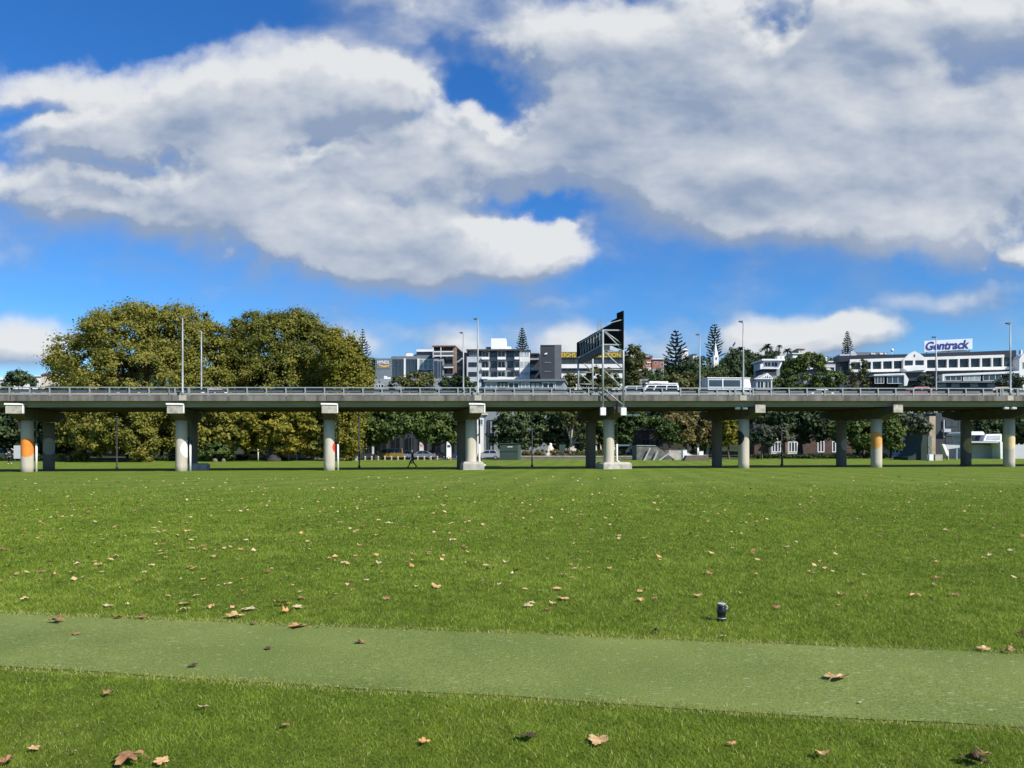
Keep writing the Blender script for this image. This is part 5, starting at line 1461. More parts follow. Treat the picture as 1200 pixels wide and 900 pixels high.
F = Facade(1136, 112, 1178, 112, 'white_kiosk', 'low white modern building with sloping canopy behind the last columns')
F.box('wall', 1138.6, 509.5, 1174, 540, 2, 7, wall_white)
F.poly('roof_wing', [(1137.4, 507), (1139, 505.6), (1152, 505.6), (1154, 508), (1153, 509.8), (1138, 509.8)], 1.2, 7, roof_white)
F.win(1139, 510.2, 1152, 517, 1.97, gl_blue, frame_dark, 2)
F.poly('upper_roof', [(1152.4, 516.6), (1155.6, 508.8), (1173.6, 508.4), (1174, 516.6)], .8, 2, roof_white); F.poly('louvre', [(1156, 515), (1157.6, 510.6), (1172, 510.2), (1172, 515)], .74, .8, wall_lgrey)
F.box('canopy', 1138.6, 517, 1172, 519, -1.4, 2, wall_lgrey); F.poly('fin', [(1172, 517.4), (1175, 518), (1175, 539), (1172.6, 539)], -1.6, 1.9, wall_white)
F.box('panel', 1138.8, 521, 1164, 538.6, .4, 1.9, pm('panel_grey', (.30, .32, .32), .08, 1, .5)); F.box('door', 1169.4, 531.6, 1172.2, 537.4, -.0, .3, wall_navy)
F = Facade(1186, 112, 1240, 112, 'fence', 'pale grey vertical board fence at the right edge under the deck', 'fence')
F.box('panel', 1187.6, 521, 1236, 539, 0, .06, wall_lgrey)
for x in range(1188, 1236, 6): F.box('post', x, 519.8, x + .7, 539.2, .06, .22, wall_white)
# ------------------------------------------------------------------ street behind the park
def strip_on_ground(name, y0, y1, mat, lift, x0=-170, x1=170, n=34):
    mb = MB()
    for i in range(n):
        a = x0 + (x1 - x0) * i / n; b = x0 + (x1 - x0) * (i + 1) / n
        mb.quad((a, y0, HF(a, y0) + lift), (b, y0, HF(b, y0) + lift), (b, y1, HF(b, y1) + lift), (a, y1, HF(a, y1) + lift))
    tag(mb.build(name, mat), kind='structure')
strip_on_ground('road', 121.5, 130, asphalt, .03)
strip_on_ground('pavement', 130.1, 134, concrete, .10)
mb = MB(); mb.box(-170, 170, 130.0, 130.15, .25, .64); tag(mb.build('kerb', concrete), kind='structure')

car_glass = glass_dark('car_glass', (.012, .016, .02), .05)
tyre_m = pm('tyre', (.02, .02, .02), .2, 6, .9); rim_m = pm('rim', (.35, .36, .37), .1, 4, .35, 0, .6)
headl = pm('headlight_glass', (.65, .66, .66), .05, 4, .1); taill = pm('taillight_red', (.42, .02, .02), .1, 4, .25)
def paint(name, c, rough=.3):
    return pm('paint_' + name, c, .06, .8, rough)
SHAPES = {  # lower body outline (x forward), greenhouse outline, length, width, wheel positions
 'hatch': dict(body=[(-1.95, .30), (1.95, .30), (2.0, .55), (1.9, .78), (1.0, .92), (-1.75, .95), (-2.0, .75)], cab=[(1.05, .90), (.35, 1.42), (-1.2, 1.46), (-1.85, .93)], w=1.70, wx=(-1.25, 1.25), r=.31),
 'sedan': dict(body=[(-2.25, .30), (2.2, .30), (2.28, .55), (2.15, .76), (1.1, .90), (-1.55, .93), (-2.25, .90), (-2.32, .6)], cab=[(1.1, .88), (.35, 1.38), (-.95, 1.40), (-1.75, .91)], w=1.76, wx=(-1.4, 1.4), r=.32),
 'van': dict(body=[(-2.35, .32), (2.3, .32), (2.4, .6), (2.3, .95), (1.75, 1.08), (-2.4, 1.08), (-2.42, .6)], cab=[(1.85, 1.06), (1.15, 1.92), (-2.3, 1.96), (-2.4, 1.06)], w=1.78, wx=(-1.45, 1.5), r=.33),
 'suv': dict(body=[(-2.2, .36), (2.15, .36), (2.25, .65), (2.15, .95), (1.15, 1.08), (-2.2, 1.08), (-2.25, .65)], cab=[(1.2, 1.06), (.5, 1.66), (-1.7, 1.70), (-2.2, 1.06)], w=1.85, wx=(-1.35, 1.38), r=.36),
 'ute': dict(body=[(-2.55, .40), (2.4, .40), (2.5, .7), (2.4, .95), (1.4, 1.05), (-.6, 1.05), (-.62, 1.02), (-2.55, 1.02)], cab=[(1.45, 1.03), (.8, 1.68), (-.45, 1.70), (-.62, 1.03)], w=1.82, wx=(-1.55, 1.55), r=.37),
}
def car(kind, name, label, cat, pmat, loc, rz, scale=1.0, group=None, extra=None):
    S = SHAPES[kind]; t = thing(name, label, cat, loc, group, rz); t.scale = (scale,) * 3
    w = S['w']
    mb = MB(); mb.prism([(x, -w / 2, z) for x, z in S['body']], (0, w, 0)); mb.build('body', pmat, t, off=(0, 0, 0), bevel=.07)
    c = S['cab']; z0 = c[0][1]; zt = max(z for _, z in c)
    mb = MB(); n = len(c); ins = lambda z: w / 2 - .04 - .16 * (z - z0) / (zt - z0)
    mb.add([(x, -ins(z), z) for x, z in c] + [(x, ins(z), z) for x, z in c], [tuple(range(n))[::-1], tuple(range(n, 2 * n))] + [(i, (i + 1) % n, n + (i + 1) % n, n + i) for i in range(n)])
    mb.build('cabin', pmat, t, off=(0, 0, 0), bevel=.05)
    f0, f1, r1, r0 = Vector((c[0][0], 0, c[0][1])), Vector((c[1][0], 0, c[1][1])), Vector((c[2][0], 0, c[2][1])), Vector((c[3][0], 0, c[3][1]))
    def sp(u, v): # point on the side: u along bottom-front..rear, v up
        a = f0.lerp(r0, u); b = f1.lerp(r1, u); return a.lerp(b, v)
    cuts = [(.10, .46), (.50, .88)] if kind != 'ute' else [(.16, .84)]
    if kind == 'van': cuts = [(.06, .27), (.31, .62), (.65, .95)]
    for sgn in (-1, 1):
        for u0, u1 in cuts:
            p = [sp(u0, .12), sp(u1, .12), sp(u1, .86), sp(u0, .86)]
            mb = MB(); q = [Vector((a.x, sgn * (ins(a.z) + .006), a.z)) for a in p]; mb.prism(q, (0, sgn * .012, 0)); mb.build('window', car_glass, t, off=(0, 0, 0))
    for a, b, nm, d in ((f0, f1, 'windscreen', 1), (r0, r1, 'rear_window', -1)):
        p0 = a.lerp(b, .14); p1 = a.lerp(b, .9)
        q = [Vector((p0.x, -ins(p0.z) + .1, p0.z)), Vector((p0.x, ins(p0.z) - .1, p0.z)), Vector((p1.x, ins(p1.z) - .1, p1.z)), Vector((p1.x, -ins(p1.z) + .1, p1.z))]
        mb = MB(); mb.prism([v + Vector((d * .008, 0, .004)) for v in q], (d * .014, 0, .008)); mb.build(nm, car_glass, t, off=(0, 0, 0))
    r = S['r']
    for x in S['wx']:
        for sgn in (-1, 1):
            M = Matrix.Translation((x, sgn * (w / 2 - .10), r)) @ Matrix.Rotation(R(90), 4, 'X')
            mb = MB(); mb.lathe([(r * .86, -.115), (r, -.09), (r, .09), (r * .86, .115)], (0, 0, 0), 20); mb.v = [tuple(M @ Vector(v)) for v in mb.v]
            wh = mb.build('tyre', tyre_m, None, off=(0, 0, 0)); wh.name = 'wheel'; wh.parent = t
            mb = MB(); mb.lathe([(r * .60, -.125), (r * .64, 0), (r * .60, .125)], (0, 0, 0), 16); mb.v = [tuple(M @ Vector(v)) for v in mb.v]
            mb.build('rim', rim_m, wh, off=(0, 0, 0))
    xs = [x for x, z in S['body']]; zf = .68 if kind in ('hatch', 'sedan') else .80
    for sgn in (-1, 1):
        mb = MB(); mb.box(max(xs) - .20, max(xs) - .04, sgn * (w / 2 - .40) - .17, sgn * (w / 2 - .40) + .17, zf - .09, zf + .06); mb.build('headlight', headl, t, off=(0, 0, 0), bevel=.02)
        mb = MB(); mb.box(min(xs) + .0, min(xs) + .12, sgn * (w / 2 - .2) - .11, sgn * (w / 2 - .2) + .11, zf, zf + .22); mb.build('taillight', taill, t, off=(0, 0, 0), bevel=.02)
    if extra: extra(t)
    return t
def street_car(px, Y, kind, name, label, cat, pmat, flip=False, scale=1.0):
    x = PX(px, Y); car(kind, name, label, cat, pmat, (x, Y, HF(x, Y) + .035), R(180 if flip else 0) + .02, scale)
silver = paint('silver', (.36, .37, .38)); whitep = paint('white', (.80, .80, .80)); greyp = paint('grey', (.16, .175, .19)); must = paint('mustard', (.22, .15, .025)); bluegrey = paint('bluegrey', (.22, .26, .31)); redp = paint('red', (.42, .045, .05)); blackp = paint('black', (.02, .02, .022)); darkb = paint('darkblue', (.03, .05, .11))
street_car(304, 124, 'hatch', 'parked_car', 'silver parked hatchback left of the massive dark tree trunk', 'car', silver)
street_car(341, 124, 'sedan', 'parked_car', 'silver white parked sedan right of the massive dark tree trunk', 'car', silver, True)
street_car(457, 124, 'van', 'parked_van', 'mustard yellow van parked behind the bollards under the deck', 'van', must, True, .92)
street_car(478, 125, 'hatch', 'parked_car', 'pale blue grey hatchback parked between the mustard van and the walking person', 'car', bluegrey)
street_car(494, 124, 'sedan', 'parked_car', 'dark grey sedan parked right of the walking person', 'car', greyp, True)
street_car(512, 125, 'hatch', 'parked_car', 'white topped black hatchback parked left of the white teardrop flag', 'car', blackp)
street_car(545, 126, 'hatch', 'parked_car', 'dark blue hatchback parked behind the fourth column', 'car', darkb)
street_car(571, 118, 'hatch', 'parked_car', 'grey hatchback parked beside the dark green shed', 'car', paint('midgrey', (.30, .32, .34)), True)
street_car(233, 124, 'sedan', 'parked_car', 'dark sedan parked left of the pale tree trunk', 'car', greyp)
street_car(10, 124, 'van', 'parked_van', 'white van parked at the far left edge under the deck', 'van', whitep)

# vehicles on the deck
def deck_y(q, px):
    s = s_of_px(px, q); return VP(s, q, .22)
def deck_car(px, q, kind, name, label, cat, pmat, flip=False, scale=.9, extra=None):
    b = deck_y(q, px); car(kind, name, label, cat, pmat, b, math.atan2(DV.y, DV.x) + (math.pi if flip else 0), scale, None, extra)
def rack(t):
    mb = MB()
    for x in (-1.6, -.4, .7): mb.box(x, x + .06, -.8, .8, 1.98, 2.05)
    for y in (-.8, .74): mb.box(-2.1, 1.0, y, y + .06, 2.05, 2.11)
    mb.build('roof_rack', white_paint, t, off=(0, 0, 0))
    mb = MB(); mb.box(-2.55, 1.1, -.70, -.30, 2.115, 2.21); mb.build('ladder', white_paint, t, off=(0, 0, 0))
    mb = MB(); mb.box(-1.2, .9, -.1, .55, 2.115, 2.30); mb.build('roof_box', white_paint, t, off=(0, 0, 0), bevel=.02)
    mb = MB(); mb.box(-.35, .0, -.26, -.1, 2.22, 2.34); mb.build('strap', pm('strap_red', (.35, .06, .04), .1, 3, .7), t, off=(0, 0, 0))
deck_car(769, 4.4, 'van', 'work_van', 'white work van with loaded roof rack crossing the viaduct', 'van', whitep, True, .88, rack)
deck_car(738, 5.8, 'suv', 'passenger_car', 'pale blue grey people carrier on the deck behind the gantry leg', 'car', paint('palegrey', (.42, .46, .50)), True, 1.0)
deck_car(957, 4.6, 'sedan', 'passenger_car', 'white car low behind the rail, right of the tall lamp', 'car', whitep, True, .9)
deck_car(1072, .6, 'hatch', 'passenger_car', 'red hatchback seen through the rail before the long white office', 'car', redp, True, .86)
deck_car(258, 4.6, 'sedan', 'passenger_car', 'white car roof just showing over the rail before the big planes', 'car', whitep, False, .9)
deck_car(158, 4.6, 'sedan', 'passenger_car', 'silver car just showing over the rail at the left', 'car', silver, False, .86)
deck_car(1166, .6, 'hatch', 'passenger_car', 'beige hatchback seen through the rail left of the last tall lamp', 'car', paint('beige', (.46, .36, .28)), True, .86)
# box truck
b = deck_y(5.0, 850)
t = thing('box_truck', 'white box truck with long side windows on the viaduct', 'truck', b, None, math.atan2(DV.y, DV.x))
t.scale = (.88,) * 3
mb = MB(); mb.box(-2.4, 1.5, -1.05, 1.05, .7, 2.62); mb.build('body', paint('truckgrey', (.52, .55, .56)), t, off=(0, 0, 0), bevel=.06)
mb = MB(); mb.box(-2.44, 2.5, -1.08, 1.08, 2.625, 2.74); mb.build('roof', whitep, t, off=(0, 0, 0), bevel=.03)
mb = MB(); mb.prism([(1.52, -1.06, .45), (2.55, -1.06, .45), (2.62, -1.06, 1.3), (2.40, -1.06, 2.62), (1.52, -1.06, 2.62)], (0, 2.12, 0)); mb.build('cab', whitep, t, off=(0, 0, 0), bevel=.06)
for x0, x1 in ((-2.2, -.75), (-.6, 1.3)):
    mb = MB(); mb.box(x0, x1, -1.075, -1.052, 1.75, 2.45); mb.build('window', gl_blue, t, off=(0, 0, 0))
mb = MB(); mb.box(-.74, -.62, -1.10, -1.052, .7, 2.62); mb.build('pillar', whitep, t, off=(0, 0, 0))
for x in (-1.6, 1.9):
    for sgn in (-1, 1):
        M = Matrix.Translation((x, sgn * .92, .42)) @ Matrix.Rotation(R(90), 4, 'X')
        mb = MB(); mb.lathe([(.36, -.13), (.42, -.1), (.42, .1), (.36, .13)], (0, 0, 0), 20); mb.v = [tuple(M @ Vector(v)) for v in mb.v]; wh = mb.build('wheel', tyre_m, t, off=(0, 0, 0))
        mb = MB(); mb.lathe([(.25, -.14), (.27, 0), (.25, .14)], (0, 0, 0), 16); mb.v = [tuple(M @ Vector(v)) for v in mb.v]; mb.build('rim', rim_m, wh, off=(0, 0, 0))

# ------------------------------------------------------------------ park furniture
def park_post(px, Y, ytop, label, lantern=True):
    x = PX(px, Y); z = HF(x, Y); h = CZ + (530 - ytop) / FPX * Y - z
    t = thing('park_post', label, 'post', (x, Y, z), 'thin dark posts beside the viaduct')
    mb = MB(); mb.lathe([(.13, 0), (.13, .18), (.075, .22), (.06, h)], (0, 0, 0), 12); mb.build('pole', black_steel, t, off=(0, 0, 0), smooth=True)
    mb = MB(); mb.lathe([(.07, h), (.14, h + .04), (.16, h + .16), (.05, h + .22)], (0, 0, 0), 12); mb.build('lamp_head', black_steel, t, off=(0, 0, 0), smooth=True)
park_post(137, 80, 490, 'thin dark post on the lawn before the drooping plane tree')
park_post(421, 80, 487, 'thin dark post on the lawn right of the red disc column')
park_post(482.5, 98, 508, 'dark post behind the walking person')
park_post(623.5, 82, 486, 'thin dark post on the lawn right of the green shed')
park_post(916, 83, 500, 'thin dark post on the lawn at the small tufted tree')

# bollards along the street
bp = None
for i, px in enumerate(np.arange(428, 538, 7.7)):
    Y = 117.5; x = PX(float(px), Y)
    lb = 'short pale timber bollard in the row between the lawn and the parked cars'
    if bp is None:
        bp = thing('bollard', lb, 'bollard', (x, Y, HF(x, Y)), 'bollards along the street')
        mb = MB(); mb.box(-.10, .10, -.10, .10, -.1, .62); mb.build('post', pm('timber_pale', (.42, .37, .29), .2, 3, .9), bp, off=(0, 0, 0), bevel=.02)
        mb = MB(); mb.box(-.105, .105, -.105, .105, .50, .56); mb.build('band', white_paint, bp, off=(0, 0, 0))
    else:
        c = copy_tree(bp); c.location = (x, Y, HF(x, Y))
# bin
x = PX(81, 108); t = thing('litter_bin', 'black litter bin on the lawn left of the drooping plane tree', 'bin', (x, 108, HF(x, 108)))
mb = MB(); mb.lathe([(.30, 0), (.34, .75), (.36, .78)], (0, 0, 0), 18); mb.build('body', black_steel, t, off=(0, 0, 0), smooth=True)
mb = MB(); mb.lathe([(.37, .78), (.36, .86), (.2, .95), (.05, .98)], (0, 0, 0), 18); mb.build('lid', black_steel, t, off=(0, 0, 0), smooth=True)
# low white bench wall
def block(name, label, cat, px0, px1, py0, Y, depth, mat, bev=.03, ground=True, parts=None):
    a, b = PX(px0, Y), PX(px1, Y); zt = CZ + (530 - py0) / FPX * Y; z = min(HF(a, Y), HF(b, Y))
    t = thing(name, label, cat, ((a + b) / 2, Y, z)); w = b - a; h = zt - z
    return t, w, h
t, w, h = block('planter_bench', 'long white bench block on the lawn edge right of the red disc column', 'bench', 406, 419, 534.6, 112, .5, white_paint)
mb = MB(); mb.box(-w / 2, w / 2, -.3, .3, h * .62, h); mb.build('seat', white_paint, t, off=(0, 0, 0), bevel=.03)
for sx in (-1, 1): 
    mb = MB(); mb.box(sx * w * .38 - .15, sx * w * .38 + .15, -.24, .24, -.1, h * .62); mb.build('leg', wall_lgrey, t, off=(0, 0, 0))
# pale stones
for px, s_, lb in ((252, .35, 'pale boulder on the lawn edge, left of the pair by the dark bush'), (262, .28, 'smaller pale boulder on the lawn edge, right of the pair by the dark bush')):
    x = PX(px, 108); rg = random.Random(px)
    mb = MB(); mb.lathe([(s_ * .9, -.1), (s_, .12), (s_ * .8, .32), (s_ * .3, .46)], (0, 0, 0), 11); mb.v = [(a * rg.uniform(.8, 1.2), b * rg.uniform(.8, 1.2), c * rg.uniform(.85, 1.15)) for a, b, c in mb.v]
    o = mb.build('boulder', concrete, None, off=(0, 0, 0)); o.location = (x, 108, HF(x, 108)); tag(o, lb, 'boulder', 'pale boulders by the bush')
# slim white marker poles
for px, yt, lb in ((338.5, 523, 'slim white pole before the silver white sedan, left of two'), (347.5, 521, 'slim white pole before the silver white sedan, right of two'), (302.5, 524, 'slim white pole before the silver hatchback'), (372, 531, 'short white marker post left of the red disc column')):
    Y = 118; x = PX(px, Y); z = HF(x, Y); hh = CZ + (530 - yt) / FPX * Y - z
    t = thing('marker_pole', lb, 'pole', (x, Y, z), 'white marker poles by the street')
    mb = MB(); mb.tube([(0, 0, -.1), (0, 0, hh)], .09, 10); mb.build('pole', pipe_white, t, off=(0, 0, 0), smooth=True)
    mb = MB(); mb.tube([(0, 0, hh), (0, 0, hh + .06)], .115, 10); mb.build('cap', wall_lgrey, t, off=(0, 0, 0))
# banners
def feather(px, Y, yt, yb, wpx, label, mats, name='feather_flag'):
    x = PX(px, Y); z = HF(x, Y); zt = CZ + (530 - yt) / FPX * Y - z; zb = CZ + (530 - yb) / FPX * Y - z; w = wpx / FPX * Y
    t = thing(name, label, 'flag', (x, Y, z))
    mb = MB(); mb.tube([(-w / 2, 0, -.1), (-w / 2, 0, zt * .8), (-w * .3, 0, zt)], .03, 8); mb.build('pole', galv, t, off=(0, 0, 0))
    n = 10; pts = []
    for i in range(n + 1):
        f = i / n; zz = zb + (zt - zb) * f
        wr = w * (1 if f < .6 else 1 - ((f - .6) / .4) ** 2 * .75); pts.append((zz, wr, .07 * math.sin(f * 5)))
    mb = MB(); vs = []
    for zz, wr, dy in pts: vs += [(-w / 2 + .03, dy * .2, zz), (-w / 2 + wr, dy + .05, zz)]
    mb.add(vs, [(i * 2, i * 2 + 1, i * 2 + 3, i * 2 + 2) for i in range(n)]); 
    o = mb.build('cloth', mats[0], t, off=(0, 0, 0)); md = o.modifiers.new('thickness', 'SOLIDIFY'); md.thickness = .012
    mb = MB(); mb.box(-w * .3, w * .3, -.05, .08, zb + (zt - zb) * .66, zb + (zt - zb) * .78); mb.build('emblem', mats[1], t, off=(0, 0, 0))
    mb = MB(); mb.box(-w / 2 - .25, -w / 2 + .25, -.25, .25, -.02, .05); mb.build('base', black_steel, t, off=(0, 0, 0))
feather(526, 117, 517.5, 536, 5.6, 'white teardrop flag with dark emblem beside the orange cone', (white_paint, black_steel))
feather(494, 130.5, 518, 531, 5, 'pale pink and white banner behind the dark grey sedan', (pm('banner_pale', (.62, .56, .56), .1, 2, .8), pm('banner_rose', (.5, .3, .3), .1, 2, .8)))
feather(438, 131, 518, 532, 4, 'grey white banner behind the left end of the mustard van', (wall_lgrey, wall_slate))
x = PX(525.5, 115.6); t = thing('traffic_cone', 'small orange traffic cone below the white teardrop flag', 'cone', (x, 115.6, HF(x, 115.6)))
mb = MB(); mb.lathe([(.17, .04), (.04, .62), (.03, .64)], (0, 0, 0), 14); mb.build('cone', pm('cone_orange', (.70, .17, .05), .1, 3, .6), t, off=(0, 0, 0), smooth=True)
mb = MB(); mb.box(-.2, .2, -.2, .2, 0, .04); mb.build('base', black_steel, t, off=(0, 0, 0))
mb = MB(); mb.lathe([(.128, .24), (.092, .40)], (0, 0, 0), 14); mb.build('band', white_paint, t, off=(0, 0, 0))
# shed
t, w, h = block('shed', 'dark green flat roofed shed on the lawn edge right of the fourth column', 'shed', 585.5, 607, 519.5, 112, 3, None)
shg = pm('shed_green', (.022, .045, .034), .15, 1, .7)
mb = MB(); mb.box(-w / 2, w / 2, 0, 3, -.2, h - .1); mb.build('wall', shg, t, off=(0, 0, 0))
mb = MB(); mb.box(-w / 2 - .1, w / 2 + .1, -.12, 3.1, h - .098, h + .02); mb.build('roof', shg, t, off=(0, 0, 0))
mb = MB(); mb.box(-w / 2 + .05, w / 2 - .05, -.05, -.003, h * .50, h * .54); mb.build('batten', black_steel, t, off=(0, 0, 0))
mb = MB(); mb.box(-.2, .55, -.03, -.003, h * .76, h * .82); mb.build('sign', wall_lgrey, t, off=(0, 0, 0))
mb = MB(); mb.box(w / 2 + .003, w / 2 + .42, .6, 1.4, -.2, h * .92); mb.build('meter_box', pm('shed_green_pale', (.06, .10, .08), .1, 1, .7), t, off=(0, 0, 0))
# cone tent
x = PX(644.5, 126); t = thing('cone_tent', 'pale cream cone shaped tent behind the hedge under the deck', 'tent', (x, 126, HF(x, 126)))
mb = MB(); mb.lathe([(1.25, 0), (1.22, .7), (.35, 2.15), (.30, 2.2)], (0, 0, 0), 9); mb.build('canopy', wall_cream, t, off=(0, 0, 0))
mb = MB(); mb.lathe([(.24, 2.19), (.26, 2.45), (.1, 2.6)], (.1, 0, 0), 9); mb.build('cap', white_paint, t, off=(0, 0, 0))
t, w, h = block('utility_cabinet', 'dull green utility cabinet right of the cone tent', 'cabinet', 655.5, 662.5, 520.5, 124, 1, None)
mb = MB(); mb.box(-w / 2, w / 2, 0, .8, -.1, h - .06); mb.build('body', pm('cabinet_green', (.035, .065, .045), .15, 1, .6), t, off=(0, 0, 0), bevel=.02)
mb = MB(); mb.box(-w / 2 - .05, w / 2 + .05, -.05, .85, h - .058, h); mb.build('lid', shg, t, off=(0, 0, 0)); mb = MB(); mb.box(-.015, .015, -.02, -.003, .1, h - .1); mb.build('door_gap', black_steel, t, off=(0, 0, 0))
# retaining wall and hedge
t, w, h = block('retaining_wall', 'long low concrete retaining wall behind the lawn under the deck', 'wall', 609, 752, 534.2, 116, .5, None)
mb = MB(); mb.box(-w / 2, w / 2, 0, .4, -.2, h - .12); mb.build('wall', concrete, t, off=(0, 0, 0)); mb = MB(); mb.box(-w / 2, w / 2, -.05, .5, h - .118, h); mb.build('coping', foot_concrete, t, off=(0, 0, 0))
def hedge(label, px0, px1, py0, py1, Y, fol, seed, n=9000):
    a, b = PX(px0, Y), PX(px1, Y); zt = CZ + (530 - py0) / FPX * Y; cx = (a + b) / 2; z = HF(cx, Y)
    t = thing('hedge', label, 'hedge', (cx, Y, z)); L = b - a; lob = []
    m = max(3, int(L / 1.6))
    for i in range(m): lob.append(((-L / 2 + L * (i + .5) / m, .3, (zt - z) * .6), (1.1, .6, (zt - z) * (.38 + .05 * ((i * 7) % 3)))))
    me, cc = crown_mesh('foliage', seed, lob, n, .11, 40 * m // 2, .34, .05, .5, .2); link('foliage', me, t, [fol])
    st = MB(); rg = random.Random(seed)
    for i in range(m): st.tube([(-L / 2 + L * (i + .5) / m, .3, -.1), (-L / 2 + L * (i + .5) / m + rg.uniform(-.2, .2), .3, (zt - z) * .6)], .04, 5)
    st.build('stems', bark_dark, t, off=(0, 0, 0))
hedge('clipped brown green hedge on the retaining wall left of the gantry pier', 612, 672, 527.5, 534, 118, f_brown, 71)
hedge('dull hedge on the retaining wall behind the gantry pier', 674, 752, 527.5, 534, 119, f_oliv, 72)
hedge('low dark hedge in front of the brick villas', 882, 1038, 532.5, 539, 114, f_dark, 73, 16000)
hedge('low dark hedge along the street at the far left', -30, 60, 533, 539, 116, f_dark, 74, 9000)
hedge('dark low hedge left of the silver hatchback along the street', 186, 290, 533.5, 539, 117, f_dark, 75, 9000)
# blue shelter
t, w, h = block('shelter', 'teal roofed open shelter right of the gantry pier', 'shelter', 723, 740, 521, 122, 2, None)
mb = MB(); mb.box(-w / 2, w / 2, -.2, 2.2, h - .22, h); mb.build('roof', pm('roof_teal', (.12, .20, .23), .1, 1, .4), t, off=(0, 0, 0))
for sx in (-1, 1):
    mb = MB(); mb.tube([(sx * (w / 2 - .1), 0, -.1), (sx * (w / 2 - .1), 0, h - .22)], .06, 8); mb.build('post', pm('post_teal', (.10, .26, .32), .1, 2, .5), t, off=(0, 0, 0))
mb = MB(); mb.box(-w / 2, w / 2, 2.0, 2.1, -.1, h - .23); mb.build('back_wall', wall_char, t, off=(0, 0, 0))
# skate ramps
SK = 106.0
def ramp(name, label, pts, Y, depth, mat, mat2=None, rail=True):
    w = [P(px, py, Y) for px, py in pts]; b = Vector((w[0].x, Y, HF(w[0].x, Y)))
    t = thing(name, label, 'ramp', b)
    q = [p - b for p in w]
    mb = MB(); mb.prism([(p.x, 0, p.z) for p in q], (0, depth, 0)); mb.build('body', mat, t, off=(0, 0, 0))
    mb = MB()
    for i in range(1, len(q) - 1):
        mb.prism([(q[i].x, -.03, q[i].z + .003), (q[i + 1].x, -.03, q[i + 1].z + .003), (q[i + 1].x, depth + .03, q[i + 1].z + .003), (q[i].x, depth + .03, q[i].z + .003)], (0, 0, .05))
    if len(q) > 3: mb.build('riding_surface', mat2 or wall_lgrey, t, off=(0, 0, 0))
    if rail:
        mb = MB(); mb.tube([(q[1].x, -.06, q[1].z + .07), (q[2].x, -.06, q[2].z + .07)], .05, 8); mb.build('coping', galv, t, off=(0, 0, 0))
    return t
ramp('skate_ramp', 'long grey skate ramp with sloping right end under the deck', [(746, 540), (746, 522.6), (768, 523.0), (788, 536.5), (791, 540)], SK + 3, 4.0, pm('ramp_side', (.10, .11, .10), .3, 1.5, .8, stain=(.3, .3, .29), stain_amt=.6), foot_concrete)
for i, (x0, x1) in enumerate(((755, 762), (766, 771), (773, 784))):
    Y = SK + 2.6; a, b = P(x0, 540, Y), P(x1, 525 + i * 3, Y); a.z = HF(a.x, Y)
    t = thing('ramp_brace', ['slanted pale timber leaning on the left of the skate ramp', 'slanted pale timber in the middle of the skate ramp side', 'long slanted pale timber at the right of the skate ramp'][i], 'timber', a)
    o = MB(); o.bar((0, 0, 0), b - a, .16, .2); o.build('beam', foot_concrete, t, off=(0, 0, 0)); o = MB(); o.box(-.2, .2, -.2, .2, -.05, .08); o.build('base', foot_concrete, t, off=(0, 0, 0))
ramp('skate_block', 'stepped pale concrete skate block right of the long ramp', [(784, 540), (784, 527.5), (802, 527.5), (802, 540)], SK + 4, 3.0, foot_concrete, concrete, False)
ramp('skate_wall', 'white upright skate wall beside the brown ledge', [(800.5, 540), (800.5, 527.6), (805, 527.6), (805.5, 531), (812, 533.8), (812, 540)], SK + 1, 1.2, white_paint, wall_white, False)
ramp('skate_ledge', 'low brown ledge box on the lawn below the paperbark trees', [(802, 540), (805, 534.2), (830, 533.6), (831.5, 540)], SK - 1, 1.5, pm('ledge_brown', (.14, .115, .085), .2, 2, .9), foot_concrete, False)
ramp('skate_block', 'small white cube on the ledge below the paperbark trees', [(819.5, 534.2), (819.5, 529.2), (824.5, 529.2), (824.5, 534.2)], SK + .2, .6, white_paint, white_paint, False)
x = PX(817.8, 112); t = thing('wrapped_post', 'short white post at the foot of the middle paperbark tree', 'post', (x, 112, HF(x, 112)))
mb = MB(); mb.tube([(0, 0, -.1), (0, 0, 1.7)], .11, 10); mb.build('post', white_paint, t, off=(0, 0, 0), smooth=True); mb = MB(); mb.tube([(0, 0, 1.7), (0, 0, 1.78)], .14, 10); mb.build('cap', wall_lgrey, t, off=(0, 0, 0))
pts = [(1064, 540)]
for i in range(11):
    a = i / 10 * math.pi / 2; pts.append((1064 + 17 * math.sin(a), 536 - 26 * (1 - math.cos(a))))
pts += [(1087, 510), (1087, 540)]
ramp('quarter_pipe', 'tall dark green quarter pipe ramp with concave left side', pts, 104, 4, pm('ramp_green', (.018, .036, .026), .2, 1, .8), shg, False)
t, w, h = block('park_sign', 'grey green double panel sign right of the quarter pipe', 'sign', 1087.6, 1092, 511, 103, .1, None)
mb = MB(); mb.box(-w / 2, w / 2, 0, .12, h * .55, h); mb.build('panel', pm('sign_greygreen', (.12, .15, .13), .1, 1, .7), t, off=(0, 0, 0)); mb = MB(); mb.box(-w / 2, w / 2, 0, .12, h * .12, h * .51); mb.build('panel', pm('sign_greygreen', (.12, .15, .13)), t, off=(0, 0, 0))
for sx in (-1, 1):
    mb = MB(); mb.box(sx * w * .4 - .03, sx * w * .4 + .03, .125, .2, -.1, h); mb.build('post', galv_dull, t, off=(0, 0, 0))
t, w, h = block('concrete_block', 'white concrete block with a grassy tuft beside the quarter pipe', 'block', 1089, 1094, 532.4, 101, .6, None)
mb = MB(); mb.box(-w / 2, w / 2, 0, .6, -.1, h); mb.build('block', white_paint, t, off=(0, 0, 0), bevel=.02); mb = MB(); mb.box(-w / 2 - .05, w / 2 + .05, -.05, .65, -.1, .1); mb.build('base', foot_concrete, t, off=(0, 0, 0))
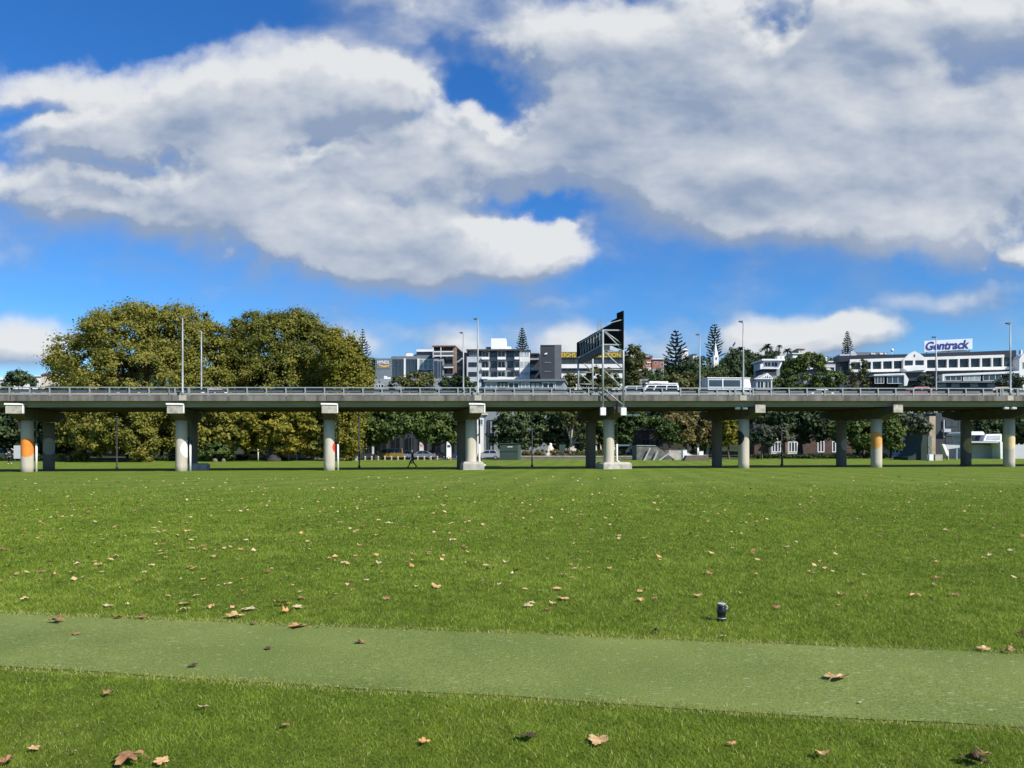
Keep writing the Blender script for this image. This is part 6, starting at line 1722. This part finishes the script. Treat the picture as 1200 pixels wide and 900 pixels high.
ramp('concrete_ledge', 'pale low concrete ledge right of the white block', [(1096, 540), (1096, 533), (1105, 533), (1105, 540)], 102, 1.2, foot_concrete, foot_concrete, False)
# curved white bench
b = P(1110, 540, 106); b.z = HF(b.x, b.y); t = thing('loop_bench', 'curved white loop shaped bench frame right of the tan pillar', 'bench', b)
mb = MB(); mb.prism([(p.x, 0, p.z) for p in [P(1104, 520.4, 106) - b, P(1107.4, 520.4, 106) - b, P(1112, 531, 106) - b, P(1111, 535, 106) - b, P(1109, 533, 106) - b]], (0, .6, 0)); mb.build('side', white_paint, t, off=(0, 0, 0), bevel=.02)
mb = MB(); mb.prism([(p.x, .05, p.z) for p in [P(1108, 521, 106) - b, P(1125, 521.6, 106) - b, P(1125, 524.6, 106) - b, P(1110, 526.6, 106) - b]], (0, .5, 0)); mb.build('seat', wall_lgrey, t, off=(0, 0, 0))
for px in (1112, 1122):
    q = P(px, 524, 106) - b; mb = MB(); mb.box(q.x - .05, q.x + .05, .1, .5, -.2, q.z); mb.build('leg', wall_lgrey, t, off=(0, 0, 0))

# ------------------------------------------------------------------ people
def skin(name, verts, edges, radii, mat, parent, root=0, sub=1):
    me = bpy.data.meshes.new(name); me.from_pydata(verts, edges, [])
    o = bpy.data.objects.new(name, me); COL.objects.link(o)
    m = o.modifiers.new('skin', 'SKIN'); m.use_smooth_shade = True
    for i, r in enumerate(radii):
        v = me.skin_vertices[0].data[i]; v.radius = (r, r) if not isinstance(r, tuple) else r; v.use_root = (i == root)
    s = o.modifiers.new('sub', 'SUBSURF'); s.levels = sub; s.render_levels = sub
    bpy.context.view_layer.update()
    me2 = bpy.data.meshes.new_from_object(o.evaluated_get(bpy.context.evaluated_depsgraph_get()))
    bpy.data.objects.remove(o); bpy.data.meshes.remove(me)
    me2.materials.clear()
    return link(name, me2, parent, [mat])
def person(label, px, Y, h, rz, top_c, trouser_c, skin_c, hair_c):
    x = PX(px, Y); t = thing('person', label, 'person', (x, Y, HF(x, Y)), None, rz); t.scale = (h / 1.75,) * 3
    sk = pm('skin_' + str(px), skin_c, .08, 4, .6)
    J = {'pelvis': (0, 0, .95), 'waist': (.01, 0, 1.10), 'chest': (.03, 0, 1.30), 'neck0': (.04, 0, 1.45), 'neck': (.06, 0, 1.52), 'head0': (.075, 0, 1.60), 'head': (.085, 0, 1.68), 'crown': (.075, 0, 1.74),
         'shL': (.03, .18, 1.41), 'elL': (-.12, .24, 1.17), 'wrL': (-.02, .25, .95), 'hdL': (.01, .25, .88),
         'shR': (.03, -.18, 1.41), 'elR': (.10, -.24, 1.16), 'wrR': (.30, -.20, 1.02), 'hdR': (.36, -.19, .98),
         'hipL': (0, .09, .90), 'knL': (.26, .10, .53), 'anL': (.40, .10, .10), 'toL': (.57, .11, .04),
         'hipR': (0, -.09, .90), 'knR': (-.06, -.10, .49), 'anR': (-.40, -.10, .16), 'toR': (-.30, -.11, .03)}
    rad = {'pelvis': (.13, .10), 'waist': (.12, .095), 'chest': (.14, .10), 'neck0': .075, 'neck': .052, 'head0': .075, 'head': (.082, .09), 'crown': .055, 'shL': .06, 'elL': .042, 'wrL': .03, 'hdL': .036, 'shR': .06, 'elR': .042, 'wrR': .03, 'hdR': .036,
           'hipL': .085, 'knL': .058, 'anL': .042, 'toL': .032, 'hipR': .085, 'knR': .058, 'anR': .042, 'toR': .032}
    E = [('pelvis', 'waist'), ('waist', 'chest'), ('chest', 'neck0'), ('neck0', 'neck'), ('neck', 'head0'), ('head0', 'head'), ('head', 'crown')]
    for s in 'LR': E += [('neck0', 'sh' + s), ('sh' + s, 'el' + s), ('el' + s, 'wr' + s), ('wr' + s, 'hd' + s), ('pelvis', 'hip' + s), ('hip' + s, 'kn' + s), ('kn' + s, 'an' + s), ('an' + s, 'to' + s)]
    for s in 'LR':                                   # five fingers
        p = Vector(J['hd' + s]); d = (p - Vector(J['wr' + s])).normalized(); sd = Vector((0, 1 if s == 'L' else -1, 0)); fw = d.cross(sd).normalized()
        for i, (o_, l) in enumerate(((-.026, .055), (-.009, .068), (.009, .064), (.026, .05))):
            a = 'f%s%d' % (s, i); J[a] = tuple(p + fw * o_ + d * (.03 + l * .5)); J[a + 't'] = tuple(p + fw * o_ + d * (.03 + l) + sd * -.02); rad[a] = .010; rad[a + 't'] = .008; E += [('hd' + s, a), (a, a + 't')]
        J['t' + s] = tuple(p + fw * -.05 + d * .02); rad['t' + s] = .010; E.append(('hd' + s, 't' + s))
    names = list(J); ix = {n: i for i, n in enumerate(names)}
    skin('body', [J[n] for n in names], [(ix[a], ix[b]) for a, b in E], [rad[n] for n in names], sk, t, ix['pelvis'])
    def sub(name, ns, grow, mat, root):
        ee = [(a, b) for a, b in E if a in ns and b in ns]; ii = {n: i for i, n in enumerate(ns)}
        g = lambda r: (r[0] + grow, r[1] + grow) if isinstance(r, tuple) else r + grow
        skin(name, [J[n] for n in ns], [(ii[a], ii[b]) for a, b in ee], [g(rad[n]) for n in ns], mat, t, ii[root])
    sub('jacket', ['pelvis', 'waist', 'chest', 'neck0', 'shL', 'elL', 'wrL', 'shR', 'elR', 'wrR'], .02, pm('cloth_top_' + str(px), top_c, .2, 5, .9), 'chest')
    sub('trousers', ['pelvis', 'hipL', 'knL', 'anL', 'hipR', 'knR', 'anR'], .016, pm('cloth_leg_' + str(px), trouser_c, .2, 5, .9), 'pelvis')
    for s in 'LR':
        a, b = Vector(J['an' + s]), Vector(J['to' + s]); mb = MB(); mb.tube([a + Vector((-.05, 0, -.03)), a.lerp(b, .5) + Vector((0, 0, .0)), b + Vector((.04, 0, 0))], [.055, .05, .035], 10); mb.build('shoe', black_steel if px > 100 else white_paint, t, off=(0, 0, 0), smooth=True)
    hm = pm('hair_' + str(px), hair_c, .2, 8, .8)
    mb = MB(); mb.lathe([(.094, -.02), (.10, .03), (.085, .085), (.04, .11)], (.062, 0, 1.68), 16); mb.build('hair', hm, t, off=(0, 0, 0), smooth=True)
    mb = MB(); mb.prism([(.165, -.012, 1.655), (.195, -.012, 1.645), (.165, -.012, 1.69)], (0, .024, 0)); mb.build('nose', sk, t, off=(0, 0, 0))
    for sgn in (-1, 1):
        mb = MB(); mb.lathe([(.004, -.008), (.009, 0), (.004, .008)], (.163, sgn * .032, 1.695), 8); mb.build('eye', black_steel, t, off=(0, 0, 0))
        mb = MB(); mb.lathe([(.008, -.03), (.018, 0), (.008, .03)], (.07, sgn * .094, 1.675), 8); mb.build('ear', sk, t, off=(0, 0, 0))
    mb = MB(); mb.box(.158, .168, -.022, .022, 1.622, 1.630); mb.build('mouth', pm('lips', (.35, .15, .12), .1, 5, .6), t, off=(0, 0, 0))
person('person in dark clothes striding across the lawn under the deck', 483.5, 80.5, 1.76, math.pi, (.022, .026, .035), (.014, .015, .018), (.45, .30, .22), (.32, .27, .22))
person('person in navy clothes walking at the far left edge behind the viaduct', 11.5, 101, 1.74, math.pi * .75, (.02, .028, .05), (.016, .017, .022), (.42, .28, .2), (.05, .04, .03))
# signs near the far left
t, w, h = block('notice_board', 'pale grey notice board behind the orange disc column', 'sign', 16, 24, 522, 110, .1, None)
mb = MB(); mb.box(-w / 2, w / 2, 0, .1, h * .2, h); mb.build('panel', wall_lgrey, t, off=(0, 0, 0))
for sx in (-1, 1):
    mb = MB(); mb.box(sx * w * .4 - .05, sx * w * .4 + .05, .105, .2, -.1, h); mb.build('post', galv_dull, t, off=(0, 0, 0))

# ------------------------------------------------------------------ the black cup in the grass
b = Vector((PX(845.5, 7.0), 7.0, 0)); b.z = HF(b.x, b.y)
t = thing('drink_cup', 'small black cup with a pale lid standing upright in the grass', 'cup', b)
t.scale = (1.12, 1.12, 1.2)
cupm = pm('cup_black', (.010, .011, .013), .2, 20, .22)
mb = MB(); mb.lathe([(.030, .008), (.036, .012), (.0365, .03), (.034, .034), (.034, .058), (.0375, .062), (.0375, .088), (.034, .092), (.033, .108), (.030, .112)], (0, 0, 0), 28); mb.build('body', cupm, t, off=(0, 0, 0), smooth=True)
mb = MB(); mb.lathe([(.0305, .112), (.034, .115), (.033, .127), (.026, .133), (.02, .132)], (0, 0, 0), 28); mb.build('lid', pm('lid_dark', (.05, .052, .055), .4, 30, .3), t, off=(0, 0, 0), smooth=True)
mb = MB(); mb.lathe([(.030, .130), (.0335, .1335), (.030, .137), (.024, .1335)], (0, 0, 0), 28); mb.build('rim', pm('lid_pale', (.45, .46, .46), .2, 20, .3), t, off=(0, 0, 0), smooth=True)
mb = MB(); mb.lathe([(.0372, .022), (.0385, .026), (.0372, .030)], (0, 0, 0), 28); mb.build('band', galv, t, off=(0, 0, 0), smooth=True)
pts = [(.032 + .016 * math.sin(a), 0, .105 + .016 * math.cos(a)) for a in np.linspace(.2, 2.9, 8)]
mb = MB(); mb.tube(pts, .0045, 8); mb.build('handle', pm('lid_pale', (.45, .46, .46), .2, 20, .3), t, off=(0, 0, 0), smooth=True)

# ------------------------------------------------------------------ fallen leaves
def leaf_geo(seed, curl):
    """a five lobed plane leaf, curled, with its stalk; about one unit wide"""
    rg = random.Random(seed)
    out = []
    lobes = [(-2.1, .40), (-1.05, .52), (0, .60), (1.05, .52), (2.1, .40)]
    for i, (a, l) in enumerate(lobes):
        l *= rg.uniform(.85, 1.12); a += rg.uniform(-.1, .1)
        for da, f in ((-.42, .74), (-.26, .86), (-.2, .80), (0, 1.0), (.2, .82), (.28, .86)): out.append((a + da, l * f))
        if i < 4: out.append((a + .525, l * .60))
    out.append((2.75, .14)); out.insert(0, (-2.75, .14))
    mb = MB()
    cx = rg.uniform(-1.1, 1.5) * curl; cy = rg.uniform(-.9, 1.3) * curl; tw = rg.uniform(-1.2, 1.2) * curl; ph = rg.uniform(0, 6); fo = rg.uniform(.1, .8) * curl; base = .03 + .25 * max(0, -min(cx, cy)) 
    def pos(a, r):
        x = r * math.sin(a); y = r * math.cos(a)
        z = cx * x * x + cy * y * y * .8 + tw * x * y + fo * abs(x) * .5 + .10 * curl * math.sin(5 * a + ph) * r * 2 + .06 * curl * math.sin(13 * a + 2 * ph) * r + base
        return (x, y, z)
    n = len(out); vs = [(0, -.02, base)]
    for f in (.35, .7, 1.0): vs += [pos(a, r * f) for a, r in out]
    fs = [(0, 1 + i, 1 + (i + 1)) for i in range(n - 1)]
    for k in range(2):
        for i in range(n - 1): fs.append((1 + k * n + i, 1 + k * n + i + 1, 1 + (k + 1) * n + i + 1, 1 + (k + 1) * n + i))
    mb.add(vs, fs)
    mb.tube([(0, -.02, base), (.02, -.25, base + .05 * curl), (rg.uniform(-.1, .1), -.55, .02 + .14 * curl)], [.014, .011, .014], 5)
    return mb
def leaf_mat(name, a, b_, c):
    m = bpy.data.materials.new(name); m.use_nodes = True; N, L = m.node_tree.nodes, m.node_tree.links
    b = N['Principled BSDF']; b.inputs['Roughness'].default_value = .65; b.inputs['Specular IOR Level'].default_value = .3
    tc = N.new('ShaderNodeTexCoord'); n = N.new('ShaderNodeTexNoise'); n.inputs['Scale'].default_value = 4; n.inputs['Detail'].default_value = 5
    L.new(tc.outputs['Object'], n.inputs['Vector'])
    r = N.new('ShaderNodeValToRGB'); el = r.color_ramp.elements; el.new(.5)
    for e, p, cc in zip(el, (.3, .5, .72), (a, b_, c)): e.position = p; e.color = cc + (1,)
    L.new(n.outputs[0], r.inputs[0]); L.new(r.outputs[0], b.inputs['Base Color'])
    return m
LM = [leaf_mat('leaf_tan', (.36, .20, .085), (.52, .32, .14), (.62, .44, .23)), leaf_mat('leaf_brown', (.15, .075, .035), (.27, .14, .06), (.40, .23, .10)),
      leaf_mat('leaf_pale', (.40, .29, .14), (.50, .39, .21), (.58, .48, .29)), leaf_mat('leaf_dark', (.035, .022, .014), (.075, .045, .025), (.16, .09, .05)), leaf_mat('leaf_orange', (.40, .17, .06), (.56, .27, .10), (.64, .38, .18))]
LEAFME = {}
def leaf_obj(mi, shape):
    k = (mi, shape)
    if k not in LEAFME:
        o = leaf_geo(shape, .35 + .22 * (shape % 5)).build('fallen_leaf', LM[mi], None, off=(0, 0, 0), smooth=True)
        LEAFME[k] = o.data; return o
    o = bpy.data.objects.new('fallen_leaf', LEAFME[k]); COL.objects.link(o); return o
rl = random.Random(21)
def lay(px, py, wpx, mi, label, group, lift=None, flip=None):
    Y = (CZ - .055) * FPX / (py - 530)
    for _ in range(3): Y = (CZ - HF(PX(px, Y), Y) - (.02 if lift is None else lift)) * FPX / (py - 530)
    x = PX(px, Y); s = wpx / FPX * Y / 1.05
    on_strip = strip_edge_near(x) < Y < strip_edge_far(x)
    o = leaf_obj(mi, rl.randrange(8))
    o.location = (x, Y, HF(x, Y) + (.014 if on_strip else .022)); o.scale = (s, s, s * rl.uniform(.45, .95))
    o.rotation_euler = (rl.uniform(-.12, .22), rl.uniform(-.2, .2), rl.uniform(0, 6.28))
    tag(o, label, 'leaf', group); return o
G1 = 'fallen leaves on the strip and near grass'
NOTABLE = [
 (979, 795, 31, 0, 'big curled orange tan leaf lying alone on the smooth green strip at right'),
 (155, 891, 44, 1, 'largest crumpled red brown leaf at the bottom edge, left side'),
 (190, 893, 22, 0, 'tan leaf touching the largest brown leaf at the bottom edge'),
 (6, 894, 24, 1, 'brown leaf cut by the bottom left corner'),
 (40, 877, 17, 0, 'small tan leaf above the bottom left corner leaf'),
 (84, 882, 12, 2, 'tiny pale leaf between the corner leaf and the largest brown leaf'),
 (617, 862, 31, 3, 'dark curled leaf in the near grass at the middle of the bottom'),
 (701, 867, 31, 0, 'flat tan leaf in the near grass right of the dark curled one'),
 (495, 870, 18, 4, 'upright orange tan leaf in the near grass left of the dark curled one'),
 (336, 850, 14, 1, 'small brown leaf in the near grass left of the middle'),
 (128, 813, 15, 1, 'brown leaf near the lower edge of the strip at left'),
 (857, 872, 15, 4, 'small orange leaf in the near grass right of the flat tan leaf'),
 (963, 884, 21, 0, 'bright tan leaf in the near grass at right, below the strip'),
 (1145, 893, 36, 3, 'dark crumpled leaf at the bottom edge, right corner'),
 (1152, 885, 16, 1, 'brown scrap of leaf sticking up behind the dark corner leaf'),
 (238, 829, 16, 2, 'straw coloured thin leaf in the near grass below the strip'),
 (1152, 761, 18, 0, 'tan leaf on the far edge of the strip at the right, left of a pair'),
 (1180, 763, 18, 0, 'tan leaf on the far edge of the strip at the right, right of a pair'),
 (346, 734, 26, 4, 'big orange curled leaf on the far edge of the strip left of the middle'),
 (420, 752, 15, 1, 'small brown leaf on the strip right of the big orange curled one'),
 (315, 759, 12, 3, 'small dark leaf on the strip below the big orange curled one'),
 (225, 779, 15, 3, 'dark leaf on the lower half of the strip at left'),
 (68, 728, 20, 1, 'brown leaf on the far edge of the strip at the left'),
 (87, 742, 12, 1, 'small brown leaf on the strip at far left'),
 (272, 723, 26, 0, 'wide tan leaf in the grass at the far strip edge beside a small dark one'),
 (296, 730, 11, 1, 'small brown leaf at the far strip edge, right of the wide tan leaf'),
 (330, 708, 22, 4, 'elongated orange leaf in the grass just beyond the strip'),
 (337, 717, 18, 4, 'orange red leaf in the grass between the elongated one and the strip'),
 (218, 708, 20, 0, 'long tan leaf beyond the strip at left'),
 (249, 711, 13, 0, 'tan leaf right of the long tan leaf beyond the strip'),
 (770, 740, 14, 3, 'dark twisted leaf in the grass left of the black cup'),
 (846, 746, 9, 2, 'pale leaf at the strip edge right below the black cup'),
 (661, 702, 17, 0, 'tan leaf beyond the strip at the middle of the picture'),
 (479, 735, 9, 0, 'small tan leaf at the far strip edge near the middle'),
 (1197, 743, 11, 3, 'dark leaf beyond the strip cut by the right edge'),
 (909, 712, 12, 1, 'brown leaf in the grass to the right of the black cup'),
 (750, 703, 12, 0, 'tan leaf in the grass up left of the black cup'),
 (817, 698, 12, 0, 'curled tan leaf in the grass straight above left of the black cup'),
 (140, 723, 15, 1, 'brown leaf at the far strip edge, left of a close pair'),
 (165, 723, 14, 1, 'brown leaf at the far strip edge, right of a close pair'),
 (1007, 822, 7, 2, 'tiny pale leaf scrap on the strip below the big orange tan leaf'),
]
for px, py, w, mi, lb in NOTABLE: lay(px, py, w, mi, lb, G1)
LBL = 'small dry plane leaf scattered on the open lawn between the strip and the viaduct'
n = 0
while n < 250:
    py = 530 + 55 + 130 * rl.random() ** 1.1
    px = rl.uniform(-30, 1230)
    pr = 1.0 if px < 400 else (.85 if px < 700 else .42)
    if rl.random() > pr: continue
    if py > 715 + px * .042 - 4: continue
    Y = 1.53 * FPX / (py - 530); w = rl.choices([.06, .085, .12, .16], [5, 5, 3, 1])[0] / Y * FPX
    if py < 610 : w *= 1.15
    lay(px, py, max(w, 3.0), rl.choices([0, 1, 2, 3, 4], [5, 2, 5, .7, 1])[0], LBL, 'fallen leaves scattered over the lawn'); n += 1
# the tiniest far scraps, beyond counting
mb = MB(); 
for i in range(1500):
    Y = rl.uniform(9, 48); x = (rl.gauss(-.22, .40) if i % 3 else rl.uniform(-.7, .7)) * Y
    if not (strip_edge_far(x) + .2 < Y): continue
    s = rl.uniform(.022, .045) * (1 + Y / 45); a = rl.uniform(0, 6.28); z = HF(x, Y) + .03; c, q = math.cos(a) * s, math.sin(a) * s
    mb.cur = rl.randrange(3)
    mb.quad((x - c, Y - q, z), (x + q * .7, Y - c * .7, z + s * rl.uniform(.1, .7)), (x + c, Y + q, z + s * rl.uniform(0, .9)), (x - q * .7, Y + c * .7, z + s * rl.uniform(0, .4)))
o = mb.build('leaf_litter', [LM[2], LM[0], LM[1]]); tag(o, 'tiny pale leaf scraps littering the lawn', 'leaf litter', None, 'stuff')
